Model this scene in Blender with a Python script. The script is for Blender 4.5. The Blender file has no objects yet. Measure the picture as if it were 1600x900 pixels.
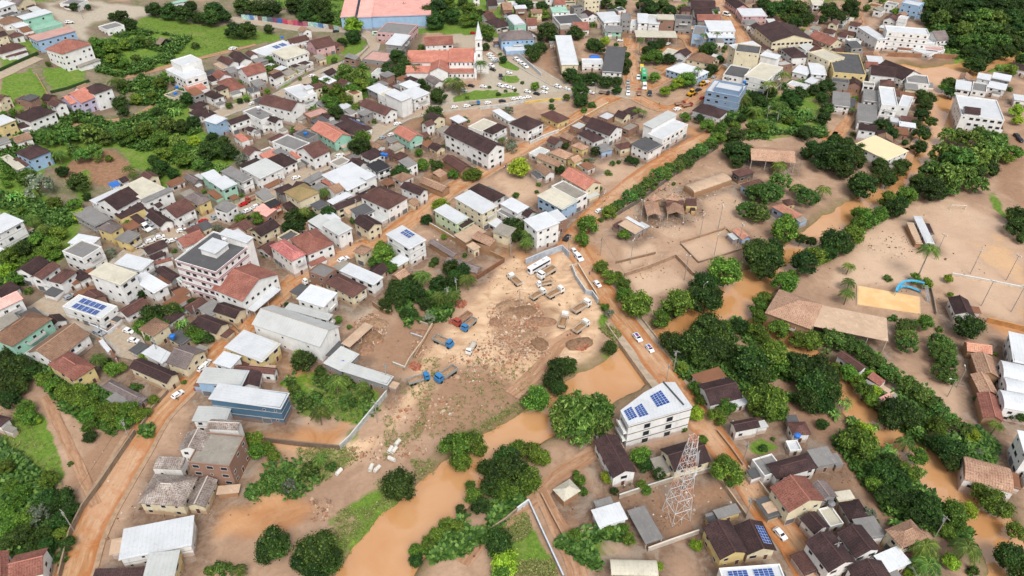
import bpy, bmesh, math, random
import numpy as np
from mathutils import Vector, Matrix
rad = math.radians
RND = random.Random(7)
# ------------------------------------------------------------------ camera, sky, sun, exposure
F_PX, H_CAM, PITCH = 1150.0, 165.0, rad(38.05)      # focal length in photo pixels, flying height, tilt below the horizon
SC = bpy.context.scene
COL = SC.collection
cam_d = bpy.data.cameras.new('camera'); cam = bpy.data.objects.new('camera', cam_d); COL.objects.link(cam)
cam.location = (0, 0, H_CAM); cam.rotation_euler = (rad(90) - PITCH, 0, 0)
cam_d.sensor_width = 36; cam_d.lens = F_PX / 1600 * 36; cam_d.clip_start = 1; cam_d.clip_end = 9000
SC.camera = cam
SUN_EL, SUN_AZ = rad(54), rad(165)                   # azimuth from +Y towards +X (soft light from behind the camera)
W = bpy.data.worlds.new("World"); SC.world = W; W.use_nodes = True
wn = W.node_tree
sky = wn.nodes.new('ShaderNodeTexSky'); sky.sky_type = 'NISHITA'; sky.sun_disc = False
sky.sun_elevation = SUN_EL; sky.sun_rotation = SUN_AZ; sky.air_density = 1.2; sky.dust_density = 4.0; sky.ozone_density = 1.0
hs = wn.nodes.new('ShaderNodeHueSaturation'); hs.inputs['Saturation'].default_value = 0.3
bg = wn.nodes['Background']; bg.inputs['Strength'].default_value = 0.125
wn.links.new(sky.outputs[0], hs.inputs['Color']); wn.links.new(hs.outputs[0], bg.inputs['Color'])
sun_d = bpy.data.lights.new('sun', 'SUN'); sun_d.energy = 1.5; sun_d.angle = rad(22); sun_d.color = (1.0, 0.97, 0.93)
sun = bpy.data.objects.new('sun', sun_d); COL.objects.link(sun)
sd = Vector((math.sin(SUN_AZ) * math.cos(SUN_EL), math.cos(SUN_AZ) * math.cos(SUN_EL), math.sin(SUN_EL)))
sun.rotation_euler = (-sd).to_track_quat('-Z', 'Y').to_euler(); sun.location = sd * 500
SC.view_settings.view_transform = 'Standard'; SC.view_settings.look = 'None'; SC.view_settings.gamma = 1
SC.view_settings.exposure = 0.53
SC.cycles.max_bounces = 4; SC.cycles.transparent_max_bounces = 4; SC.cycles.diffuse_bounces = 2; SC.cycles.glossy_bounces = 2
SC.cycles.caustics_reflective = False; SC.cycles.caustics_refractive = False

# ------------------------------------------------------------------ terrain and rays
def sst(e0, e1, x):
    t = np.clip((x - e0) / (e1 - e0), 0, 1); return t * t * (3 - 2 * t)
def terrain(x, y):
    """height of the ground: flat valley floor, a hillside up to the left, a wooded slope far right"""
    x = np.asarray(x, float); y = np.asarray(y, float)
    a = 34 * sst(130, 380, -x) * sst(140, 380, y)
    b = 30 * sst(215, 420, x) * sst(430, 600, y)
    return a + b
SP, CP = math.sin(PITCH), math.cos(PITCH)
def ray(u, v):
    a = (u - 800) / F_PX; b = -(v - 450) / F_PX
    return np.array([a, CP + b * SP, -SP + b * CP])
def at(u, v, h=0.0):
    """the point h metres above the ground that the photo shows at pixel (u, v)"""
    d = ray(u, v); z = h
    for _ in range(30):
        t = (z - H_CAM) / d[2]; p = d * t
        z = 0.5 * z + 0.5 * (float(terrain(p[0], p[1])) + h)
    t = (z - H_CAM) / d[2]
    return Vector((d[0] * t, d[1] * t, z))
def gz(x, y): return float(terrain(x, y))
def proj(x, y, z):
    """world to photo pixels (arrays)"""
    dz = z - H_CAM
    zz = y * CP - dz * SP
    zz = np.where(zz < 1, 1, zz)
    up = y * SP + dz * CP
    return 800 + F_PX * x / zz, 450 - F_PX * up / zz
def mpp(u, v, h=0):
    """photo pixels per metre across, at that place"""
    p = at(u, v, h)
    return F_PX / (p.y * CP + (H_CAM - p.z) * SP)

# ------------------------------------------------------------------ material helpers
def S(r, g, b):
    f = lambda c: ((c / 255) / 12.92 if c <= 10 else (((c / 255) + 0.055) / 1.055) ** 2.4)
    return (f(r), f(g), f(b), 1)
class NT:
    def __init__(s, name):
        s.m = bpy.data.materials.new(name); s.m.use_nodes = True; s.t = s.m.node_tree; s.N = s.t.nodes
        s.b = s.N['Principled BSDF']; s.b.inputs['Specular IOR Level'].default_value = 0.3
    def n(s, kind, **kw):
        nd = s.N.new('ShaderNode' + kind)
        for k, v in kw.items():
            if k.startswith('_'): setattr(nd, k[1:], v)
            else: s.set(nd.inputs[k.replace('__', ' ')], v)
        return nd
    def set(s, inp, v):
        if hasattr(v, 'bl_idname') and not hasattr(v, 'is_linked'): v = v.outputs[0]
        if isinstance(v, bpy.types.NodeSocket): s.t.links.new(v, inp)
        elif isinstance(v, bpy.types.Node): s.t.links.new(v.outputs[0], inp)
        else: inp.default_value = v
    def pos(s):
        return s.n('NewGeometry').outputs['Position']
    def noise(s, scale, vec=None, detail=3, rough=0.55, dist=0.0):
        nd = s.n('TexNoise', Scale=scale, Detail=detail, Roughness=rough, Distortion=dist)
        s.set(nd.inputs['Vector'], vec if vec is not None else s.pos()); return nd.outputs[0]
    def ramp(s, fac, p0, p1):
        nd = s.n('MapRange', _clamp=True); s.set(nd.inputs['Value'], fac)
        nd.inputs['From Min'].default_value = p0; nd.inputs['From Max'].default_value = p1; return nd.outputs[0]
    def mix(s, fac, a, b, mode='MIX'):
        nd = s.n('Mix', _data_type='RGBA', _blend_type=mode)
        s.set(nd.inputs[0], fac); s.set(nd.inputs[6], a); s.set(nd.inputs[7], b); return nd.outputs[2]
    def math(s, op, a, b=0.0, clamp=False):
        nd = s.n('Math', _operation=op, _use_clamp=clamp); s.set(nd.inputs[0], a); s.set(nd.inputs[1], b); return nd.outputs[0]
    def scalev(s, vec, sc):
        nd = s.n('Mapping'); s.set(nd.inputs['Vector'], vec); nd.inputs['Scale'].default_value = sc; return nd.outputs[0]
    def attr(s, name):
        return s.n('Attribute', _attribute_name=name).outputs['Fac']
    def bump(s, h, strength=0.3, dist=0.1):
        nd = s.n('Bump', Strength=strength, Distance=dist); s.set(nd.inputs['Height'], h); s.t.links.new(nd.outputs[0], s.b.inputs['Normal'])
    def out(s, col, rough=0.8, **kw):
        s.set(s.b.inputs['Base Color'], col); s.set(s.b.inputs['Roughness'], rough)
        for k, v in kw.items(): s.set(s.b.inputs[k.replace('__', ' ')], v)
        return s.m
_MATS = {}
def cached(key, fn):
    if key not in _MATS: _MATS[key] = fn()
    return _MATS[key]
def mul(c, k): return (min(c[0] * k, .95), min(c[1] * k, .95), min(c[2] * k, .95), 1)
MUD = S(176, 142, 115)
def obj_random(t): return t.n('ObjectInfo').outputs['Random']

WALLC = dict(w=(226, 225, 222), c=(216, 204, 174), y=(212, 190, 132), b=(90, 135, 180), lb=(150, 180, 208), m=(150, 195, 175),
             pg=(190, 205, 165), p=(205, 165, 165), li=(190, 180, 205), g=(140, 138, 136), k=(142, 106, 90), sl=(74, 106, 130),
             dk=(90, 84, 80), or_=(196, 100, 62), mud=(160, 128, 100), bg=(124, 146, 172))
WALLN = dict(w='white', c='cream', y='yellow', b='blue', lb='light blue', m='mint green', pg='pale green', p='pink', li='lilac',
             g='grey', k='brick', sl='slate blue', dk='dark grey', or_='orange', mud='mud stained', bg='blue grey')
def wall_mat(c):
    def f():
        t = NT('plaster_' + c); P = t.pos(); base = S(*WALLC[c])
        n1 = t.noise(0.35, P, 4); n2 = t.noise(1.0, t.scalev(P, (1.6, 1.6, .22)), 4, .6)
        col = t.mix(t.ramp(n1, .35, .7), mul(base, 1.0), mul(base, .84))
        col = t.mix(t.math('MULTIPLY', t.ramp(n2, .56, .76), .38), col, S(108, 102, 94))
        if c == 'k':
            br = t.n('TexBrick', Scale=1.0, Color1=mul(base, 1.1), Color2=mul(base, .75), Mortar=S(150, 140, 128)); br.inputs['Brick Width'].default_value = .6; br.inputs['Row Height'].default_value = .3; br.inputs['Mortar Size'].default_value = .03
            sx = t.n('SeparateXYZ'); t.set(sx.inputs[0], P); cb = t.n('CombineXYZ'); t.set(cb.inputs[0], t.math('ADD', sx.outputs[0], sx.outputs[1])); t.set(cb.inputs[1], sx.outputs[2]); t.set(br.inputs['Vector'], cb)
            col = t.mix(.5, col, br.outputs[0])
        sz = t.n('SeparateXYZ'); t.set(sz.inputs[0], P)
        lvl = t.math('ADD', sz.outputs[2], t.math('MULTIPLY', t.noise(.5, P, 3), -2.2))
        col = t.mix(t.math('MULTIPLY', t.ramp(lvl, .75, .05), .62), col, S(150, 110, 78))     # mud left by the flood
        return t.out(col, .85)
    return cached('wall' + c, f)
ROOFC = dict(dbr=((56, 40, 41), (78, 57, 55), (38, 30, 32)), rb=((86, 58, 54), (108, 76, 68), (60, 43, 42)), br=((118, 88, 70), (142, 110, 88), (88, 68, 58)),
             rd=((132, 82, 70), (156, 106, 92), (94, 60, 54)), pkrd=((168, 98, 94), (195, 130, 122), (120, 66, 66)), or_=((172, 108, 92), (192, 134, 116), (136, 82, 70)),
             lbr=((138, 106, 86), (158, 128, 106), (102, 78, 66)), mott=((128, 114, 106), (178, 168, 160), (78, 66, 60)), moss=((140, 118, 84), (122, 118, 70), (166, 140, 104)),
             mudbr=((166, 132, 108), (182, 150, 126), (112, 80, 68)), pk=((214, 158, 148), (224, 174, 164), (190, 132, 122)), th=((128, 112, 98), (148, 132, 116), (98, 84, 74)),
             gyt=((112, 100, 98), (134, 122, 118), (86, 78, 78)), rdmud=((176, 118, 98), (190, 148, 122), (140, 84, 74)))
ROOFN = dict(dbr='dark brown tiled', rb='reddish brown tiled', br='brown tiled', rd='red tiled', pkrd='crimson patched tiled', or_='orange tiled', lbr='faded brown tiled',
             mott='mottled grey tiled', moss='mossy tiled', mudbr='mud coated tiled', pk='salmon pink', th='thatched', gyt='grey tiled', rdmud='muddy red tiled',
             wh='bright white metal', lg='pale grey metal', gy='grey sheet', dk='dark grey', bk='black', cr='cream sheet', mint='mint green', yl='pale yellow metal', blue='blue sheet',
             mud='mud covered', pkslab='dull pink', conc='stained concrete', brs='rusty brown')
FLATC = dict(wh=(202, 205, 208), lg=(188, 190, 188), gy=(128, 126, 124), dk=(84, 84, 86), bk=(48, 48, 52), cr=(196, 190, 172), mint=(150, 190, 170), yl=(228, 208, 168),
             blue=(50, 110, 190), mud=(186, 160, 136), conc=(142, 136, 126), brs=(128, 88, 66), pkslab=(190, 150, 140))
def roof_mat(c):
    def tile():
        c0, c1, c2 = [S(*k) for k in ROOFC[c]]
        t = NT('roof_tiles_' + c); P = t.pos()
        uv = t.n('UVMap').outputs[0]
        n1 = t.noise(.3, P, 5, .65); n2 = t.noise(2.2, P, 3, .7); n3 = t.noise(.12, P, 2)
        col = t.mix(t.ramp(n1, .35, .65), c0, c1)
        col = t.mix(t.ramp(n2, .48, .7), col, c2)
        col = t.mix(t.math('MULTIPLY', t.ramp(n3, .45, .65), .35), col, c2)
        w = t.n('TexWave', _wave_type='BANDS', _bands_direction='X', Scale=.55, Distortion=.25); w.inputs['Detail Scale'].default_value = 2; t.set(w.inputs['Vector'], uv)
        w2 = t.n('TexWave', _wave_type='BANDS', _bands_direction='Y', Scale=.5, Distortion=.4); t.set(w2.inputs['Vector'], uv)
        rows = t.math('ADD', t.math('MULTIPLY', w.outputs['Fac'], .6), t.math('MULTIPLY', w2.outputs['Fac'], .4))
        col = t.mix(t.math('MULTIPLY', t.ramp(rows, .55, .1), .38), col, mul(c2, .6))
        hv = t.n('HueSaturation'); t.set(hv.inputs['Color'], col); t.set(hv.inputs['Value'], t.math('ADD', t.math('MULTIPLY', obj_random(t), .35), .85))
        t.bump(rows, .5, .12)
        return t.out(hv.outputs[0], .9)
    def flat():
        base = S(*FLATC[c]); t = NT('roof_sheet_' + c); P = t.pos(); uv = t.n('UVMap').outputs[0]
        n1 = t.noise(.25, P, 5, .6); n2 = t.noise(1.5, P, 4, .7)
        metal = c in ('wh', 'lg', 'cr', 'yl', 'mint', 'blue', 'gy')
        dirty = {'wh': .34, 'yl': .2, 'lg': .35}.get(c, .55)
        col = t.mix(t.math('MULTIPLY', t.ramp(n1, .42, .72), dirty), base, mul(base, .62))
        col = t.mix(t.math('MULTIPLY', t.ramp(n2, .56, .76), dirty), col, S(96, 84, 74))
        if c in ('conc', 'dk', 'gy', 'mud'):
            n3 = t.noise(.6, P, 5, .7, .6); col = t.mix(t.math('MULTIPLY', t.ramp(n3, .52, .68), .4), col, mul(base, 1.5))
        if metal:
            w = t.n('TexWave', _wave_type='BANDS', _bands_direction='X', Scale=.32, Distortion=0.0); t.set(w.inputs['Vector'], uv)
            col = t.mix(t.math('MULTIPLY', t.ramp(w.outputs['Fac'], .2, .02), .16), col, mul(base, .6)); t.bump(w.outputs['Fac'], .2, .05)
        hv = t.n('HueSaturation'); t.set(hv.inputs['Color'], col); t.set(hv.inputs['Value'], t.math('ADD', t.math('MULTIPLY', obj_random(t), .16), .88))
        return t.out(hv.outputs[0], .55 if metal else .9)
    return cached('roof' + c, tile if c in ROOFC else flat)
def plain(name, rgb, rough=.6, metallic=0.0, var=.15, scale=1.0):
    def f():
        t = NT(name); c = S(*rgb); n = t.noise(scale, t.pos(), 4)
        return t.out(t.mix(t.ramp(n, .4, .7), c, mul(c, 1 - var)), rough, Metallic=metallic)
    return cached(name, f)
GLASS = lambda: cached('window_glass', lambda: NT('window_glass').out(S(38, 44, 52), .12))
FRAME = lambda: plain('window_frame_paint', (190, 186, 180), .6)

# ------------------------------------------------------------------ mesh helpers
def mesh_obj(name, verts, faces, mats=None, parent=None, mi=None, uvs=None, smooth=False):
    me = bpy.data.meshes.new(name); me.from_pydata([tuple(v) for v in verts], [], faces)
    for m in (mats if isinstance(mats, (list, tuple)) else [mats] if mats else []): me.materials.append(m)
    if mi is not None: me.polygons.foreach_set('material_index', mi)
    if uvs is not None:
        ul = me.uv_layers.new(name='UVMap'); ul.data.foreach_set('uv', np.array(uvs, dtype=np.float32).ravel())
    if smooth: me.polygons.foreach_set('use_smooth', [True] * len(faces))
    me.update()
    o = bpy.data.objects.new(name, me); COL.objects.link(o)
    if parent: o.parent = parent
    return o
class MB:
    """collects boxes and bars into one part's mesh"""
    def __init__(s): s.v = []; s.f = []; s.m = []
    def add(s, V, Fc, mi=0):
        b = len(s.v); s.v += [tuple(p) for p in V]; s.f += [tuple(b + i for i in f) for f in Fc]; s.m += [mi] * len(Fc); return s
    def box(s, x0, x1, y0, y1, z0, z1, mi=0):
        V = [(x0, y0, z0), (x1, y0, z0), (x1, y1, z0), (x0, y1, z0), (x0, y0, z1), (x1, y0, z1), (x1, y1, z1), (x0, y1, z1)]
        return s.add(V, [(0, 3, 2, 1), (4, 5, 6, 7), (0, 1, 5, 4), (1, 2, 6, 5), (2, 3, 7, 6), (3, 0, 4, 7)], mi)
    def bar(s, a, b, r, n=4, r2=None, mi=0):
        a = Vector(a); b = Vector(b); d = (b - a)
        if d.length < 1e-6: return s
        d.normalize(); up = Vector((0, 0, 1)) if abs(d.z) < .9 else Vector((1, 0, 0)); x = d.cross(up).normalized(); y = d.cross(x)
        r2 = r if r2 is None else r2; V = []
        for p, q in ((a, r), (b, r2)):
            for k in range(n):
                t = 2 * math.pi * k / n + math.pi / 4; V.append(p + x * math.cos(t) * q + y * math.sin(t) * q)
        return s.add(V, [(k, (k + 1) % n, n + (k + 1) % n, n + k) for k in range(n)] + [tuple(range(n))[::-1], tuple(range(n, 2 * n))], mi)
    def prism(s, pts, z0, z1, mi=0):
        n = len(pts); V = [(p[0], p[1], z0) for p in pts] + [(p[0], p[1], z1) for p in pts]
        return s.add(V, [tuple(range(n))[::-1], tuple(range(n, 2 * n))] + [(k, (k + 1) % n, n + (k + 1) % n, n + k) for k in range(n)], mi)
    def build(s, name, mats, parent=None, smooth=False): return mesh_obj(name, s.v, s.f, mats, parent, s.m, smooth=smooth)
def empty(name, loc, rz=0.0):
    o = bpy.data.objects.new(name, None); COL.objects.link(o); o.location = loc; o.rotation_euler = (0, 0, rz); o.empty_display_size = .5
    return o
THINGS = []      # (object, base label, category, group, pixel) - labels are finished at the end
def reg(o, base, cat, group=None, px=(0, 0), fixed=None):
    o['category'] = cat
    if group: o['group'] = group
    THINGS.append([o, base, px, fixed])
    return o
def copy_tree(o):
    c = o.copy(); COL.objects.link(c)
    for ch in o.children:
        d = ch.copy(); COL.objects.link(d); d.parent = c
        for g in ch.children:
            e = g.copy(); COL.objects.link(e); e.parent = d
    return c
def struct(o): o['kind'] = 'structure'; return o

# ------------------------------------------------------------------ buildings
def window_mesh(w, h, glass, name):
    """a window as one connected piece: frame with the pane set back in it; faces -Y, centred"""
    key = ('win', w, h, name)
    if key in _MATS: return _MATS[key]
    fo, d, ins = .07, .06, .05
    V = [(-w / 2, 0, -h / 2), (w / 2, 0, -h / 2), (w / 2, 0, h / 2), (-w / 2, 0, h / 2), (-w / 2, -d, -h / 2), (w / 2, -d, -h / 2), (w / 2, -d, h / 2), (-w / 2, -d, h / 2)]
    V += [(x * (1 - 2 * fo / w), -d, z * (1 - 2 * fo / h)) for x, _, z in V[4:8]]; V += [(x, -d + ins, z) for x, _, z in V[8:12]]
    Fc = [(0, 1, 5, 4), (1, 2, 6, 5), (2, 3, 7, 6), (3, 0, 4, 7)] + [(4 + k, 4 + (k + 1) % 4, 8 + (k + 1) % 4, 8 + k) for k in range(4)] + [(8 + k, 8 + (k + 1) % 4, 12 + (k + 1) % 4, 12 + k) for k in range(4)] + [(12, 13, 14, 15)]
    me = bpy.data.meshes.new('window'); me.from_pydata(V, [], Fc); me.materials.append(FRAME()); me.materials.append(glass)
    me.polygons.foreach_set('material_index', [0] * 12 + [1]); me.update(); _MATS[key] = me
    return me
def add_windows(root, W2, D2, h, zb, rz, ctr, rnd, kind, inset):
    """windows and a door on the walls turned towards the valley side the photo shows"""
    floors = max(1, int(round(h / 3.1))); fh = h / floors
    me = window_mesh(1.25, 1.15, GLASS(), 'g'); me2 = window_mesh(.8, .8, GLASS(), 'g'); me3 = window_mesh(1.9, 1.3, GLASS(), 'g')
    door = window_mesh(1.1, 2.1, plain('door_paint', (92, 62, 48), .6), 'd'); gar = window_mesh(2.8, 2.3, plain('shutter_metal', (120, 124, 128), .5, .4), 's')
    cnt = 0; door_done = False
    camdir = Vector((-ctr.x, -ctr.y, 0)).normalized()
    for side in range(4):
        ang = side * math.pi / 2; L = (W2 if side % 2 == 0 else D2) * 2; off = (D2 if side % 2 == 0 else W2)
        nl = Vector((math.sin(ang), -math.cos(ang), 0)); nw = Matrix.Rotation(rz, 3, 'Z') @ nl
        if nw.dot(camdir) < .05 or L < 2.4: continue
        n = max(1, int(L / rnd.choice((2.7, 3.1, 3.5)))); n = min(n, 9)
        style = rnd.choice((me, me, me3)) if kind != 'few' else me2
        for fl in range(floors):
            for k in range(n):
                if cnt > 60 or rnd.random() < (.12 if kind != 'few' else .6): continue
                s = (k + .5) / n * L - L / 2 + rnd.uniform(-.15, .15)
                mm, zc = style, zb + fl * fh + fh * .55
                if rnd.random() < .18: mm = me2; zc += .15
                nm = 'window'
                if fl == 0:
                    if not door_done and k == n // 2: mm, zc, nm = door, zb + 1.1, 'door'; door_done = True
                    elif floors >= 2 and rnd.random() < .22 and h > 5: mm, zc, nm = gar, zb + 1.25, 'shutter_door'
                c, s_ = math.cos(ang), math.sin(ang)
                lx, ly = s, -off
                o = bpy.data.objects.new(nm, mm); COL.objects.link(o); o.parent = root
                o.location = (c * lx - s_ * ly, s_ * lx + c * ly, zc); o.rotation_euler = (0, 0, ang); cnt += 1
def gable_roof(x0, x1, y0, y1, z, rise, along='x', hip=0.0, th=.14):
    """tiled roof over a rectangle with its eaves at z; along = ridge direction, hip = how far the ridge ends are drawn in"""
    if along == 'y':
        V, Fc, U = gable_roof(y0, y1, x0, x1, z, rise, 'x', hip, th)
        return [(y, x, zz) for x, y, zz in V], [tuple(reversed(f)) for f in Fc], [list(reversed(u)) for u in U]
    ym = (y0 + y1) / 2; sl = math.hypot((y1 - y0) / 2, rise)
    V = [(x0, y0, z), (x1, y0, z), (x1, y1, z), (x0, y1, z), (x0 + hip, ym, z + rise), (x1 - hip, ym, z + rise)]
    V += [(x, y, zz - th) for x, y, zz in V]
    L = x1 - x0
    Fc = [(0, 1, 5, 4), (2, 3, 4, 5), (6, 10, 11, 7), (8, 11, 10, 9), (0, 6, 7, 1), (2, 8, 9, 3)]
    U = [[(0, 0), (L, 0), (L - hip, sl), (hip, sl)], [(0, 0), (L, 0), (L - hip, sl), (hip, sl)], [(0, 0)] * 4, [(0, 0)] * 4, [(0, 0), (0, 0), (L, 0), (L, 0)], [(0, 0), (0, 0), (L, 0), (L, 0)]]
    if hip > 0:
        Wd = y1 - y0
        Fc += [(3, 0, 4), (1, 2, 5), (9, 10, 6), (7, 11, 8), (3, 9, 6, 0), (1, 7, 8, 2)]
        U += [[(0, 0), (Wd, 0), (Wd / 2, sl)], [(0, 0), (Wd, 0), (Wd / 2, sl)], [(0, 0)] * 3, [(0, 0)] * 3, [(0, 0)] * 4, [(0, 0)] * 4]
    else:
        Fc += [(0, 4, 10, 6), (4, 3, 9, 10), (1, 7, 11, 5), (5, 11, 8, 2)]; U += [[(0, 0)] * 4] * 4
    return V, Fc, U
def block(root, cx, cy, W, D, zb, ze, typ, rc, wc, prefix='', rnd=RND, slope=None):
    """one volume of a building in the root's frame: walls plus a roof; returns the roof object"""
    x0, x1, y0, y1 = cx - W / 2, cx + W / 2, cy - D / 2, cy + D / 2
    ov = .45 if typ[0] in 'ghf' else .0
    wx0, wx1, wy0, wy1 = x0 + ov, x1 - ov, y0 + ov, y1 - ov
    if W < 3: wx0, wx1 = x0 + .15, x1 - .15
    if D < 3: wy0, wy1 = y0 + .15, y1 - .15
    k = typ[0]; along = 'x' if typ.endswith('C') else 'y'
    if k == 'h': along = 'x' if W >= D else 'y'
    span = D if along == 'x' else W
    rise = {'g': .25, 'h': .27, 'c': .16, 'o': .2}.get(k, 0) * span
    rise = min(rise, 3.6)
    if typ.startswith('og') or typ.startswith('oc'): rise = .2 * span
    wallm = wall_mat(wc); roofm = roof_mat(rc); pn = lambda s: (prefix + '_' + s) if prefix else s
    wall_top = {'p': ze - .5}.get(k, ze - .08)
    if k == 'o':
        nx = max(2, int(W / 5) + 1); ny = max(2, int(D / 6) + 1)
        for i in range(nx):
            for j in range(ny):
                if 0 < i < nx - 1 and 0 < j < ny - 1: continue
                px = x0 + .35 + (W - .7) * i / (nx - 1); py = y0 + .35 + (D - .7) * j / (ny - 1)
                MB().box(px - .12, px + .12, py - .12, py + .12, zb - .5, ze - .1).build('post', plain('post_concrete', (170, 160, 148)), root)
        rise = 0 if typ[:2] in ('o', 'oc') and typ[:2] != 'og' else min(rise, 2.2)
    else:
        V = [(wx0, wy0, zb), (wx1, wy0, zb), (wx1, wy1, zb), (wx0, wy1, zb), (wx0, wy0, wall_top), (wx1, wy0, wall_top), (wx1, wy1, wall_top), (wx0, wy1, wall_top)]
        Fc = [(0, 1, 5, 4), (1, 2, 6, 5), (2, 3, 7, 6), (3, 0, 4, 7)]
        if k == 'g':
            f = rise * (1 - 2 * ov / span) if span > 1 else 0
            if along == 'x':
                V += [(wx0, cy, wall_top + rise - .12), (wx1, cy, wall_top + rise - .12)]; Fc += [(7, 4, 8), (5, 6, 9)]
            else:
                V += [(cx, wy0, wall_top + rise - .12), (cx, wy1, wall_top + rise - .12)]; Fc += [(4, 5, 8), (6, 7, 9)]
        mesh_obj(pn('wall'), V, Fc, wallm, root)
    if k in 'gh' or (k == 'o' and rise > 0):
        hip = (min(span * .5, max(W, D) * .5 - .3) if (k == 'h' or typ == 'oh') else 0)
        V, Fc, U = gable_roof(x0, x1, y0, y1, ze, rise, along, hip)
        r = mesh_obj(pn('roof'), V, Fc, roofm, root, uvs=[q for u in U for q in u])
        L = (W if along == 'x' else D)
        if L > 4 and k != 'o' or typ == 'og':     # ridge cap
            a, b = (-L / 2 + hip, L / 2 - hip)
            if b - a > .6:
                pa, pb = ((cx + a, cy, ze + rise + .03), (cx + b, cy, ze + rise + .03)) if along == 'x' else ((cx, cy + a, ze + rise + .03), (cx, cy + b, ze + rise + .03))
                cc = ROOFC.get(rc, ((150, 140, 130),) * 3)[1]
                cap = MB().bar(pa, pb, .16, 5).build('ridge_cap', plain('ridge_' + rc, tuple(min(255, int(q * 1.12)) for q in cc), .9), root); cap.parent = r
    elif k == 'c' or typ.startswith('oc'):
        rise = rise or .16 * span
        n = 8; V = []; Fc = []; U = []
        for i in range(n + 1):
            t = math.pi * (i / n); s = -math.cos(t) ; zz = ze + math.sin(t) * rise
            if along == 'x': V += [(x0, cy + s * D / 2, zz), (x1, cy + s * D / 2, zz)]
            else: V += [(cx + s * W / 2, y0, zz), (cx + s * W / 2, y1, zz)]
        for i in range(n):
            Fc.append((2 * i, 2 * i + 1, 2 * i + 3, 2 * i + 2)); U += [(0, i), (10, i), (10, i + 1), (0, i + 1)]
        e1 = tuple(2 * i for i in range(n + 1)); e2 = tuple(2 * i + 1 for i in range(n + 1))
        Fc += [e1, e2]; U += [(0, 0)] * (2 * (n + 1))
        r = mesh_obj(pn('roof'), V, Fc, roofm, root, uvs=U)
    elif k in 'fso':
        tilt = (.02 if k == 'o' else .05 if k == 'f' else .18) * min(D, 14); tilt = min(tilt, 1.6)
        zz = [ze - tilt * .5, ze - tilt * .5, ze + tilt * .5, ze + tilt * .5]
        if k == 's' : zz = [ze, ze, ze + tilt, ze + tilt]
        V = [(x0, y0, zz[0]), (x1, y0, zz[1]), (x1, y1, zz[2]), (x0, y1, zz[3])]; V += [(a, b, c - .16) for a, b, c in V]
        Fc = [(0, 1, 2, 3), (7, 6, 5, 4), (0, 4, 5, 1), (1, 5, 6, 2), (2, 6, 7, 3), (3, 7, 4, 0)]
        U = [(0, 0), (W, 0), (W, D), (0, D)] + [(0, 0)] * 20
        if k != 'o':      # close the gap between wall head and tilted sheet
            pass
        r = mesh_obj(pn('roof'), V, Fc, roofm, root, uvs=U)
    else:   # parapet slab
        zr = ze - .55
        m = MB(); m.box(wx0, wx1, wy0, wy1, zr - .02, zr, 0)
        r = mesh_obj(pn('roof'), m.v, m.f, roofm, root, uvs=[(0, 0)] * 24)
        q = .22; pm = MB()
        o_ = [(wx0 - .05, wy0 - .05), (wx1 + .05, wy0 - .05), (wx1 + .05, wy1 + .05), (wx0 - .05, wy1 + .05)]; i_ = [(wx0 + q, wy0 + q), (wx1 - q, wy0 + q), (wx1 - q, wy1 - q), (wx0 + q, wy1 - q)]
        V = [(a, b, z) for z in (zr + .001, ze) for a, b in o_ + i_]
        Fc = [(k_, (k_ + 1) % 4, 8 + (k_ + 1) % 4, 8 + k_) for k_ in range(4)] + [(4 + (k_ + 1) % 4, 4 + k_, 12 + k_, 12 + (k_ + 1) % 4) for k_ in range(4)] + [(8 + k_, 8 + (k_ + 1) % 4, 12 + (k_ + 1) % 4, 12 + k_) for k_ in range(4)]
        pmn = mesh_obj('parapet', V, Fc, wallm, root)
    return r
def ring(hx, hy, th, z0, z1):
    m = MB(); o = [(-hx, -hy), (hx, -hy), (hx, hy), (-hx, hy)]; i = [(x - math.copysign(th, x), y - math.copysign(th, y)) for x, y in o]
    V = [(x, y, z) for z in (z0, z1) for x, y in o + i]; Fc = []
    for k in range(4):
        n = (k + 1) % 4; Fc += [(k, n, 8 + n, 8 + k), (4 + n, 4 + k, 12 + k, 12 + n), (8 + k, 8 + n, 12 + n, 12 + k), (n, k, 4 + k, 4 + n)]
    return m.add(V, Fc)
def solar(parent, x0, x1, y0, y1, z, nx, ny, tilt=.06):
    def f():
        t = NT('solar_cells'); uv = t.n('UVMap').outputs[0]
        br = t.n('TexBrick', _offset=0.0, _offset_frequency=1, Scale=1.0, Color1=S(38, 62, 118), Color2=S(52, 80, 142), Mortar=S(190, 200, 215))
        br.inputs['Brick Width'].default_value = 1; br.inputs['Row Height'].default_value = 1; br.inputs['Mortar Size'].default_value = .045; t.set(br.inputs['Vector'], uv)
        return t.out(br.outputs[0], .25)
    dx, dy = (x1 - x0), (y1 - y0)
    V = [(x0, y0, z), (x1, y0, z), (x1, y1, z + tilt * dy), (x0, y1, z + tilt * dy)]; V += [(a, b, c - .06) for a, b, c in V]
    return mesh_obj('solar_panel', V, [(0, 1, 2, 3), (7, 6, 5, 4), (0, 4, 5, 1), (1, 5, 6, 2), (2, 6, 7, 3), (3, 7, 4, 0)], cached('solar', f), parent, uvs=[(0, 0), (nx, 0), (nx, ny), (0, ny)] + [(0, 0)] * 20)
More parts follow.
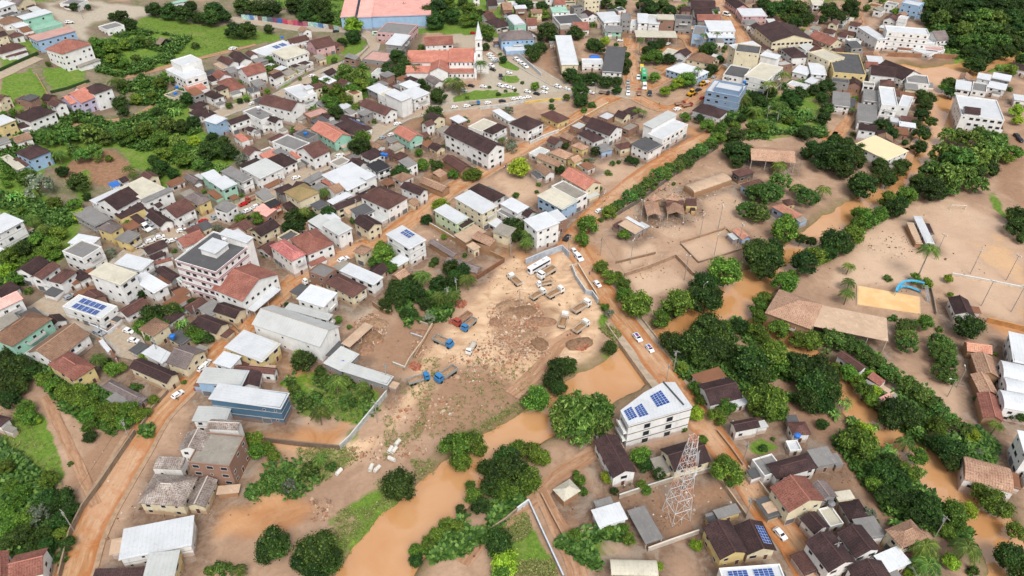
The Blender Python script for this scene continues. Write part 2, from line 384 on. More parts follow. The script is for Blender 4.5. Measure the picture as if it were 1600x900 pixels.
def rect_from(A, B, C):
    """rectangle from three roof corners (world), B the middle one: centre, width along BC, depth along BA, heading"""
    a = (A - B); c = (C - B); a.z = c.z = 0
    ta = math.atan2(a.y, a.x); tc = math.atan2(c.y, c.x)
    d = (ta - tc + math.pi) % (2 * math.pi) - math.pi
    sgn = 1 if d > 0 else -1
    dev = (d - sgn * math.pi / 2) / 2
    dev = max(-.45, min(.45, dev))
    tc += dev; ta = tc + sgn * math.pi / 2
    W, D = max(c.length, 1.2), max(a.length, 1.2)
    ctr = B + Vector((math.cos(tc), math.sin(tc), 0)) * W / 2 + Vector((math.cos(ta), math.sin(ta), 0)) * D / 2
    if sgn < 0: tc += math.pi            # keep local +Y pointing from B to A
    return ctr, W, D, tc
CURB = {}
NUMW = {1: 'single-storey', 2: 'two-storey', 3: 'three-storey', 4: 'four-storey', 5: 'five-storey', 6: 'six-storey'}
TYPN = dict(g='gabled', h='hipped', f='flat', s='lean-to', p='flat', c='curved', o='')
def parse_buildings(txt, ox, oy):
    last = None
    for line in txt.strip().splitlines():
        line = line.strip()
        if not line or line[0] == '#': continue
        plus = line[0] == '+'
        body, _, lab = line.lstrip('+').partition('|')
        q = body.split(); nums = [float(k) for k in q[:7]]
        typ, rc, wc = q[7:10]; opts = q[10:]
        rc = 'or_' if rc == 'or' else rc; wc = {'or': 'or_', 'mint': 'm'}.get(wc, wc)
        h = nums[6]; pts = [(ox + nums[i] / 4, oy + nums[i + 1] / 4) for i in (0, 2, 4)]
        A, B, C = [at(u, v, h) for u, v in pts]
        ctr, W, D, rz = rect_from(A, B, C)
        rnd = random.Random(int(pts[1][0] * 13 + pts[1][1] * 7))
        if not plus:
            zg = min(gz(p.x, p.y) for p in (A, B, C)); base = Vector((ctr.x, ctr.y, zg))
            nm = {'o': 'open_shed'}.get(typ[0], ('tiled_house' if typ[0] in 'gh' else 'flat_roofed_house') if h < 8.5 and W * D < 500 else 'building')
            root = empty(nm, base, rz); last = (root, base, rz)
            fl = max(1, int(round(h / 3.1)))
            rn = ROOFN[rc]; wn_ = WALLN[wc]
            if lab.strip(): lb = lab.strip()
            elif typ[0] == 'o': lb = f"open shed under a {rn} roof"
            else: lb = f"{NUMW.get(fl, 'tall')} {wn_} house, {rn} {TYPN[typ[0]]} roof".replace('tiled hipped', 'hipped tiled')
            reg(root, lb, 'shed' if typ[0] == 'o' else 'house' if 'house' in nm else 'building', None, (sum(p[0] for p in pts) / 3, sum(p[1] for p in pts) / 3), True if lab.strip() else None)
            roof = block(root, 0, 0, W, D, -2.0, h + (gz(ctr.x, ctr.y) - zg) * .5, typ, rc, wc, rnd=rnd)
            ze = h; RECTS.append((ctr.x, ctr.y, W, D, rz, h, nm, typ))
            if typ[0] != 'o' and wc != 'mud' and W * D < 420 and rnd.random() < .62:      # lean-to roofs and back rooms
                for _ in range(rnd.choice((1, 1, 2))):
                    sd_ = rnd.choice((0, 1, 2, 3)); w = rnd.uniform(2.2, 4.2); l_ = rnd.uniform(.35, .8) * (W if sd_ in (0, 2) else D); hh = min(h - .8, rnd.uniform(2.5, 3.1))
                    ox_, oy_ = [(rnd.uniform(-.2, .2) * W, -D / 2 - w / 2 + .3), (W / 2 + w / 2 - .3, rnd.uniform(-.2, .2) * D), (rnd.uniform(-.2, .2) * W, D / 2 + w / 2 - .3), (-W / 2 - w / 2 + .3, rnd.uniform(-.2, .2) * D)][sd_]
                    block(root, ox_, oy_, *((l_, w) if sd_ in (0, 2) else (w, l_)), -1.5, hh, rnd.choice(('s', 'f', 'f')), rnd.choice(('brs', 'gy', 'dbr', 'rb', 'lg', 'mud', 'gy', 'conc', 'dk')), wc, 'lean_to', rnd=rnd)
            if typ[0] != 'o' and wc != 'mud': add_windows(root, max(W / 2 - (.45 if W >= 3 and typ[0] in 'ghf' else .15 if W < 3 else 0), .3) + .005, max(D / 2 - (.45 if D >= 3 and typ[0] in 'ghf' else .15 if D < 3 else 0), .3) + .005, h - .3, 0.0, rz, ctr, rnd, 'few' if 'few' in opts else '', 0)
            if fl >= 2 and 'band' not in opts and typ[0] in 'pf' and rnd.random() < .5:      # storey bands
                for j in range(1, fl):
                    z = j * h / fl; ww = W / 2 - (.45 if typ[0] == 'f' and W >= 3 else 0) + .06; dd = D / 2 - (.45 if typ[0] == 'f' and D >= 3 else 0) + .06
                    MB().box(-ww, ww, -dd, dd, z - .1, z + .1).build('storey_band', plain('band_plaster', (176, 172, 166)), root)
            if 'band' in opts:
                for j in range(1, fl + 1):
                    z = j * h / fl - .7
                    for dz in (0, .62): ring(W / 2 + .1, D / 2 + .1, .16, z - .2 + dz, z + .04 + dz).build('pink_band', plain('pink_band_paint', (146, 92, 102)), root)
            if fl >= 2 and typ[0] != 'o' and rnd.random() < .35 and 'band' not in opts:      # a balcony on the street side
                z = (fl - 1) * h / fl; w = min(W * .5, 6)
                m = MB(); m.box(-w / 2, w / 2, -D / 2 - 1.0, -D / 2 + .3, z - .12, z + .0)
                bo = m.build('balcony', wall_mat(wc), root)
                m = MB(); m.box(-w / 2, w / 2, -D / 2 - 1.0, -D / 2 - .92, z + .0, z + .9); m.box(-w / 2, -w / 2 + .08, -D / 2 - .92, -D / 2 + .3, z, z + .9); m.box(w / 2 - .08, w / 2, -D / 2 - .92, -D / 2 + .3, z, z + .9)
                rr = m.build('railing', plain('railing_paint', (196, 194, 190)), root); rr.parent = bo
        else:
            root, base, rz0 = last
            # same heading as the main volume
            R = Matrix.Rotation(-rz0, 3, 'Z'); l = R @ (ctr - base); l.z = 0
            dr = (rz - rz0 + math.pi) % (2 * math.pi) - math.pi
            if abs(abs(dr) - math.pi / 2) < math.pi / 4: W, D = D, W; typ = typ.replace('A', '#').replace('C', 'A').replace('#', 'C')
            roof = block(root, l.x, l.y, W, D, -1.0, h, typ, rc, wc, 'annex', rnd=rnd); ze = h
            cx_, cy_ = l.x, l.y
        if 's2' in opts: [solar(roof, W * q, W * (q + .16), -D * .12, D * .24, h - .38 if typ[0] == 'p' else h + .2, 2, 4, .06) for q in (.02, .22)]
        if 's' in opts:
            z = h + (.12 if typ[0] == 'f' else -.35 if typ[0] == 'p' else .35); mx, my = (0, 0) if not plus else (l.x, l.y)
            if typ[0] in 'gh':
                alx = typ.endswith('C') if typ[0] == 'g' else W >= D; sp = (D if alx else W) / 2; rs = min((.25 if typ[0] == 'g' else .27) * sp * 2, 3.6)
                o = solar(roof, -(W if alx else D) * .3, (W if alx else D) * .3, 0, sp * .62, 0, 6, 3, rs / sp)
                if alx: o.location = (mx, my - sp * .85, h + rs * .15 + .1)
                else: o.location = (mx + sp * .85, my, h + rs * .15 + .1); o.rotation_euler = (0, 0, math.pi / 2)
            else:
                tl = .0 if typ[0] == 'p' else .05
                solar(roof, mx - W * .38, mx - W * .06, my - D * .3, my + D * .32, z - (.15 if tl else 0), 4, 5, tl or .04); solar(roof, mx + W * .04, mx + W * .36, my - D * .3, my + D * .32, z - (.15 if tl else 0), 4, 5, tl or .04)
        if 't' in opts and not plus: TANKS.append((ctr.x, ctr.y, base.z + h - (.5 if typ[0] == 'p' else -.1), rnd.choice(('blue', 'blue', 'white', 'grey')), (pts[1][0], pts[1][1])))
TANKS = []; RECTS = []
# ------------------------------------------------------------------ the houses, surveyed sheet by sheet
# each row: three eave corners (quarter-pixel survey units from the sheet's origin), eave height, roof form, roof and wall finish
BLD = {}
BLD[0, 0] = """
-60 20 -20 60 45 15 7 f wh w
30 10 110 30 240 10 4 gA gyt c
120 80 150 115 300 72 7 f wh m
160 140 205 180 385 150 4 p mint m
70 130 100 170 180 155 4 f wh w
-20 110 20 150 140 130 4 h br w
195 195 225 242 440 185 8 f pkslab lb | long blue grey building with a pink terrace roof
310 265 385 335 540 275 10 h rd w | big white villa with layered red tiled roofs and round balconies
-40 290 0 330 150 290 4 h rb w
615 140 665 180 770 160 4 p gy w
960 262 1000 275 1085 250 2.5 og th w
1080 400 1158 495 1270 455 9 p wh w | white cubic villa in stepped storeys above the hillside path
+1085 345 1125 395 1240 360 13 p wh w
1160 540 1195 580 1290 550 4 s or w
1040 575 1085 610 1150 575 3 p gy c t
525 535 590 590 695 550 9 h dbr w
435 575 510 650 580 605 6 gC or li
380 600 440 655 490 640 5 gC or li
90 700 185 765 345 700 6 h dbr w
-60 730 0 790 85 745 7 f wh y
-40 600 0 640 45 600 5 gA rb c
105 775 130 805 190 790 3 s dbr w
345 5 480 30 570 10 4 p gy w
1195 690 1240 730 1310 690 4 h dbr w
1060 0 1075 15 1170 8 4 f mint w
"""
BLD[320, 0] = """
840 -60 845 105 935 105 9 f pk lb | sports hall with pale blue walls and a salmon roof in ridged bays
+935 -60 940 106 1030 108 9.4 f pk lb
+1030 -60 1040 108 1440 80 9 f pk lb
650 265 695 308 808 272 6 gC rb p
515 250 535 275 640 240 4 gC rb w
320 300 375 345 530 270 4 p wh w s2
415 325 505 370 650 325 7 f cr w
90 360 150 410 210 390 4 gA rb w
175 330 215 395 290 375 4 gA dbr w
215 430 265 478 380 440 7 gC rd w
60 455 85 495 160 470 4 gA rd w
80 500 150 572 255 545 4 h rd w
-20 580 60 620 125 600 5 h dbr w
-40 700 0 735 65 705 4 h dbr w
0 745 70 775 130 735 8 f wh lb | narrow blue and green house with a white sheet roof
135 755 160 780 280 730 6 gC dbr w
245 690 350 750 435 715 8 p gy w t
360 630 540 695 610 640 8 gA rb w
400 740 440 770 480 745 7 gA dbr w
530 545 590 615 685 575 8 p wh w
+605 545 640 560 685 545 10 f wh w
640 700 660 735 750 685 4 p pkslab k
670 800 810 890 915 845 6 gA or mint | mint house under a broad salmon orange gabled roof
830 770 940 845 1040 795 4 h dbr w s
965 655 1130 725 1205 690 6 gA rb w
1025 545 1085 585 1155 550 5 f wh g
1090 580 1215 640 1290 605 9 p cr w | white block with an orange painted ground floor corner
+1130 580 1230 630 1290 600 11 f wh w
1185 535 1260 575 1330 540 5 f gy g
1135 270 1230 285 1250 215 8 f wh g
1015 350 1135 385 1150 330 4 p pkslab g
1095 185 1270 215 1290 150 7 p gy p
860 735 930 770 960 740 4 gA dbr w
430 880 560 940 650 890 6 p gy w
565 830 640 870 700 835 7 p dk g t
385 405 425 428 455 408 2.5 o wh w
1175 825 1280 885 1370 850 6 gA or mint
265 805 290 825 320 805 4 gA dbr w
205 855 230 890 270 870 4 s or w
1125 870 1160 895 1225 870 3 f gy w
"""
BLD[640, 0] = """
90 240 95 285 275 278 5 gC rd w
550 210 570 255 782 242 7 h gyt lb | large pale blue hall with a grey hipped roof
+575 280 640 330 800 290 3.5 p wh lb
625 105 655 160 725 150 8 c wh m
490 130 545 175 630 150 4 h dbr w
650 35 660 55 735 50 6 f wh k
570 30 585 65 645 60 5 gC lbr k
600 90 625 115 655 105 4 gC dbr w
465 95 490 130 530 110 4 gC rb w
480 5 490 35 550 30 4 gC dbr g
725 125 735 160 800 155 4 gC rd w
900 -10 905 28 975 25 5 gC rd w
885 45 890 75 990 70 6 f mint w
895 75 915 105 985 98 4 f wh w
920 95 940 150 1080 130 6 p dk w
1010 150 1025 190 1125 185 4 gC rd w
1050 -25 1095 5 1190 -5 10 p cr c
1175 80 1215 140 1330 130 6 f wh w
1210 180 1240 210 1300 200 4 f gy w
1090 80 1110 110 1170 95 5 gA dbr w
975 225 948 402 1055 395 7 f wh c few | long warehouse under a brilliant white sheet roof with cream walls
1220 290 1200 445 1330 455 6 f dk w
1075 365 1080 395 1210 395 5 p wh w
870 258 875 272 938 270 3 f gy w
622 768 738 818 838 765 7 h dbr w
460 815 520 840 610 790 6 h dbr w
365 790 450 820 550 770 4 p cr w
515 695 620 755 665 740 4 f wh w
210 830 490 965 600 915 9 gA dbr w | long white school block with a dark brown tiled roof
820 715 925 770 1000 738 4 h rb y
1100 785 1250 850 1330 800 6 gA dbr w
1035 835 1150 890 1225 865 4 h dbr w
-60 580 25 620 125 575 8 f wh w
-40 520 0 555 45 520 8 f wh w
115 485 160 530 210 510 4 gA gyt w
"""
BLD[960, 0] = """
-60 95 -60 135 45 135 6 f wh w
48 80 48 120 103 122 9 p gy g
100 120 100 150 143 155 6 p wh w
147 85 145 138 212 140 9 f wh w
210 115 210 145 285 148 8 f wh w
270 90 270 120 378 122 10 f cr k
382 88 382 118 487 122 10 p dk g
125 190 135 230 395 235 5 o cr w | long cream market canopy on posts beside the muddy square
-60 160 -60 195 48 200 5 f gy m
485 155 487 215 560 225 8 p gy lb
570 130 590 190 760 190 7 f wh w
580 200 590 235 750 230 5 f wh lb
475 15 480 55 630 50 5 gC dbr w
495 65 505 105 610 95 4 gC dbr w
510 100 520 130 665 125 4 gC rd g
500 -20 500 5 615 8 5 gC gyt w
775 55 800 100 955 95 6 f wh p
810 125 830 155 905 150 5 f gy w
690 0 760 55 845 50 5 gA dbr p
880 170 985 262 1245 245 7 gA dbr c | big cream hall with a broad dark brown gabled roof
1045 305 1110 362 1210 355 6 h dbr w
728 280 760 308 885 270 13 f wh c
775 270 755 318 905 335 15 p dk c few | cream apartment tower with tiny windows and a dark roof deck
740 405 680 465 810 485 7 p dk w
885 380 812 470 945 510 9 p cr w | white flat roofed block with a cream terrace and sheet covered stair
+915 320 910 345 1010 375 11 f wh w
650 500 572 565 785 595 10 p wh bg | slate blue four-storey block with a white roof terrace
+655 505 625 540 775 575 12 p wh bg
530 645 485 690 650 745 4 h dbr w
210 835 300 870 455 775 7 p wh w | white corner block with stepped sheet roofs beside the flooded street
+175 775 235 800 390 710 9 f lg w
333 425 512 492 580 445 5 h wh lb
375 335 445 355 475 325 5 gC dbr w
285 345 350 360 385 310 4 f cr w
455 365 600 400 632 360 5 h br c
1115 445 1205 470 1225 420 4 f wh w
1220 395 1230 460 1330 465 5 f wh w
105 900 215 950 300 900 6 f dk w
1085 520 1190 555 1215 530 3 p wh w
"""
BLD[1280, 0] = """
-40 225 70 285 125 255 5 gA rd c
520 15 625 38 650 5 9 p wh lb
495 110 545 120 555 100 8 p wh w | small white tower with a blue panel on its face
445 160 425 195 672 195 12 p wh w | wide white four-storey hospital block on the river terrace
325 170 365 245 410 230 8 f wh w
690 205 735 255 800 240 5 gC gyt w
660 220 650 262 720 262 4 p wh w
560 318 690 345 835 325 3 p wh w
640 270 630 300 780 315 3 p pkslab w
108 325 92 450 288 458 8 p dk y | yellow and blue shop building with a big dark flat roof
35 320 60 380 105 340 9 p cr c
310 350 310 390 408 392 6 f wh w
275 390 290 425 370 430 6 gC rd w
350 420 320 465 470 468 8 gC dbr w
480 420 520 500 560 440 5 gA dbr w
530 455 550 510 690 530 6 p gy w
110 575 82 655 195 665 5 f gy w
285 560 275 625 400 640 6 f gy w
265 650 238 755 365 768 5.5 f gy w
430 545 392 650 490 655 9 p wh w
515 590 495 655 565 670 7 p wh w
1000 455 985 485 1070 500 6 f wh w
1090 452 1078 485 1195 508 6 f wh g
865 500 850 550 950 565 6 f wh w
970 510 955 560 1045 575 6 p gy w
1060 505 1050 540 1165 565 5 f wh w
885 460 870 495 940 508 4 gA lbr w
905 600 890 715 1150 735 9 p wh w | wide white three-storey block with roof terraces near the ditch
+910 670 905 705 1005 715 10 gC dbr w
1010 748 1010 790 1145 800 4 s dbr w
1225 590 1220 620 1330 630 4 f wh w
1200 395 1190 420 1290 450 4 gC dbr w
270 890 430 1000 495 915 6 f yl w | pale yellow roofed warehouse beside the river bend
-40 0 -40 30 25 30 5 f cr w
"""
BLD[0, 225] = """
88 35 188 102 320 48 6 h dbr lb
5 60 105 165 160 145 3 f cr w
-180 530 -60 590 145 475 9 f wh w | large white house with a bright sheet roof cut by the frame
-60 640 -5 680 30 655 4 f wh w
755 265 890 345 1030 270 8 f cr w | large cream roofed hall, part of a stepped white complex
550 350 600 375 790 300 6 f wh w
605 355 730 415 880 330 7 gC dbr w
725 440 755 470 905 390 4.5 s dbr y
880 345 905 365 1072 280 8 f gy w
510 410 590 515 680 455 5 f gy g
608 520 690 560 768 510 6 h gyt y
720 590 800 620 880 560 5 f gy y
430 610 560 640 620 580 4 f wh w
395 660 515 715 630 640 8 p gy w
175 840 260 850 395 765 6 gC rb w
290 860 380 875 495 800 6 h rb w
460 800 500 860 560 820 4 h dbr w
560 810 750 880 855 800 11 f cr w | tall white block with a stained cream roof
735 735 880 790 945 720 8 f wh w
850 830 960 930 1040 870 6 f wh w
1000 780 1070 860 1125 820 4 gA dbr g
925 700 950 730 1030 690 5 gC dbr w
955 740 965 755 1075 735 4 s rd w
1085 600 1150 650 1290 590 5 gC rd w
1010 405 1100 465 1215 395 6.5 gC rb w
930 440 1000 520 1080 480 4 gA dbr w
905 400 930 430 975 405 4 s dbr w
955 380 985 400 1018 380 6 gC dbr w
835 445 870 500 905 475 3 s dbr w
1150 330 1240 385 1320 345 6 h gyt y
1155 205 1215 250 1265 225 3 gA gyt g
735 215 765 245 805 225 7 gC dbr w
672 245 700 270 755 250 7 f blue w
1125 830 1180 890 1235 850 5 p mint w
"""
BLD[320, 225] = """
-30 190 30 235 115 205 7 f wh m
30 238 110 285 205 245 7 f wh m
118 165 235 242 300 205 6.5 f gy w
262 145 345 215 472 135 7 f lg w
225 140 255 160 350 105 6 s dbr w
345 75 380 100 470 60 4 s or w
405 85 485 150 572 105 5 h dbr w
425 45 480 75 525 50 5 f gy w
585 30 680 92 775 38 7 gC rb w
595 90 640 125 680 105 3 f dk w
540 62 575 95 605 80 4 s or w
735 195 890 290 1075 200 6 f wh w | broad white sheet roofed store spreading between the streets
+970 205 1010 225 1075 195 7 f wh w
738 240 790 272 820 250 4 s or w
610 225 650 245 750 185 4 f gy w
980 75 1035 105 1118 60 5 s dbr w
1015 130 1080 180 1165 140 5 f bk w
1105 240 1140 262 1192 235 3 o brs w
490 300 590 360 720 300 7 h moss c | cream house with a mossy lichen covered hipped roof
320 420 385 455 430 405 4 s pk k
375 365 410 400 475 365 5 f bk or
795 385 825 415 975 340 5 gC dbr c
765 355 800 378 915 315 5 f wh w
985 320 1145 410 1260 330 7 h rb w | large square white house with a reddish pyramid roof
925 485 1020 545 1110 500 6 gA dbr c
735 505 835 570 920 520 8 f lg w
390 640 540 735 640 690 8 h pkrd w | white three-storey house with a crimson patched hipped roof
530 590 640 695 810 620 6.5 h rd w
650 745 665 765 755 715 3 s rd w
270 545 350 580 478 512 5 gC dbr c
-180 716 68 800 290 610 15 p dk w band | five-storey apartment block banded in pink with a dark roof deck
+100 550 225 628 290 597 17.5 f wh w
+0 630 60 685 110 610 17 f wh w
75 885 235 985 425 800 8 gA rd w | long white hall under a red tiled roof below the pink banded block
850 790 1055 880 1115 825 6 f wh w
740 870 925 960 1020 895 5 h rb c
1125 570 1280 655 1388 595 9 f wh w s2 | white three-storey house with solar panels on its white roof
1160 820 1220 855 1280 810 3 gC mudbr mud
"""
BLD[640, 225] = """
-70 275 65 322 125 290 6 gA dbr w
-30 365 30 390 60 360 3 gC lbr c
185 105 320 175 400 150 4 gA rb mud
75 230 205 300 250 265 3.5 gA mudbr mud
150 185 190 210 230 180 3 s mudbr mud
350 290 530 360 607 322 5 h dbr w
290 335 455 435 548 378 9 f wh c | cream three-storey house with a bright white sheet roof
165 410 295 497 365 450 7 f wh pg | pale green house with a white roof beside a walled mud yard
295 500 330 525 390 480 5 s dbr pg
575 370 675 432 740 385 6 f wh w
545 415 640 470 690 440 4 p gy w
690 430 740 460 790 425 4 gA dbr w
722 472 795 545 930 480 10 f wh w | tall white house with a domed white roof facing the yard bus
808 320 955 408 1045 345 7 f cr lb
885 262 1040 345 1115 308 7 p conc w
945 195 1100 290 1200 245 6 gA or c
755 150 850 200 920 185 4 gA lbr w
820 70 930 145 960 115 4 gA lbr c
880 50 975 95 1020 60 4 h mudbr c
975 95 1030 120 1085 100 4 gC mudbr y
1020 5 1080 40 1115 15 4 h mudbr y
1180 10 1200 50 1255 20 4 f gy lb
275 570 350 615 480 545 4 f mud mud
390 600 500 640 535 595 4 s mudbr mud
360 630 400 665 440 640 4 f mud c
105 620 270 710 310 690 3 gA gyt mud
200 760 420 810 465 775 3 gA gyt mud
"""
BLD[960, 225] = """
850 15 855 100 1130 108 5 ogC mudbr mud | long open barn under a mud coated tiled roof in the flooded park
735 170 780 205 875 175 4 h rb dk
790 250 835 285 945 245 4 h rb lb
430 265 500 305 750 235 2.4 cC mud mud | collapsed barrel vault caked in mud, lying slanted in the park
200 365 205 450 295 445 3 ogA mudbr mud
330 380 330 440 440 440 3 ogA mudbr mud
190 335 230 360 305 350 4 h mudbr mud
305 365 330 390 445 380 3.5 gC rb mud
335 315 320 345 400 350 5 h mudbr mud
450 350 450 385 515 385 3 s rb y
20 505 130 560 200 520 4 f mud g
+70 462 182 528 202 518 4.4 f wh g
965 400 1120 470 1190 450 4 h rdmud lb
1055 350 1085 385 1130 370 3 h rb y
750 540 800 600 855 580 3 gA rdmud lb
"""
BLD[1280, 225] = """
632 458 668 615 722 615 3 f wh w | half ruined changing hut with a white sheet roof strip on the mud field
+605 500 625 620 660 612 2.5 f mud mud
"""
BLD[0, 450] = """
-80 100 -20 145 150 70 8 gC pk w
-60 308 75 368 322 188 8 h br m | long mint green house with a brown hipped roof
175 395 330 465 555 285 5 gC lbr w
290 480 460 580 600 490 6 h rd y | yellow gabled house with a patchy red tiled roof
415 95 630 190 720 110 6 p wh w s | white modern house with solar panels behind a white fence
625 620 860 735 925 685 3 h gyt g | low abandoned house with a blackened grey roof
800 500 1040 600 1120 535 4.5 gA dbr c
890 405 1010 470 1085 410 4 f wh w
800 390 850 415 930 360 3 f dk w
1040 460 1160 510 1280 390 5 gA gyt c
1195 220 1260 255 1330 200 4 gC dbr w
-60 840 0 870 60 810 4 h dbr w
1060 30 1110 60 1200 30 3 f brs w
1030 90 1080 135 1180 55 3 f brs w
585 350 670 400 700 390 3 f wh w
"""
BLD[320, 450] = """
265 130 310 148 470 5 4 o wh w
55 140 190 192 255 130 4.5 gA dbr c
-80 230 70 290 155 220 4.5 gA dbr c
305 215 720 370 838 238 8 gA lg w few | huge white warehouse with stained walls and a pale grey gabled roof
570 72 742 118 832 25 7 f wh w
505 125 770 200 800 160 5 f lg w
135 365 355 460 465 340 6 f wh y
45 475 160 500 235 425 6 f wh w
-50 590 230 610 275 510 6 f lg lb
35 680 475 752 522 650 8 f wh sl few | long slate blue building with a gleaming white sheet roof
-80 830 130 835 165 740 5 f lg w
205 480 435 540 445 500 4 gA rb w
225 600 340 615 320 530 4 gC dbr w
740 470 855 520 965 410 4 f lg g
860 515 1140 605 1178 545 4.5 f lg g few | low grey walled shed running down to the truck yard gate
860 340 905 370 1020 225 3 o mud w
"""
BLD[960, 450] = """
540 600 600 735 780 660 4 gC dbr w
475 545 530 605 710 560 4 f brs w
735 690 755 745 820 700 3 f wh w
715 840 760 900 920 880 4.5 gC dbr w
1110 840 1115 920 1215 890 4 h rb w
1045 12 940 155 1235 250 5 h mudbr mud | wide hipped hall under mud coated tiles by the river fork
"""
BLD[1280, 450] = """
-30 100 -40 235 432 325 5 o mud mud | long flat canopy streaked with dried mud beside the pool
840 65 850 165 970 165 4 gA dbr w
910 330 925 395 1080 405 3.5 gC rdmud mud
975 415 990 540 1125 550 3.5 gA mudbr mud
990 545 1005 660 1110 650 3.3 gA mudbr mud
1005 660 1020 810 1155 830 3.5 gA rd mud
1185 275 1215 455 1330 480 6 f wh w
1135 455 1150 555 1330 590 5 cC wh w
1150 560 1170 640 1330 670 5 cC wh w
1135 640 1155 750 1330 775 5 cC wh w
95 425 255 525 310 500 4 gA rb w
290 575 380 615 425 585 3 s rd w
370 690 400 715 465 680 3 s pk w
"""
BLD[0, 675] = """
-80 790 -40 960 60 930 5 gA rd w
75 775 50 940 265 900 5.5 gC rd w
765 610 737 800 1195 720 5 f wh w few | riverside shed under a huge pale sheet roof on scaffolding
600 860 570 930 890 930 4 s dbr w
905 765 885 930 1080 930 5.5 f lg y
960 260 860 445 1145 470 5 h mott c | cream house with a whitish mottled old tile pyramid roof
1220 290 1160 465 1275 485 3.5 gA mott c
985 160 955 228 1125 245 4.5 s mott w
1150 0 1110 115 1255 140 8.4 gA mott w
+1300 -75 1290 -15 1480 10 10 gC mott w
"""
BLD[320, 675] = """
-100 175 150 210 235 20 9 p conc k | unfinished brick block with a stained concrete roof deck
70 340 70 390 205 400 2 f mud mud
"""
BLD[640, 675] = """
900 355 965 435 1065 360 3 h cr mud
1130 490 1185 596 1368 545 3.5 f wh w
"""
BLD[960, 675] = """
-110 50 -10 290 135 240 5 gA dbr w
285 105 375 250 605 180 5 gC dbr c
85 490 195 700 305 660 3 o gy w
0 800 -20 895 255 830 3.5 ocC cr w
530 600 660 800 845 770 5 gA dbr y
745 585 830 770 1015 740 4 gA dbr c s
665 850 690 960 1060 900 6 p wh w s | white house whose flat roof is covered with solar panels
610 490 650 545 800 510 3 f gy y
865 170 940 275 1060 235 4.5 p gy w
950 200 1015 295 1270 215 5 h dbr w
1200 115 1270 215 1400 190 4 f gy g
970 345 1090 505 1320 430 6.5 gA rd c
1085 55 1100 115 1165 100 2.5 p wh w
"""
BLD[1280, 675] = """
120 625 230 790 380 725 6 gA dbr w
-80 680 60 880 225 800 6 gA dbr w
-130 545 -30 640 75 600 4 gA dbr w
180 840 240 960 450 900 5 gA dbr w
335 775 430 880 585 820 4.5 f wh w
-80 340 -10 440 115 400 5 gA gyt g
100 375 120 430 212 395 4 f cr c
0 480 70 590 150 565 3 p cr w
940 165 905 300 1195 338 3.5 cC mudbr w | ruined long shed with a curved mud stained tile roof
1235 -10 1290 150 1400 170 9 f wh w
"""
# ------------------------------------------------------------------ trees: x y radius kind (survey units)
# m dark broad crown, g mid green, b bright yellow green, f feathery, s bush, d grey green, c coconut palm, p royal palm, n banana clump, t trimmed
TR = {}
TR[0, 0] = """700 105 30 m;760 100 40 m;810 150 45 m;465 40 30 m;550 45 20 m;960 60 50 m;1060 70 60 m;1150 90 60 m;1230 110 40 m;1190 40 40 m;300 400 18 g;600 270 45 g;690 300 50 g;780 280 40 g;880 250 35 g;930 280 35 s;700 370 40 g;780 400 35 g;620 330 40 g;850 370 35 s;920 390 30 s;1220 290 30 s;725 500 60 c;750 640 50 m;770 700 40 m;850 620 40 g;950 600 35 g;900 530 35 g;1000 520 40 g;1100 500 40 g;880 480 30 s;1060 470 35 g;1170 610 45 m;1210 760 45 m;1090 700 50 n;1040 780 60 f;980 700 35 m;1130 790 50 m;290 860 60 f;420 850 60 f;560 830 70 f;650 860 50 f;780 850 60 g;900 820 60 g;1000 870 60 g;1100 880 50 f;970 890 25 b;1210 880 40 b"""
TR[320, 0] = """60 60 60 m;30 110 60 m;120 100 45 m;180 190 60 m;270 190 60 m;240 40 60 m;330 50 60 m;420 60 60 m;400 180 35 m;560 30 60 m;640 60 60 m;720 40 70 m;620 110 45 m;690 120 30 s;760 100 50 m;925 160 65 b;860 265 35 m;930 230 50 m;1180 60 50 m;1240 60 50 m;1240 110 35 m;1200 350 50 m;1150 430 55 m;1210 440 60 m;1270 400 60 m;1130 490 30 m;700 510 40 g;760 530 50 g;880 450 60 f;960 480 60 f;830 570 55 g;920 570 55 g;780 640 60 g;870 620 50 g;820 700 50 m;940 680 35 g;700 570 40 m;690 760 25 g;980 530 50 g;400 380 35 s;410 440 40 s;285 595 15 s;980 870 60 g;50 860 40 m;120 880 40 m;700 870 25 g;1060 760 20 s"""
TR[640, 0] = """190 60 75 m;110 80 60 m;270 100 55 m;160 130 60 m;240 20 50 g;370 60 50 g;400 120 50 g;350 130 45 g;440 90 40 m;330 20 40 m;480 200 55 g;475 290 28 m;500 240 25 m;25 120 30 m;0 390 50 m;40 440 50 m;70 520 35 m;110 550 25 m;70 300 25 s;445 390 38 p;270 500 60 c;310 530 50 c;180 600 60 m;360 610 15 s;150 720 65 m;120 770 50 m;350 750 28 s;860 200 65 m;900 230 40 m;770 330 60 m;820 300 45 m;740 300 30 m;690 10 35 m;740 30 40 m;830 40 40 m;840 90 40 g;770 100 35 g;1030 205 50 m;1070 215 30 g;1150 280 50 m;1220 255 35 b;1190 300 40 m;1000 470 55 m;1060 500 50 m;1140 490 50 m;1230 510 50 m;1070 570 60 m;1070 630 50 m;980 610 25 g;1140 660 30 s;1090 690 25 s;585 370 28 m;565 340 15 s;620 690 40 d;785 540 30 g;555 590 18 s;500 545 14 s;705 518 14 s;660 565 14 s;600 570 14 s;890 670 25 s;890 630 18 s;580 870 30 c;640 890 30 d;110 880 25 s;1230 20 40 m;1270 50 25 m"""
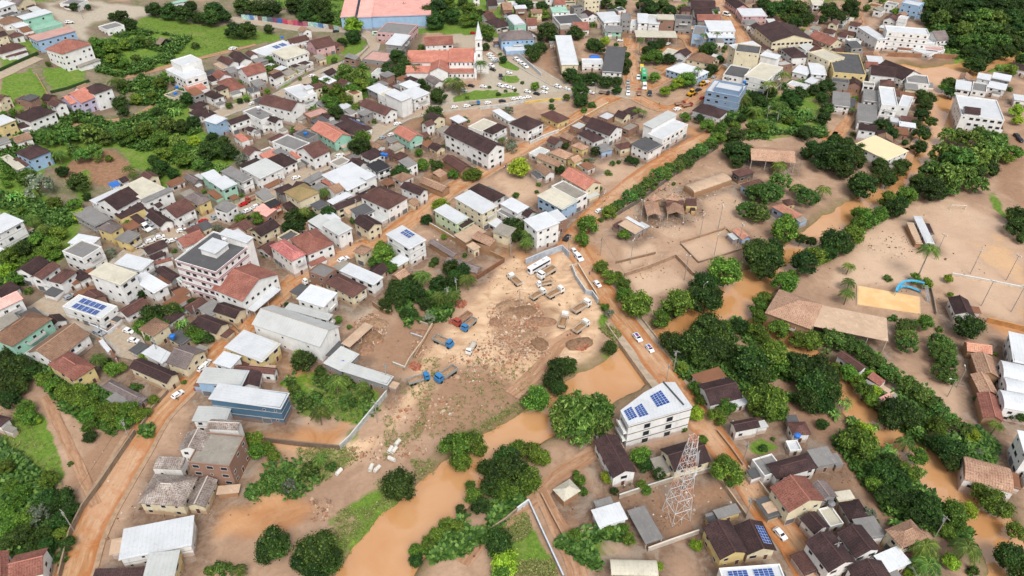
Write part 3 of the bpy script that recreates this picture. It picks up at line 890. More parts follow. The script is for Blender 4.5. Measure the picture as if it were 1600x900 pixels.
TR[960, 0] = """0 40 50 m;40 20 40 m;220 50 60 m;300 40 55 m;350 70 45 m;430 60 40 g;180 30 50 m;930 20 50 m;1000 60 60 m;1080 50 60 m;1150 60 70 m;1200 110 50 m;1030 115 30 b;1130 140 45 m;1060 110 40 m;165 245 24 p;560 215 24 p;645 205 24 p;240 290 40 m;290 270 35 m;210 320 40 m;190 370 35 g;250 360 55 g;340 370 42 m;250 485 40 g;320 570 40 b;400 510 45 b;460 500 55 g;370 540 30 b;600 305 50 m;560 310 40 m;690 300 20 s;660 370 30 m;610 430 40 m;590 470 25 s;525 430 28 p;70 345 30 m;80 400 35 m;70 440 30 m;10 280 18 s;60 305 20 s;15 510 35 m;15 560 35 m;120 690 15 p;150 680 15 p;185 695 15 p;1060 460 45 p;970 520 50 p;800 610 60 c;880 680 55 c;1040 650 45 p;870 600 40 m;920 640 45 m;980 580 40 m;1090 600 50 m;1150 580 50 m;1130 640 50 m;1180 700 60 n;830 700 30 m;1090 750 30 g;1200 830 55 m;1150 770 30 g;440 730 35 g;530 740 35 m;580 790 50 g;660 800 45 g;720 760 35 m;750 790 40 g;800 740 30 m;760 850 60 m;650 860 45 g;850 800 40 g;920 800 40 g;610 890 40 g;1250 560 40 m"""
TR[1280, 0] = """60 60 60 m;130 110 60 m;200 40 55 m;220 90 30 m;20 120 30 m;240 230 25 s;210 180 20 s;300 50 25 g;440 30 40 n;480 70 25 b;360 70 25 g;960 400 50 m;1020 360 60 m;1090 340 50 m;1000 420 45 m;1130 420 30 n;1200 440 40 g;50 540 55 m;20 610 40 m;50 680 50 m;30 740 45 m;220 620 25 g;210 680 25 c;640 600 50 m;690 610 45 m;660 660 50 m;640 720 50 m;700 760 40 m;640 830 55 m;600 770 30 m;810 520 45 m;820 570 40 m;780 540 30 g;400 790 60 m;450 830 50 m;350 800 35 m;100 880 50 m;180 890 40 m;800 840 55 f;880 850 55 f;960 870 60 f;1060 860 60 f;1000 820 40 f;1130 870 50 f;1230 690 45 b;1240 750 35 b;1190 560 20 s
700 30 55 m;780 40 60 m;860 30 60 m;950 40 65 m;1050 30 60 m;1150 40 65 m;1240 30 60 m;680 110 50 m;760 120 60 f;840 110 60 m;930 120 60 f;1020 110 65 f;1110 120 65 f;1200 110 60 m;1270 100 50 m;740 190 50 f;820 190 55 m;900 190 60 f;980 190 60 f;1070 190 65 f;1160 200 60 m;1250 190 60 m;840 260 45 m;900 260 50 f;970 260 55 f;1050 260 60 f;1140 270 60 f;1220 270 55 m;920 320 40 m;980 320 45 m;1180 320 50 m;1260 300 40 m;1270 370 40 m"""
TR[0, 225] = """360 60 45 c;800 150 40 c;510 70 50 f;460 40 45 f;590 40 50 f;610 90 25 f;680 90 25 g;390 170 40 m;490 240 70 m;540 330 30 m;230 260 90 d;170 210 60 g;110 330 60 n;340 370 45 g;460 380 45 g;500 440 50 b;270 520 50 c;190 460 50 c;40 180 50 g;40 250 30 g;130 420 30 g;240 600 60 g;150 650 60 m;330 640 60 g;260 680 50 g;60 700 60 g;170 740 50 g;350 690 40 g;50 790 60 b;70 860 40 b;100 840 60 g;360 560 50 g;1020 60 50 g;1010 150 60 m;950 190 50 m;1080 180 40 m;1150 100 60 g;1220 60 60 n;1240 130 40 f;1120 30 50 g;1020 110 25 b;960 100 40 m;800 500 30 g;830 190 30 c;690 680 40 d;1090 670 20 s"""
TR[320, 225] = """20 40 60 m;80 30 60 m;150 50 60 m;235 100 52 d;100 150 50 n;290 60 30 g;20 130 30 m;690 120 18 s;980 20 65 m;930 10 40 m;750 290 45 c;1230 170 55 m;1190 180 35 m;560 460 75 m;580 520 60 m;690 480 55 m;770 430 50 m;610 420 50 c;650 440 40 m;520 520 40 m;330 460 45 g;220 470 40 g;80 530 40 d;380 690 25 s;1120 690 70 g;1070 740 50 g;1160 770 45 g;1100 640 40 g;1190 890 50 m;1260 880 50 m;930 480 30 s"""
TR[640, 225] = """60 55 30 g;210 20 20 s;80 130 45 g;170 140 45 m;270 190 35 g;400 190 50 g;360 200 35 g;680 145 70 b;640 20 40 d;940 160 35 m;975 10 25 m;1165 45 38 m;1140 100 25 d;190 385 60 b;105 470 38 m;640 500 60 m;700 530 60 m;650 570 50 m;740 560 55 c;730 610 50 c;600 520 35 m;840 205 22 s;260 770 60 m;330 790 55 m;290 830 50 m;80 820 60 c;360 840 55 c;260 860 50 m;160 730 30 m;140 755 25 s;180 870 60 m;20 850 40 m;1110 510 68 g;1080 600 50 g;1195 475 22 s;1250 430 50 g;1200 770 48 g;1250 830 50 g"""
TR[960, 225] = """30 380 40 t;0 400 40 t;100 325 50 t;150 295 48 t;215 250 50 t;270 190 48 t;310 180 50 t;350 150 45 t;390 140 45 t;440 105 52 t;490 70 48 t;540 35 48 t;600 5 40 t;770 50 80 m;730 30 60 m;820 60 60 m;770 110 45 m;1035 130 50 c;1040 230 65 t;920 310 80 t;870 300 50 t;990 300 65 t;830 410 60 t;900 430 70 t;1150 290 50 t;1210 330 65 t;900 680 110 m;960 720 100 m;930 780 80 m;990 650 70 m;1070 540 85 g;1080 480 50 g;1165 590 40 m;695 800 105 g;560 870 90 m;20 830 40 g;60 880 50 g;1190 740 90 m;1250 700 70 g;1060 870 80 g;1110 820 40 g;1240 40 70 m;1200 60 40 m;1230 610 35 m;370 250 15 s;95 100 35 m;130 110 30 m;60 565 40 g"""
TR[1280, 225] = """120 80 110 m;40 100 80 m;220 90 80 m;150 160 70 m;60 20 60 m;240 40 60 m;30 280 50 c;270 260 90 m;240 240 60 m;390 180 70 m;430 220 55 m;380 130 50 m;520 130 50 m;500 170 45 m;625 20 50 m;780 60 80 f;880 100 100 f;980 100 90 f;700 170 80 f;800 200 90 f;900 200 80 f;1040 60 90 f;1100 20 80 f;820 120 80 m;960 180 70 m;1060 150 60 m;690 280 90 m;620 240 60 m;740 300 60 m;1000 250 60 f;840 270 50 f;1210 50 55 g;1180 90 40 g;430 350 60 g;540 320 65 g;470 400 70 m;500 370 60 m;300 470 75 g;370 440 60 g;250 500 60 g;240 430 40 g;100 600 90 m;210 570 75 g;60 680 60 m;25 700 50 g;160 640 60 m;695 650 62 p;190 760 40 c;190 860 45 c;810 840 30 b;600 840 40 g;670 870 40 b;1250 450 70 m;1240 520 70 m;1270 590 40 m;1230 480 50 g;430 840 30 s"""
TR[0, 450] = """50 420 70 m;100 500 90 m;40 520 80 m;60 600 90 m;180 530 60 m;60 700 70 m;120 620 60 m;270 570 55 g;340 610 60 g;400 650 60 g;470 690 65 g;540 720 70 g;490 640 55 g;580 680 50 g;640 770 60 g;720 770 65 g;560 800 60 g;700 820 60 g;800 770 70 g;780 840 55 g;850 790 55 g;560 870 50 g;910 780 35 g;150 760 60 g;190 810 55 g;240 830 20 b;610 440 55 c;700 510 55 g;750 500 40 g;660 470 40 m;890 240 55 g;940 180 80 m;1000 160 70 m;1060 150 70 m;960 270 70 g;1000 230 60 g;1130 150 35 g;1130 230 50 n;1210 280 60 g;1250 310 50 g;1210 100 45 m;870 40 40 m;960 700 35 g;1150 590 20 s;890 440 35 b;850 620 40 s;180 20 30 s;300 40 20 s"""
TR[320, 450] = """20 310 45 m;620 460 78 m;600 430 50 g;720 520 40 m;820 580 65 c;730 580 50 s;880 590 60 s;910 600 40 s;985 610 35 c;1030 680 40 s;715 770 60 c;640 720 60 s;590 680 45 s;700 690 50 s;560 640 45 s;540 600 35 s;870 700 35 s;920 720 40 s;880 750 30 s;830 200 28 g;905 245 20 s;1125 105 45 m;1150 140 25 m;1250 160 35 m;1180 40 60 m;1240 30 60 m;1220 90 40 m"""
TR[640, 450] = """40 30 70 m;190 50 60 c;270 40 50 c;100 100 45 m;20 160 40 m;120 190 40 d;70 200 30 s;930 500 75 m;985 490 65 m;900 570 70 m;930 620 60 m;790 690 85 g;1050 760 130 f;950 780 90 f;1160 760 110 f;1060 860 120 f;1180 850 90 f;960 860 80 f;1250 375 50 m;1220 120 30 g;1250 160 35 d"""
TR[960, 450] = """60 50 60 g;150 110 95 g;290 190 60 g;400 100 95 g;570 80 100 m;500 50 70 m;620 40 60 m;600 270 120 m;500 330 110 m;620 380 110 m;350 330 70 m;400 370 80 m;560 230 70 m;690 240 50 g;700 330 80 m;560 440 80 m;780 235 60 m;890 270 60 g;930 300 45 g;940 60 45 g;900 110 60 g;900 180 50 g;1030 260 65 g;1150 320 55 g;1230 330 70 g;1270 310 40 m;860 470 120 m;980 440 110 g;1000 370 60 g;900 540 90 m;1030 500 80 g;1150 500 100 m;1240 600 110 m;1130 450 60 m;1200 700 80 m;1240 480 60 m;1260 740 60 m;960 720 120 g;1020 760 70 g;900 750 70 g;510 630 50 g;540 700 40 g;510 780 60 b;700 740 60 g;640 800 60 g;430 500 40 g;430 880 25 g"""
TR[1280, 450] = """60 300 60 t;110 330 65 t;180 350 65 t;240 380 65 t;300 430 65 t;370 480 60 t;430 520 60 t;490 560 60 t;550 600 60 t;600 640 60 t;650 680 58 t;710 720 58 t;760 770 58 t;810 820 55 t;860 860 55 t;920 890 55 t;545 240 60 t;550 310 62 t;550 360 58 t;660 220 60 g;760 350 70 t;790 380 65 t;770 430 70 t;800 470 65 t;780 530 65 t;800 560 55 t;930 240 95 m;750 260 25 s;460 190 30 s;10 310 30 m;40 560 100 m;60 650 80 m;20 720 70 m;10 480 70 m;180 530 60 g;200 550 45 b;250 590 50 g;310 545 40 b;350 640 40 b;290 650 60 g;330 700 50 g;100 500 40 g;160 720 50 n;90 780 50 n;20 850 40 m;480 760 100 m;560 800 90 m;440 820 70 m;740 860 70 g;270 890 70 b;210 850 50 n;340 870 40 n;820 40 20 b;1240 790 60 m;1110 855 40 c;980 700 25 s;1100 410 20 s;180 30 50 c"""
TR[0, 675] = """40 220 50 g;300 300 60 g;60 340 50 g;130 380 60 g;300 420 75 m;400 410 70 m;440 480 55 m;330 480 60 m;60 480 70 g;240 520 80 d;150 540 70 g;60 580 70 g;380 560 70 m;150 640 70 m;260 640 60 m;380 640 50 g;300 710 60 m;60 680 60 m;200 720 50 m;420 700 50 m;560 30 45 m;440 200 20 s"""
TR[320, 675] = """430 700 110 m;390 750 80 m;690 740 130 m;620 800 90 m;770 800 100 m;700 850 100 m;1215 330 115 m;300 50 60 g;330 120 60 g;260 40 40 g;380 100 50 g;430 150 45 g;420 205 30 s;720 170 50 c;650 250 70 s;420 310 70 s;480 290 60 s;360 350 60 s;530 340 50 d;280 390 40 s;790 220 40 s;210 860 50 c;110 850 60 s;30 870 40 s"""
TR[640, 675] = """290 100 100 g;390 60 80 g;320 180 70 g;440 110 50 g;600 150 80 m;560 240 100 m;650 250 110 m;730 300 90 g;480 220 60 m;760 130 70 g;680 100 60 g;830 160 60 g;520 330 80 m;600 350 80 g;400 400 60 g;440 460 60 m;380 330 35 g;320 485 38 m;230 580 50 g;300 590 45 g;160 640 50 g;110 690 45 g;40 740 50 g;40 800 50 m;555 690 95 m;600 820 90 b;580 870 70 g;1060 300 40 g;1080 370 35 g;1040 260 25 g;1035 650 45 g;1245 605 35 g;1235 285 42 b"""
TR[960, 675] = """170 150 65 g;190 210 50 m;280 260 45 m;170 330 35 g;200 360 35 g;0 370 30 m;550 50 35 g;705 250 100 g;690 200 70 g;95 670 45 g;60 600 35 g;512 705 45 b;280 840 32 b;930 100 35 s;990 45 12 s"""
TR[1280, 675] = """250 80 115 g;200 60 70 g;310 60 60 g;550 60 60 c;620 150 60 g;440 110 50 n;650 250 30 n;400 260 90 m;500 300 80 m;560 250 70 g;450 200 70 m;350 330 60 g;420 400 80 m;500 420 70 m;430 370 30 d;620 440 80 m;680 500 90 m;720 460 70 m;600 540 70 m;740 560 50 m;840 510 90 g;930 490 60 b;860 570 60 g;800 620 50 g;300 520 60 d;500 590 70 n;560 600 50 g;460 640 40 m;660 710 90 c;680 830 90 c;930 720 90 c;830 810 60 b;960 870 40 s;830 120 90 m;760 80 70 m;700 60 50 m;830 190 60 m;960 20 50 b;1000 370 60 g;1100 440 90 g;1150 480 60 g;1230 620 60 g;1200 780 100 m;1250 850 90 m;565 885 35 b;1000 130 30 d"""
# ------------------------------------------------------------------ vehicles: rear x y, front x y, kind
VH = {}
VH[0, 0] = "405 145 460 140 w"
VH[320, 0] = "155 315 200 300 w;280 655 315 640 w;655 480 685 470 w;860 395 895 385 s;905 375 940 365 k;1180 780 1225 770 w;1095 870 1130 855 s;1150 850 1185 835 w;800 200 840 195 k;1050 215 1092 212 vang"
VH[640, 0] = "260 675 300 668 w;335 668 380 660 w;385 655 428 650 trb;468 648 510 640 w;560 635 598 632 k;635 622 675 618 w;680 617 718 613 w;722 612 760 606 w;550 530 585 545 w;590 535 620 550 w;620 545 655 555 w;715 568 755 578 w;780 585 810 592 k;820 575 860 582 w;825 548 865 560 w;905 535 945 550 w;965 550 1000 562 w;365 535 405 542 k;315 560 355 570 w;650 365 685 385 w;685 390 715 410 w;705 405 740 430 w;485 348 515 335 w;500 364 525 350 w;515 380 545 365 w;522 392 552 380 s;495 405 525 420 w;505 432 535 442 k;600 455 640 460 w;568 470 572 495 k;440 540 480 545 w;380 205 412 210 r;1120 575 1150 585 w;1190 580 1245 590 trk"
VH[960, 0] = "150 475 150 500 w;85 575 85 598 w;88 540 88 560 s;85 505 85 525 s;220 575 222 600 k;372 690 415 680 w;390 655 430 650 trr;440 665 472 660 trr;465 600 500 585 ldr;510 570 540 558 k;540 535 567 525 ldr;565 520 592 510 w;610 490 632 480 s;155 600 155 570 trr;680 90 722 100 vanw;20 255 50 255 w;540 620 560 608 r;325 280 345 270 w;655 345 670 335 s;180 455 185 515 busg;188 525 188 570 vanw;168 418 172 452 vany"
VH[1280, 0] = "327 250 328 275 w;1220 840 1250 865 k;1240 865 1270 890 k"
VH[0, 225] = "905 470 930 500 s;935 510 965 530 s;880 515 940 545 vanw;850 650 900 630 w;915 615 970 600 w;970 592 1030 575 w;1110 550 1160 535 w;1190 520 1238 505 s;1250 495 1290 475 r;1010 630 1045 600 vanw;1065 610 1095 600 w;1165 565 1190 555 w"
VH[320, 225] = "40 470 105 445 s;125 430 170 410 s;245 430 295 405 w;190 445 235 430 s;300 400 350 380 w;355 365 390 345 w;440 275 485 265 w;548 220 595 205 w;755 115 790 105 s;820 85 870 65 w;860 110 895 95 w;700 140 738 130 w;800 135 835 125 w;345 330 260 365 trr;265 370 215 390 r;740 815 798 780 w;835 740 898 710 w;815 790 850 775 w;690 870 765 845 w;710 835 618 878 trw"
VH[640, 225] = "968 608 998 572 k;1018 660 1040 685 w;1038 690 1075 735 w;1155 860 1190 895 w;1165 430 1210 410 w;690 890 625 830 trw;905 785 808 845 trw;885 870 800 888 trw;868 742 745 812 bus"
VH[0, 450] = "400 75 465 40 s;590 270 650 295 s;775 262 835 280 w;812 325 860 335 w;1240 520 1290 480 w;1080 690 1145 645 w"
VH[320, 450] = "0 490 25 460 w"
VH[640, 450] = "760 75 842 25 trw;862 65 957 15 trw;1022 160 1122 100 trw;948 258 975 172 trw;1030 285 1112 222 trw;155 320 268 372 trb;380 170 285 240 trr;408 202 335 272 trb;408 348 365 418 trp;288 510 168 592 trb;-10 600 125 560 trb"
VH[960, 450] = "122 288 165 338 pol;200 358 238 403 pol"
VH[960, 675] = "1005 608 1066 672 w"
# ------------------------------------------------------------------ buildings
for (ox, oy), txt in BLD.items(): parse_buildings(txt, ox, oy)
ROADS = [('muddy', 8.5, '85 960 112 905 128 850 150 805 180 755 212 700 240 655 285 608 325 570 365 530 400 490 440 455 490 420 540 395 600 372 650 338 700 300 760 265 830 225 900 185 950 155 1000 140 1060 110', 'street'),
 ('muddy', 8.5, '895 385 925 430 958 480 990 520 1030 572 1080 640 1120 690 1160 745 1200 800 1240 850 1290 930', 'street'),
 ('muddy', 9.0, '885 395 905 360 940 325 990 285 1040 250 1090 222 1125 205', 'street'), ('muddy', 7.5, '1105 -30 1130 15 1160 60 1150 90 1120 125 1085 155 1040 170 990 150', 'street'),
 ('muddy', 8.0, '985 60 985 100 993 150', 'street'), ('paved', 6.5, '60 470 110 490 150 505 185 525 205 545 195 560', 'street'), ('paved', 7.5, '170 430 215 390 265 368 330 338 385 318 430 300 480 270 540 240 590 205 640 180 700 168 780 160 860 150 930 140 990 150', 'street'),
 ('paved', 6.5, '320 188 380 165 440 148 495 118 545 98 580 78 580 58 545 48 470 45 420 38 360 30', 'street'), ('paved', 7, '760 60 790 85 830 108 880 135 930 142', 'street'), ('paved', 6, '-20 128 30 104 60 90', 'street'), ('dirt', 3.6, '180 124 220 116 260 105 310 92 350 82 400 70', 'dirt_path'),
 ('dirt', 4.0, '100 200 140 188 175 190 215 180 250 160', 'dirt_path'), ('dirt', 5.0, '960 690 920 712 870 745 830 785 785 815 750 840 720 880', 'dirt_path'), ('dirt', 4.0, '1340 -20 1345 25 1352 55 1372 88', 'dirt_path'), ('dirt', 5.5, '900 520 870 540 850 570 820 600 800 618', 'dirt_path'),
 ('muddy', 5.5, '445 450 400 425 390 400', 'street'), ('muddy', 6, '700 300 670 330 620 370', 'street'), ('dirt', 3.0, '70 620 100 680 130 745 150 790', 'dirt_path'), ('muddy', 6.0, '1300 205 1290 235 1330 180 1330 150', 'dirt_path'), ('muddy', 5.0, '1400 240 1420 230 1410 270', 'dirt_path'), ('muddy', 8, '1020 45 1075 60 1080 90 1030 110', 'street'), ('dirt', 4.5, '845 770 870 820 895 870 905 910', 'dirt_path')]

# smaller houses that fill the gaps of the town blocks
def seg_d(x, y, pts):
    best = 1e9
    for a_, b_ in zip(pts, pts[1:]):
        dx, dy = b_[0] - a_[0], b_[1] - a_[1]; t = max(0, min(1, ((x - a_[0]) * dx + (y - a_[1]) * dy) / (dx * dx + dy * dy + 1e-9))); best = min(best, math.hypot(x - a_[0] - t * dx, y - a_[1] - t * dy))
    return best
def P2(s):
    q = [float(k) for k in s.split()]; return list(zip(q[::2], q[1::2]))
def in_poly(u, v, poly):
    ins = False
    for (x1, y1), (x2, y2) in zip(poly, poly[1:] + poly[:1]):
        if (y1 > v) != (y2 > v) and u < (x2 - x1) * (v - y1) / (y2 - y1) + x1: ins = not ins
    return ins
TREEPX = []
for (ox, oy), txt in TR.items():
    for q in txt.replace('\n', ';').split(';'):
        x, y, r_, k = q.split(); TREEPX.append((ox + float(x) / 4, oy + float(y) / 4, float(r_) / 4))
def free(x, y, R0, roads, mg=.8):
    for rx, ry, w_, d_, rz_, *_ in RECTS:
        if abs(x - rx) + abs(y - ry) > 60: continue
        lx = (x - rx) * math.cos(rz_) + (y - ry) * math.sin(rz_); ly = -(x - rx) * math.sin(rz_) + (y - ry) * math.cos(rz_)
        if abs(lx) < w_ / 2 + R0 + mg and abs(ly) < d_ / 2 + R0 + mg: return False
    return all(seg_d(x, y, P) > w / 2 + R0 + 1.2 for w, P in roads)
def infill():
    rn = random.Random(42); roads = [(w, [at(u, v) for u, v in P2(s)]) for k, w, s, n in ROADS]; cars = []
    for (ox, oy), txt in VH.items():
        for q in txt.split(';'):
            n = q.split(); cars.append((ox + float(n[0]) / 4, oy + float(n[1]) / 4))
    TOWN = [('130 330 250 290 330 300 420 230 480 190 640 200 850 200 980 150 1000 200 930 330 880 375 800 385 640 440 500 480 440 530 330 580 260 600 210 600 60 540 0 520 0 470 60 430 130 400', 120), ('640 0 1430 0 1380 85 1200 130 1100 120 1060 60 960 60 950 130 850 70 800 50 700 30', 90), ('1200 60 1290 60 1400 120 1430 140 1420 230 1330 240 1290 150 1210 120', 30),
        ('1300 770 1400 830 1440 900 1330 900', 5), ('0 0 100 0 90 60 0 105', 10), ('290 130 480 60 560 90 560 110 450 160 330 190 300 170', 40), ('0 160 60 160 150 150 160 185 60 235 0 240', 10), ('1330 130 1420 150 1420 220 1340 220', 10), ('480 150 640 110 660 170 520 230 440 240', 30)]
    OPEN = [P2(s) for s in ('755 88 900 90 905 165 700 172 660 165 690 140', '740 260 860 255 880 330 780 360', '640 230 760 260 690 400 640 430', '680 410 740 330 800 400 720 440', '960 120 1100 120 1100 175 960 180', '430 550 600 560 600 640 430 640', '540 460 620 450 620 560 540 560', '65 0 250 0 250 40 140 70 60 60', '840 60 960 60 960 130 850 130', '930 240 1010 240 1000 300 900 320')]
    for s, want in TOWN:
        poly = P2(s); us = [p[0] for p in poly]; vs = [p[1] for p in poly]; got = tries = 0
        while got < want and tries < want * 60:
            tries += 1; u = rn.uniform(min(us), max(us)); v = rn.uniform(min(vs), max(vs))
            if got >= want * .68: break
            if not in_poly(u, v, poly) or any(in_poly(u, v, o) for o in OPEN) or any(math.hypot(u - a_, v - b_) < r_ * .8 for a_, b_, r_ in TREEPX) or any(math.hypot(u - a_, v - b_) < 11 for a_, b_ in cars): continue
            p = at(u, v); W_, D_ = rn.uniform(5, 9), rn.uniform(5, 8)
            near = min(RECTS, key=lambda r: (r[0] - p.x) ** 2 + (r[1] - p.y) ** 2)
            if not free(p.x, p.y, max(W_, D_) * .42, roads, -.3): continue
            got += 1; h = rn.choice((2.9, 3.0, 3.2, 4.0, 5.8, 6.0)); typ = rn.choice(('f', 'f', 'gA', 'gC', 'h', 'p', 's')); rc = rn.choice(('dbr', 'dbr', 'rb', 'rb', 'lbr') if typ[0] in 'gh' else ('gy', 'gy', 'brs', 'wh', 'lg', 'conc', 'dk')); wc = rn.choice(('w', 'w', 'w', 'w', 'c', 'c', 'g', 'k'))
            rz = near[4]; zg = gz(p.x, p.y); root = empty('outbuilding' if h < 3.6 else 'tiled_house' if typ[0] in 'gh' else 'flat_roofed_house', (p.x, p.y, zg), rz); fl = max(1, int(round(h / 3.1)))
            lb = f"small {NUMW[fl]} {WALLN[wc]} house, {ROOFN[rc]} {TYPN[typ[0]]} roof".replace('tiled hipped', 'hipped tiled')
            reg(root, lb.replace(' house', ' outbuilding') if h < 3.6 else lb, 'outbuilding' if h < 3.6 else 'house', None, (u, v)); block(root, 0, 0, W_, D_, -2.0, h, typ, rc, wc, rnd=rn); RECTS.append((p.x, p.y, W_, D_, rz, h, 'house', typ))
            e = .45 if typ[0] in 'ghf' else 0
            add_windows(root, W_ / 2 - e + .005, D_ / 2 - e + .005, h - .3, 0.0, rz, p, rn, '', 0)
    # garden bushes and little trees in what is left
    got = tries = 0
    while got < 150 and tries < 6000:
        tries += 1; s, _ = TOWN[rn.choice((0, 0, 0, 1, 2, 3, 5, 6, 8))]; poly = P2(s); u = rn.uniform(min(p[0] for p in poly), max(p[0] for p in poly)); v = rn.uniform(min(p[1] for p in poly), max(p[1] for p in poly))
        if not in_poly(u, v, poly) or any(math.hypot(u - a_, v - b_) < r_ * .9 for a_, b_, r_ in TREEPX) or any(math.hypot(u - a_, v - b_) < 8 for a_, b_ in cars): continue
        p = at(u, v)
        if not free(p.x, p.y, .6, roads, .2): continue
        got += 1; r_ = rn.uniform(3.2, 6.5); TR.setdefault((0, 1), []); TR[(0, 1)].append(f"{u*4:.0f} {(v-1)*4:.0f} {r_*4:.0f} {rn.choice('ssgmg')}")
    TR[(0, 1)] = ';'.join(TR[(0, 1)])
infill()
# ------------------------------------------------------------------ ground: one sheet, river beds cut into it
RIV = {
 'main': ([(560, 960), (583, 900), (608, 862), (645, 822), (690, 775), (735, 735), (790, 693), (850, 655), (905, 622), (960, 592), (1005, 560), (1050, 527), (1090, 500), (1120, 482), (1150, 458)], [15, 15, 15, 14.5, 14, 13, 12.5, 12, 13, 14.5, 14, 12, 12, 14, 15]),
 'upper': ([(1150, 458), (1185, 440), (1222, 410), (1250, 385), (1280, 362), (1325, 334), (1362, 314), (1397, 293), (1425, 265), (1445, 232), (1462, 200), (1470, 175), (1468, 150), (1455, 130), (1430, 115)], [14, 14, 9, 8, 8, 9, 9, 10, 11, 12, 12, 12, 13, 18, 16]),
 'pool': ([(1415, 106), (1450, 118), (1500, 112), (1540, 98), (1590, 92), (1640, 85)], [9, 20, 20, 12, 9, 9]),
 'right': ([(1150, 458), (1165, 485), (1195, 512), (1235, 540), (1275, 565), (1312, 605), (1342, 636), (1375, 672), (1420, 708), (1458, 742), (1495, 772), (1528, 802), (1555, 838), (1575, 875), (1590, 930)], [14, 12, 9, 8, 8, 8, 9, 10, 11, 13, 13, 13, 12, 10, 10])}
RIV_W = {k: [at(u, v, -1.2) for u, v in p] for k, (p, w) in RIV.items()}
def dist_poly(X, Y, pts, wid=None):
    """distance of each grid point from a polyline, less the half width there"""
    best = np.full(X.shape, 1e9)
    for i in range(len(pts) - 1):
        a, b = pts[i], pts[i + 1]; w0, w1 = (wid[i], wid[i + 1]) if wid else (0, 0)
        mx = max(w0, w1) + 12
        sel = (X > min(a[0], b[0]) - mx) & (X < max(a[0], b[0]) + mx) & (Y > min(a[1], b[1]) - mx) & (Y < max(a[1], b[1]) + mx)
        if not sel.any(): continue
        x = X[sel]; y = Y[sel]; dx, dy = b[0] - a[0], b[1] - a[1]; L2 = dx * dx + dy * dy + 1e-9
        t = np.clip(((x - a[0]) * dx + (y - a[1]) * dy) / L2, 0, 1)
        d = np.hypot(x - a[0] - t * dx, y - a[1] - t * dy) - (w0 + (w1 - w0) * t) / 2
        best[sel] = np.minimum(best[sel], d)
    return best
class VNoise:
    def __init__(s, seed): s.g = np.random.RandomState(seed).rand(256, 256)
    def __call__(s, x, y, sc):
        x = np.asarray(x) / sc; y = np.asarray(y) / sc; xi = np.floor(x).astype(int); yi = np.floor(y).astype(int); fx = x - xi; fy = y - yi
        fx = fx * fx * (3 - 2 * fx); fy = fy * fy * (3 - 2 * fy); g = s.g
        a = g[xi % 256, yi % 256]; b = g[(xi + 1) % 256, yi % 256]; c = g[xi % 256, (yi + 1) % 256]; d = g[(xi + 1) % 256, (yi + 1) % 256]
        return (a * (1 - fx) + b * fx) * (1 - fy) + (c * (1 - fx) + d * fx) * fy
VN = VNoise(3); VN2 = VNoise(9)
def axis(lo, hi, step, far, grow=1.25):
    core = list(np.arange(lo, hi + step, step)); a = core[0]; s = step; L = []
    while a > -far: s *= grow; a -= s; L.append(a)
    b = core[-1]; s = step; Rr = []
    while b < far: s *= grow; b += s; Rr.append(b)
    return np.array(L[::-1] + core + Rr)
XS = axis(-345, 345, 1.1, 3500); YS = axis(70, 560, 1.1, 4000, 1.2)
GX, GY = np.meshgrid(XS, YS)
GZ = terrain(GX, GY)
rd = np.full(GX.shape, 1e9)
for k in RIV: rd = np.minimum(rd, dist_poly(GX, GY, RIV_W[k], RIV[k][1]))
rd = rd + (VN(GX, GY, 5.0) - .5) * 2.2 + (VN2(GX, GY, 2.0) - .5) * .8
rd = rd - .5
GZc = GZ - 4.0 * sst(1.6, -1.8, rd) + (VN(GX, GY, 7) - .5) * .25 + (VN2(GX, GY, 2.3) - .5) * .12
PU, PV = proj(GX, GY, GZ)
jit = 1.0
PU = PU + ((VN(GX, GY, 6) - .5) * 9 + (VN2(GX, GY, 2.2) - .5) * 5) * jit; PV = PV + ((VN2(GX, GY, 6) - .5) * 7 + (VN(GX, GY, 2.2) - .5) * 4) * jit
def inpoly(poly):
    r = np.zeros(PU.shape, bool); n = len(poly); us = [p[0] for p in poly]; vs = [p[1] for p in poly]
    sel = (PU > min(us)) & (PU < max(us)) & (PV > min(vs)) & (PV < max(vs)) & (GY > 0)
    x = PU[sel]; y = PV[sel]; c = np.zeros(x.shape, bool)
    for i in range(n):
        (x1, y1), (x2, y2) = poly[i], poly[(i + 1) % n]
        if y1 == y2: continue
        cr = ((y1 > y) != (y2 > y)) & (x < (x2 - x1) * (y - y1) / (y2 - y1) + x1); c ^= cr
    r[sel] = c; return r
def P2(s): 
    q = [float(k) for k in s.split()]; return list(zip(q[::2], q[1::2]))
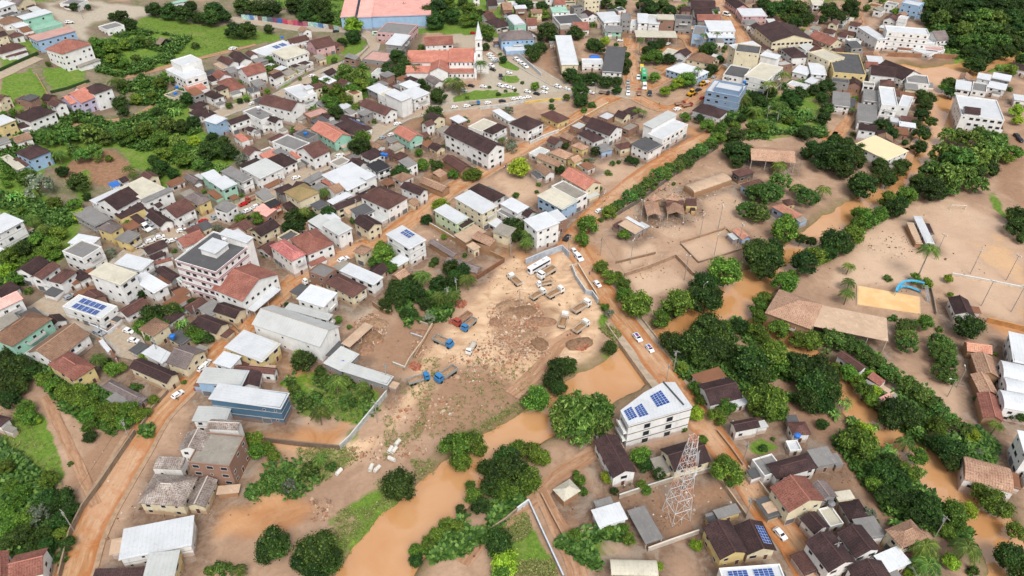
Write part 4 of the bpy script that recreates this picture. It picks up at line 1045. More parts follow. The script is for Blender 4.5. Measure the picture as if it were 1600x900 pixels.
ZG = {   # masks: kind -> list of (weight, outline)
 'grass': [(1, '205 40 225 25 320 38 400 50 440 60 380 75 330 88 255 106 190 122 150 112 138 72 170 58'), (.9, '0 120 50 108 72 140 72 165 30 170 0 158'), (.9, '65 105 130 100 132 136 80 142'),
  (1, '425 125 455 116 460 130 435 141'), (1, '445 112 485 107 480 118 450 119'), (1, '500 95 520 82 536 95 510 101'), (1, '525 60 572 62 570 80 540 90 525 76'), (1, '362 150 388 145 400 157 375 167'),
  (1, '707 150 747 139 815 147 816 152 750 161 707 164'), (1, '780 97 800 94 813 110 785 106'), (1, '787 118 812 117 811 130 785 128'), (1, '0 690 30 640 75 655 106 748 85 757 20 752 0 746'),
  (.85, '0 205 100 165 180 195 250 168 290 138 310 160 300 190 330 210 385 250 330 272 285 262 270 300 235 285 180 230 130 235 100 262 70 262 60 300 110 330 130 350 125 380 60 440 0 460'),
  (.8, '480 140 560 98 592 120 560 182 490 192'), (.6, '430 590 500 580 590 600 600 640 560 662 470 652'), (.5, '480 700 540 690 560 720 480 770 380 780 400 740'), (.55, '530 800 600 745 650 770 560 850 530 885 460 890 500 830'),
  (.8, '780 822 822 800 872 900 800 900'), (.6, '1150 160 1280 128 1292 205 1180 222'), (.5, '870 850 960 820 992 872 930 888'), (.8, '1158 700 1192 688 1226 700 1182 714'), (.9, '1440 0 1700 0 1700 118 1500 108 1450 60'),
  (.5, '1278 345 1330 308 1336 316 1284 354'), (.6, '1538 300 1560 300 1580 345 1562 340'), (.2, '740 560 830 570 850 600 800 650 700 700 650 690 700 620'), (.6, '930 555 985 530 990 548 950 570'), (.6, '935 470 975 520 960 535 930 510'), (.8, '350 -40 840 -40 790 60 500 40'),
  (.5, '530 640 560 610 590 640 545 700'), (.9, '-250 -60 230 -60 200 -10 -250 30'), (.9, '840 -60 1700 -60 1700 0 840 0'), (.6, '100 280 140 260 150 300 120 320'), (.8, '20 60 60 62 60 85 0 110 0 90')],
 'dry': [(.9, '0 0 640 0 700 170 560 235 330 340 200 400 190 560 60 540 0 480'), (.5, '200 400 420 320 430 360 300 420 300 560 200 560'), (.6, '640 0 980 0 940 60 700 60')],
 'pave': [(1, '65 5 130 0 240 15 238 24 150 32 132 42 138 62 110 66 80 20'), (1, '755 88 800 90 905 140 880 158 700 172 660 180 690 140 755 135'), (.9, '515 486 532 466 580 478 566 508'), (1, '545 -5 640 -5 640 40 560 40'), (.8, '700 45 745 45 745 80 705 75'),
  (.8, '450 105 500 98 505 108 460 118')],
 'wet': [(.8, '365 660 520 672 560 640 520 700 440 700 380 690'), (.8, '425 550 500 575 500 605 430 600'), (.7, '330 780 430 770 500 790 440 835 330 840'), (.8, '1300 130 1360 140 1350 155 1290 150'), (.9, '970 50 1070 50 1080 70 1060 90 990 80'), (.7, '1070 200 1110 205 1110 225 1060 235'),
  (.7, '540 330 640 340 660 350 600 400 520 400'), (.8, '760 345 800 350 830 400 760 400'), (.6, '680 260 740 270 700 300 640 300'), (.7, '810 390 880 385 860 430 820 420'), (.7, '330 480 350 460 380 490 350 510'), (.8, '1546 500 1600 515 1600 530 1545 510'), (.8, '1355 820 1395 830 1390 860 1360 850'), (.7, '900 380 940 390 960 440 930 440')],
 'dirt': [(1, '80 250 175 232 215 262 180 290 130 292 90 275'), (.9, '60 330 110 320 125 350 85 350'), (.7, '100 760 150 690 195 640 210 700 150 760'), (.8, '850 750 900 720 940 790 930 840 880 845'), (.8, '960 720 1110 735 1160 800 1090 840 1010 860 960 800'), (.7, '780 460 870 480 860 540 800 560 770 520'), (.8, '1180 700 1290 690 1400 780 1400 900 1300 900 1240 790'),
  (.7, '850 60 880 65 875 120 850 118'), (.7, '620 170 700 180 720 200 660 225'), (.8, '1270 40 1350 30 1370 90 1290 90 1270 60'), (.7, '1180 640 1290 560 1380 700 1290 700'), (.6, '570 560 640 480 700 500 660 560 620 600'), (.7, '1550 230 1600 200 1600 330 1560 300'), (.6, '680 560 860 600 780 680 640 680'), (.7, '400 700 470 700 470 760 400 760'), (.8, '1400 95 1500 85 1500 105 1440 110'), (.8, '620 330 680 280 720 300 680 340'), (.7, '255 250 285 250 300 300 275 300')],
 'churn': [(1, '420 690 600 680 660 560 740 470 800 400 890 390 940 480 930 560 880 580 800 600 740 560 640 640 560 720 430 790 330 850 330 820')],
 'pale': [(.9, '1340 340 1480 310 1600 360 1600 460 1440 440 1290 450 1330 390'), (.8, '965 385 1010 370 1030 395 975 420'), (.9, '1065 382 1130 358 1160 385 1092 410'), (.9, '985 432 1050 415 1080 440 1000 470'),
  (.8, '1490 435 1600 450 1600 500 1495 485'), (.7, '780 285 845 270 850 300 800 320'), (.8, '900 250 960 245 985 270 930 300'), (.6, '1340 600 1560 600 1560 720 1420 640'), (.5, '1030 300 1160 290 1180 360 1040 370'), (.7, '970 260 1000 255 990 290 965 300')]}
MASK = {}
for k, L in ZG.items():
    m = np.zeros(GX.shape)
    for wgt, s in L: m = np.maximum(m, wgt * inpoly(P2(s)))
    MASK[k] = m
MASK['bank'] = sst(5, .5, rd)
def blur(m):
    for _ in range(2):
        m = (m + np.roll(m, 1, 0) + np.roll(m, -1, 0) + np.roll(m, 1, 1) + np.roll(m, -1, 1)) / 5
    return m
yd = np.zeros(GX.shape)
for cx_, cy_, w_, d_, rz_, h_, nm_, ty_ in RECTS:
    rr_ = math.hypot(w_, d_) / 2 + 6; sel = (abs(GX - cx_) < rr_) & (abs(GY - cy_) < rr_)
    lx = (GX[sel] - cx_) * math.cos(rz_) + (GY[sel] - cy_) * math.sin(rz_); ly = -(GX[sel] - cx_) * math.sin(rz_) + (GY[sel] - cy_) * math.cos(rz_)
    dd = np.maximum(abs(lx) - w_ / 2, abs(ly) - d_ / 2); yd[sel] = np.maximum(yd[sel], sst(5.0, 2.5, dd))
MASK['yard'] = yd  # yard band round each building; its colour carries painted shade too
ny, nx = GX.shape
me = bpy.data.meshes.new('ground')
me.vertices.add(nx * ny); me.vertices.foreach_set('co', np.stack([GX.ravel(), GY.ravel(), GZc.ravel()], 1).astype(np.float32).ravel())
I = (np.arange(ny - 1)[:, None] * nx + np.arange(nx - 1)[None, :]).ravel()
Q = np.stack([I, I + 1, I + nx + 1, I + nx], 1).astype(np.int32)
me.loops.add(Q.size); me.loops.foreach_set('vertex_index', Q.ravel()); me.polygons.add(len(Q)); me.polygons.foreach_set('loop_start', np.arange(0, Q.size, 4, dtype=np.int32))
me.polygons.foreach_set('use_smooth', np.ones(len(Q), bool))
me.update(calc_edges=True)
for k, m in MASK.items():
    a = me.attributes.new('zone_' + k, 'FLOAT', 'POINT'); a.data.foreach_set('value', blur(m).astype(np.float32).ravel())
def ground_mat():
    t = NT('flooded_ground'); P = t.pos()
    n_big = t.noise(.03, P, 4); n_mid = t.noise(.12, P, 5, .65, .8); n_sm = t.noise(.8, P, 4, .65); n_fine = t.noise(3.5, P, 3, .7)
    stre = t.noise(.09, P, 6, .62, 1.8)
    mud = t.mix(t.ramp(n_mid, .35, .68), S(154, 126, 103), S(182, 152, 127))
    mud = t.mix(t.math('MULTIPLY', t.ramp(n_big, .45, .65), .6), mud, S(138, 110, 90))
    mud = t.mix(t.math('MULTIPLY', t.ramp(n_sm, .5, .72), .35), mud, S(120, 92, 72))
    dirt = t.mix(t.ramp(n_sm, .35, .65), S(128, 96, 74), S(156, 120, 92)); dirt = t.mix(t.math('MULTIPLY', t.ramp(n_fine, .5, .7), .5), dirt, S(92, 72, 56))
    pale = t.mix(t.ramp(stre, .4, .62), S(208, 178, 146), S(182, 148, 117)); pale = t.mix(t.math('MULTIPLY', t.ramp(n_sm, .56, .7), .35), pale, S(150, 116, 90))
    wv = t.n('TexWave', _wave_type='RINGS', Scale=.11, Distortion=9.0, Detail=3.0); wv.inputs['Detail Scale'].default_value = .6
    mp = t.n('Mapping'); t.set(mp.inputs['Vector'], P); mp.inputs['Location'].default_value = (-4, -190, 0); t.set(wv.inputs['Vector'], mp.outputs[0])
    pale = t.mix(t.math('MULTIPLY', t.math('MULTIPLY', t.ramp(wv.outputs['Fac'], .4, .1), t.ramp(n_mid, .4, .6)), .32), pale, S(164, 134, 108))
    silt = t.mix(t.ramp(n_big, .4, .62), S(196, 168, 142), S(180, 150, 126)); silt = t.mix(t.math('MULTIPLY', t.ramp(n_mid, .55, .72), .5), silt, S(166, 138, 114)); silt = t.mix(t.math('MULTIPLY', t.ramp(n_big, .58, .64), .7), silt, S(206, 168, 124))
    pave = t.mix(t.ramp(n_sm, .3, .7), S(178, 168, 152), S(160, 148, 130))
    wet = t.mix(t.ramp(n_mid, .35, .65), S(170, 112, 62), S(190, 142, 98))
    grass = t.mix(t.ramp(n_sm, .35, .65), S(80, 110, 36), S(112, 138, 48)); grass = t.mix(t.math('MULTIPLY', t.ramp(n_fine, .5, .68), .7), grass, S(52, 76, 30)); grass = t.mix(t.math('MULTIPLY', t.ramp(n_mid, .52, .7), .7), grass, S(128, 132, 74))
    dry = t.mix(t.ramp(n_mid, .42, .58), S(126, 112, 96), S(88, 96, 58)); dry = t.mix(t.math('MULTIPLY', t.ramp(n_sm, .5, .66), .6), dry, S(150, 138, 120))
    col = t.mix(t.attr('zone_dry'), mud, dry)
    for k, c in (('churn', pale), ('pale', silt), ('dirt', dirt), ('pave', pave), ('wet', wet)): col = t.mix(t.attr('zone_' + k), col, c)
    yard_shade_col = t.mix(t.ramp(n_sm, .4, .62), S(122, 102, 86), S(96, 76, 62)); yard_shade_col = t.mix(t.ramp(n_mid, .5, .6), yard_shade_col, S(136, 126, 114)); yard_shade_col = t.mix(t.math('MULTIPLY', t.ramp(n_fine, .5, .7), .4), yard_shade_col, S(72, 58, 48))  # yard dirt and concrete, darkened to paint in the shade between houses
    col = t.mix(t.math('MULTIPLY', t.attr('zone_yard'), .8), col, yard_shade_col)
    bk = t.mix(t.ramp(n_sm, .4, .6), S(112, 96, 66), S(88, 92, 48)); col = t.mix(t.math('MULTIPLY', t.attr('zone_bank'), .75), col, bk)
    gm = t.math('SUBTRACT', t.math('MULTIPLY', t.attr('zone_grass'), 1.75), t.ramp(n_mid, .25, .85)); col = t.mix(t.ramp(gm, .25, .6), col, grass)
    wetm = t.math('MAXIMUM', t.attr('zone_wet'), t.math('MAXIMUM', t.math('MULTIPLY', t.attr('zone_churn'), t.ramp(stre, .54, .6)), t.math('MULTIPLY', t.attr('zone_pale'), t.ramp(n_mid, .42, .5))))
    rough = t.math('SUBTRACT', t.math('SUBTRACT', .82, t.math('MULTIPLY', wetm, .6)), t.math('MULTIPLY', t.math('MULTIPLY', t.ramp(n_mid, .5, .6), t.math('SUBTRACT', 1.0, t.attr('zone_dry'))), .3), True)
    t.bump(t.math('ADD', n_sm, t.math('MULTIPLY', n_fine, .4)), .35, .25)
    return t.out(col, rough)
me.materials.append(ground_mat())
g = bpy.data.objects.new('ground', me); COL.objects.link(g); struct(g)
# water: a level sheet only where the channels are
def water_mat():
    t = NT('silty_water'); P = t.pos(); n = t.noise(.05, P, 4, .6, .5); n2 = t.noise(.7, t.scalev(P, (1, .6, 1)), 3)
    t.b.inputs['Specular IOR Level'].default_value = .5
    t.bump(n2, .04, .05)
    return t.out(t.mix(t.ramp(n, .35, .7), S(190, 136, 86), S(202, 156, 112)), .06, IOR=2.2)
xs = np.arange(-340, 400, 3.0); ys = np.arange(80, 560, 3.0); WX, WY = np.meshgrid(xs, ys); wd = np.full(WX.shape, 1e9)
for k in RIV: wd = np.minimum(wd, dist_poly(WX, WY, RIV_W[k], RIV[k][1]))
ok = wd < 5.5; idx = -np.ones(WX.shape, int); V = []; Fc = []
for j in range(len(ys) - 1):
    for i in range(len(xs) - 1):
        if ok[j, i] or ok[j, i + 1] or ok[j + 1, i] or ok[j + 1, i + 1]:
            q = []
            for a, b in ((j, i), (j, i + 1), (j + 1, i + 1), (j + 1, i)):
                if idx[a, b] < 0: idx[a, b] = len(V); V.append((xs[b], ys[a], -1.25))
                q.append(int(idx[a, b]))
            Fc.append(tuple(q))
struct(mesh_obj('river_water', V, Fc, water_mat()))

# ------------------------------------------------------------------ roads
def road_mat(kind):
    t = NT('road_' + kind); P = t.pos(); uv = t.n('UVMap').outputs[0]
    a = t.noise(.25, t.scalev(uv, (3.2, .35, 1)), 5, .65, .6); b = t.noise(.9, P, 5, .65); c = t.noise(.05, P, 3); n4 = t.noise(.14, P, 4, .6, 1.0)
    sx = t.n('SeparateXYZ'); t.set(sx.inputs[0], uv)
    edge = t.math('ABSOLUTE', sx.outputs[0])
    if kind == 'muddy':
        col = t.mix(t.ramp(a, .36, .64), S(188, 152, 118), S(158, 110, 70)); col = t.mix(t.math('MULTIPLY', t.ramp(n4, .46, .62), .75), col, S(172, 110, 62))
        col = t.mix(t.math('MULTIPLY', t.ramp(c, .45, .6), .5), col, S(196, 164, 136)); col = t.mix(t.math('MULTIPLY', t.ramp(b, .54, .7), .4), col, S(132, 90, 58))
        col = t.mix(t.math('MULTIPLY', t.ramp(t.math('ADD', edge, t.math('MULTIPLY', t.noise(.2, P, 4), 4.0)), 4.6, 5.6), .7), col, S(160, 98, 50))
        r = t.math('SUBTRACT', .85, t.math('MULTIPLY', t.ramp(n4, .45, .58), .6))
    elif kind == 'paved':
        col = t.mix(t.ramp(b, .35, .7), S(172, 160, 142), S(150, 136, 118)); col = t.mix(t.math('MULTIPLY', t.ramp(a, .45, .65), .5), col, S(176, 144, 116)); r = .9
    else:
        col = t.mix(t.ramp(a, .4, .62), S(150, 112, 84), S(176, 142, 114)); col = t.mix(t.math('MULTIPLY', t.ramp(b, .5, .7), .4), col, S(112, 84, 62)); r = .9
    t.bump(t.math('ADD', a, t.math('MULTIPLY', b, .5)), .3, .2)
    return t.out(col, r)
RM = {k: road_mat(k) for k in ('muddy', 'paved', 'dirt')}
def smooth_line(pts, step=3.0):
    out = []; n = len(pts)
    for i in range(n - 1):
        p0, p1, p2, p3 = pts[max(i - 1, 0)], pts[i], pts[i + 1], pts[min(i + 2, n - 1)]
        m = max(2, int((p2 - p1).length / step))
        for k in range(m):
            t = k / m; out.append(.5 * ((2 * p1) + (p2 - p0) * t + (2 * p0 - 5 * p1 + 4 * p2 - p3) * t * t + (3 * p1 - p0 - 3 * p2 + p3) * t * t * t))
    out.append(pts[-1].copy()); return out
for ri, (kind, wd_, s, nm) in enumerate(ROADS):
    pts = [at(u, v) for u, v in P2(s)]
    for p in pts: p.z = 0
    L = smooth_line(pts); V = []; U = []; Fc = []; dist = 0; NC = 5
    for i, p in enumerate(L):
        d = (L[min(i + 1, len(L) - 1)] - L[max(i - 1, 0)]); d.normalize(); nrm = Vector((-d.y, d.x, 0)); dist += (p - L[i - 1]).length if i else 0
        hw = wd_ / 2 * (1 + .16 * (float(VN(p.x, p.y, 9)) - .5) * 2)
        for k in range(NC):
            t = k / (NC - 1) * 2 - 1; q = p + nrm * hw * t
            V.append((q.x, q.y, gz(q.x, q.y) + .14 + .004 * ri)); U.append((t * hw, dist))
    for i in range(len(L) - 1):
        for k in range(NC - 1): Fc.append((i * NC + k + 1, i * NC + k, (i + 1) * NC + k, (i + 1) * NC + k + 1))
    uvs = [U[j] for f in Fc for j in f]
    struct(mesh_obj(nm, V, Fc, RM[kind], uvs=uvs))
    if nm == 'street' and wd_ >= 6.5 and ri not in (1, 2):     # raised pavements with a kerb
        for sgn in (-1, 1):
            V = []; Fc = []
            for i, p in enumerate(L):
                d = (L[min(i + 1, len(L) - 1)] - L[max(i - 1, 0)]); d.normalize(); nrm = Vector((-d.y, d.x, 0)) * sgn
                hw = wd_ / 2 * (1 + .16 * (float(VN(p.x, p.y, 9)) - .5) * 2)
                for o_, z_ in ((hw - .1, -.3), (hw - .1, .26), (hw + 1.2, .26), (hw + 1.2, -.3)):
                    q = p + nrm * o_; V.append((q.x, q.y, gz(q.x, q.y) + z_ + .002 * ri))
            for i in range(len(L) - 1):
                for k in range(3):
                    a = i * 4 + k; Fc.append((a, a + 1, a + 5, a + 4) if sgn < 0 else (a + 4, a + 5, a + 1, a))
            struct(mesh_obj('pavement', V, Fc, plain('pavement_' + kind, (168, 140, 114) if kind == 'muddy' else (172, 164, 152), .9, var=.3, scale=.7)))

# the white apartment house by the bridge: six-sided roof
def bridge_house():
    pts = [(970, 641), (982.5, 664), (1081, 636), (1054, 597.5), (1036, 597.5), (1007, 613)]
    h = 10.5; Wp = [at(u, v, h) for u, v in pts]; c = sum(Wp, Vector()) / 6; c.z = 0
    root = empty('apartment_house', c, 0); q = [(p.x - c.x, p.y - c.y) for p in Wp]
    n = 6; V = [(a, b, z) for z in (-2.5, h - .1) for a, b in q]
    mesh_obj('wall', V, [(k, (k + 1) % n, n + (k + 1) % n, n + k) for k in range(n)], wall_mat('w'), root)
    V = [(a * 1.02, b * 1.02, z) for z in (h - .25, h) for a, b in q]
    roof = mesh_obj('roof', V, [tuple(range(n))[::-1], tuple(range(n, 2 * n))] + [(k, (k + 1) % n, n + (k + 1) % n, n + k) for k in range(n)], roof_mat('wh'), root, uvs=[(V[j][0], V[j][1]) for f in [tuple(range(n))[::-1], tuple(range(n, 2 * n))] for j in f] + [(0, 0)] * 24)
    a = Vector(q[1] + (0,)); b = Vector(q[2] + (0,)); d = (b - a).normalized(); nrm = Vector((d.y, -d.x, 0)); L = (b - a).length; ang = math.atan2(d.y, d.x)
    up = Vector((-d.y, d.x, 0))
    for cs, nx_, ny_ in (('92 828 145 805 105 740 58 768', 3, 6), ('158 808 215 790 170 720 125 748', 3, 6), ('268 745 348 715 290 638 222 675', 4, 6)):
        o = solar(None, 0, 1, 0, 1, 0, nx_, ny_, 0)
        for k, (x_, y_) in enumerate(P2(cs)):
            p_ = at(960 + x_ / 4, 450 + y_ / 4, h + .2) - c
            o.data.vertices[k].co = (p_.x, p_.y, h + .2); o.data.vertices[k + 4].co = (p_.x, p_.y, h + .06)
        o.parent = roof
    for k in range(3):
        z = h - .9 - k * 3.1
        MBx = MB(); e = nrm * .07
        p0, p1 = a + e, b + e; MBx.bar((p0.x, p0.y, z), (p1.x, p1.y, z), .13); MBx.build('storey_band', plain('band_grey', (120, 112, 104)), root)
        for s in (.3, .66):
            o = bpy.data.objects.new('window', window_mesh(2.0, 1.9, GLASS(), 'big')); COL.objects.link(o); o.parent = root; p = a + d * L * s + nrm * .06
            o.location = (p.x, p.y, z - 1.55); o.rotation_euler = (0, 0, ang)
    a = Vector(q[0] + (0,)); b = Vector(q[1] + (0,)); d = (b - a).normalized(); nrm = Vector((d.y, -d.x, 0)); L = (b - a).length; ang = math.atan2(d.y, d.x)
    for k in range(3):
        z = h - 2.5 - k * 3.1; p = (a + b) / 2 + nrm * .06
        o = bpy.data.objects.new('window', window_mesh(L * .8, 1.5, GLASS(), 'strip')); COL.objects.link(o); o.parent = root; o.location = (p.x, p.y, z); o.rotation_euler = (0, 0, ang)
        m = MB(); m.box(-L * .45, L * .45, -1.1, 0, -1.4, -1.2); m.box(-L * .45, L * .45, -1.1, -1.0, -1.2, -.4); o = m.build('balcony', wall_mat('w'), root); o.location = (p.x, p.y, z); o.rotation_euler = (0, 0, ang)
    p = (Wp[2] + Wp[3]) / 2 - c; m = MB(); u0 = Vector(q[3] + (0,)) * .995 ; u1 = Vector(q[2] + (0,)) * .78
    m.bar((q[4][0], q[4][1], h + .3), (u1.x, u1.y, h + .3), .25); m.build('roof_parapet', plain('dark_gutter', (80, 82, 84)), root)
    reg(root, 'white angular apartment house with three blocks of solar panels on its roof', 'building', None, (1020, 650), True)
bridge_house()
# church tower
def church():
    A, B, C = [at(640 + x / 4, y / 4, 9) for x, y in ((245, 300), (242, 388), (405, 390))]
    ctr, W_, D_, rz = rect_from(A, B, C); c = Vector((ctr.x, ctr.y, gz(ctr.x, ctr.y)))
    root = empty('church', c, rz); wl = wall_mat('w')
    Rm = Matrix.Rotation(-rz, 3, 'Z')
    block(root, 0, 0, W_, D_, -1, 9, 'gC', 'or_', 'w', 'nave')
    block(root, 0, -D_ / 2 - 2.6, W_, 6.0, -1, 5.0, 'f', 'or_', 'w', 'aisle')
    block(root, 0, D_ / 2 + 2.6, W_, 6.0, -1, 5.0, 'f', 'or_', 'w', 'aisle')
    block(root, -W_ / 2 - 12, 2, 24, D_ * .8, -1, 7.2, 'gC', 'or_', 'w', 'chancel')
    block(root, -W_ / 2 - 5, -D_ / 2 - 2, 11, 13, -1, 6.5, 'gA', 'or_', 'w', 'transept')
    block(root, -W_ / 2 - 17, -D_ / 2 - 1, 14, 9, -1, 5.0, 'gC', 'or_', 'w', 'sacristy')
    fx = W_ / 2 + 1.2
    m = MB(); m.box(W_ / 2 - .2, fx, -D_ / 2 - 5, D_ / 2 + 5, -1, 6.5); m.prism([(W_ / 2 - .15, -D_ / 2 - 1), (fx - .05, -D_ / 2 - 1), (fx - .05, D_ / 2 + 1), (W_ / 2 - .15, D_ / 2 + 1)], 6.5, 11.5); m.build('facade', wl, root)
    tx, ty, tw = fx + 1.2, -2.0, 1.9
    m = MB(); m.box(tx - tw, tx + tw, ty - tw, ty + tw, -1, 19)
    tower = m.build('bell_tower', wl, root)
    m = MB(); m.box(tx - tw - .25, tx + tw + .25, ty - tw - .25, ty + tw + .25, 13, 13.4); m.box(tx - tw - .25, tx + tw + .25, ty - tw - .25, ty + tw + .25, 19, 19.5); m.build('cornice', plain('cornice_white', (205, 205, 205)), root).parent = tower
    m = MB(); m.add([(tx - tw, ty - tw, 19.5), (tx + tw, ty - tw, 19.5), (tx + tw, ty + tw, 19.5), (tx - tw, ty + tw, 19.5), (tx, ty, 29)], [(0, 1, 4), (1, 2, 4), (2, 3, 4), (3, 0, 4), (3, 2, 1, 0)]); m.build('spire', plain('spire_white', (206, 210, 214)), root).parent = tower
    for z, hh in ((16.2, 2.4), (10, 1.8), (5.5, 2.0)):
        for ang, dx, dy in ((0, 0, -tw - .02), (math.pi / 2, tw + .02, 0)):
            o = bpy.data.objects.new('belfry_opening', window_mesh(1.1, hh, GLASS(), 'bell%s' % hh)); COL.objects.link(o); o.parent = tower; o.location = (tx + dx, ty + dy, z); o.rotation_euler = (0, 0, ang)
    for k in range(6):
        for y, z in ((-D_ / 2 + .42, 7.6), (-D_ / 2 - 5.62, 3.3)):
            o = bpy.data.objects.new('arched_window', window_mesh(.8, 1.4, GLASS(), 'arch')); COL.objects.link(o); o.parent = root; o.location = (-W_ / 2 + (k + .5) * W_ / 6, y, z)
    m = MB()
    for k in range(4): m.box(fx, fx + 9 - k * 1.2, -7 + k * .5, 7 - k * .5, -1 + k * .45, -.55 + k * .45)
    m.build('steps', plain('steps_stone', (200, 196, 188)), root)
    reg(root, 'white church with orange tiled roofs and a slender pointed bell tower', 'church', None, (745, 105), True)
church()
# ------------------------------------------------------------------ trees
def leaf_mat(name, c0, c1, c2):
    t = NT(name); a = t.attr('clump'); b = t.attr('leaf'); r = obj_random(t)
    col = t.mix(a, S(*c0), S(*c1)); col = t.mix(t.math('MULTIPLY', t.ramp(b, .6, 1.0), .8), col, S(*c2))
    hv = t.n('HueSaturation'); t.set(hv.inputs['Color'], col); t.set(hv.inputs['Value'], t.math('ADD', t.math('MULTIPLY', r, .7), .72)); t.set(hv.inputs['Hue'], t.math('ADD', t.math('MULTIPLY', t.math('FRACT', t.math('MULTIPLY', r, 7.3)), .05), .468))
    t.out(hv.outputs[0], .6); t.b.inputs['Specular IOR Level'].default_value = .2
    return t.m
LM = {'m': leaf_mat('leaves_dark', (20, 38, 14), (50, 78, 28), (82, 108, 46)), 'g': leaf_mat('leaves_mid', (40, 64, 20), (84, 116, 38), (122, 148, 58)), 'b': leaf_mat('leaves_bright', (76, 104, 22), (132, 160, 46), (164, 180, 64)),
      'f': leaf_mat('leaves_feathery', (38, 66, 24), (88, 122, 48), (130, 156, 80)), 'd': leaf_mat('leaves_grey', (72, 84, 66), (122, 130, 106), (146, 152, 132)), 't': leaf_mat('leaves_trimmed', (34, 60, 24), (84, 116, 46), (126, 152, 78)),
      'c': leaf_mat('leaves_palm', (36, 62, 22), (76, 104, 38), (122, 138, 62)), 'n': leaf_mat('leaves_banana', (52, 92, 34), (92, 138, 56), (130, 160, 84)), 's': leaf_mat('leaves_bush', (36, 62, 24), (74, 104, 42), (112, 136, 64))}
LM['gr'] = leaf_mat('leaves_grass', (84, 94, 46), (122, 122, 70), (150, 144, 98))
BARK = lambda: plain('bark', (96, 80, 66), .95, var=.4, scale=2)
def attr_mesh(name, V, Fc, clump, leaf, mat, smooth=False):
    me = bpy.data.meshes.new(name); me.from_pydata(V, [], Fc); me.materials.append(mat)
    for k, arr in (('clump', clump), ('leaf', leaf)):
        a = me.attributes.new(k, 'FLOAT', 'FACE'); a.data.foreach_set('value', np.array(arr, np.float32))
    me.update(); return me
def crown_mesh(kind, seed, lobes, per, zr, leaf, lr=(.24, .38), spread=.68, long=1.0, droop=0.0, top=0.0):
    """leaf-sized faces spread over and through many clumps; unit crown radius, centre at the origin"""
    r = np.random.RandomState(seed); V = []; Fc = []; CL = []; LF = []
    for i in range(lobes):
        if i == 0: c = np.array([0, 0, .25 * zr]); L = .5
        else:
            ph = r.rand() * 2 * math.pi; z = r.uniform(-.75, 1.0); s = math.sqrt(max(0, 1 - z * z)) if z > 0 else math.sqrt(1 - z * z * .6)
            rr = spread * r.uniform(.75, 1.08); c = np.array([math.cos(ph) * s * rr, math.sin(ph) * s * rr, z * zr * spread]); L = r.uniform(*lr)
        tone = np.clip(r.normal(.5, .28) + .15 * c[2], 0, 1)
        n = int(per * (L / .3) ** 2)
        for k in range(n):
            d = r.normal(size=3); d /= np.linalg.norm(d); d[2] = abs(d[2]) * .8 + d[2] * .2; d /= np.linalg.norm(d)
            p = c + d * L * (r.uniform(.72, 1.12) if r.rand() < .88 else r.uniform(1.1, 1.5)) * np.array([1, 1, .82]); p[2] -= droop * (p[0] ** 2 + p[1] ** 2)
            nn = d + r.normal(size=3) * .55; nn /= np.linalg.norm(nn)
            u = np.cross(nn, [0, 0, 1] if abs(nn[2]) < .9 else [1, 0, 0]); u /= np.linalg.norm(u); v = np.cross(nn, u); a = r.rand() * 6.28
            u, v = u * math.cos(a) + v * math.sin(a), v * math.cos(a) - u * math.sin(a); q = leaf * r.uniform(.6, 1.3)
            b = len(V); V += [tuple(p - u * q * long), tuple(p + v * q * .55), tuple(p + u * q * long), tuple(p - v * q * .55)]; Fc.append((b, b + 1, b + 2, b + 3)); CL.append(np.clip(tone + r.normal() * .12, 0, 1)); LF.append(r.rand())
        # inner mass closing the crown, its tone lowered to paint shade in the gaps
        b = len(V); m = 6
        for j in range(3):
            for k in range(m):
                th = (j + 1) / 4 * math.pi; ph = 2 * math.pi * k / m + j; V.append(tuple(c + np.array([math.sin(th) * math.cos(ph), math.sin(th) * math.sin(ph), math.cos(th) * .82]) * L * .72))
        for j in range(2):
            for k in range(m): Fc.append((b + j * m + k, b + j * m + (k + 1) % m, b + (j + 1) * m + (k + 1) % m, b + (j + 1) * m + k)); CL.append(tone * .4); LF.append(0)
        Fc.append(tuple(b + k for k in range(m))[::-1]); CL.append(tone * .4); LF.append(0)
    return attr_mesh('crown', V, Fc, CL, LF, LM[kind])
def trunk_mesh(seed, h, r0, limbs=5, reach=.6):
    r = random.Random(seed); m = MB(); p = Vector((0, 0, -.5)); q = Vector((r.uniform(-.1, .1) * h, r.uniform(-.1, .1) * h, h * .55)); m.bar(p, q, r0, 7, r0 * .7)
    for k in range(limbs):
        a = 2 * math.pi * k / limbs + r.uniform(-.3, .3); e = q + Vector((math.cos(a) * reach, math.sin(a) * reach, h * r.uniform(.35, .6))); m.bar(q - Vector((0, 0, .1)), e, r0 * .5, 5, r0 * .15)
    me = bpy.data.meshes.new('trunk'); me.from_pydata(m.v, [], m.f); me.materials.append(BARK()); me.update(); return me
CR = {'m': [crown_mesh('m', s, 34, 62, .8, .062) for s in (1, 2, 3, 4)], 'g': [crown_mesh('g', s, 30, 55, .78, .07, spread=.7) for s in (11, 12, 13)], 'b': [crown_mesh('b', s, 26, 45, .75, .08) for s in (21, 22)],
      'f': [crown_mesh('f', s, 46, 44, .8, .075, (.14, .26), .78, 1.7, .1) for s in (31, 32, 33)], 'd': [crown_mesh('d', s, 36, 36, .7, .06, (.12, .22), .8, 1.3) for s in (41, 42)],
      't': [crown_mesh('t', s, 44, 50, .62, .055, (.16, .24), .78, 1.0) for s in (51, 52, 53)], 's': [crown_mesh('s', s, 16, 40, .7, .1, (.25, .4), .65, 1.4) for s in (61, 62)]}
TK = [trunk_mesh(s, 1.0, .055) for s in (1, 2, 3)]
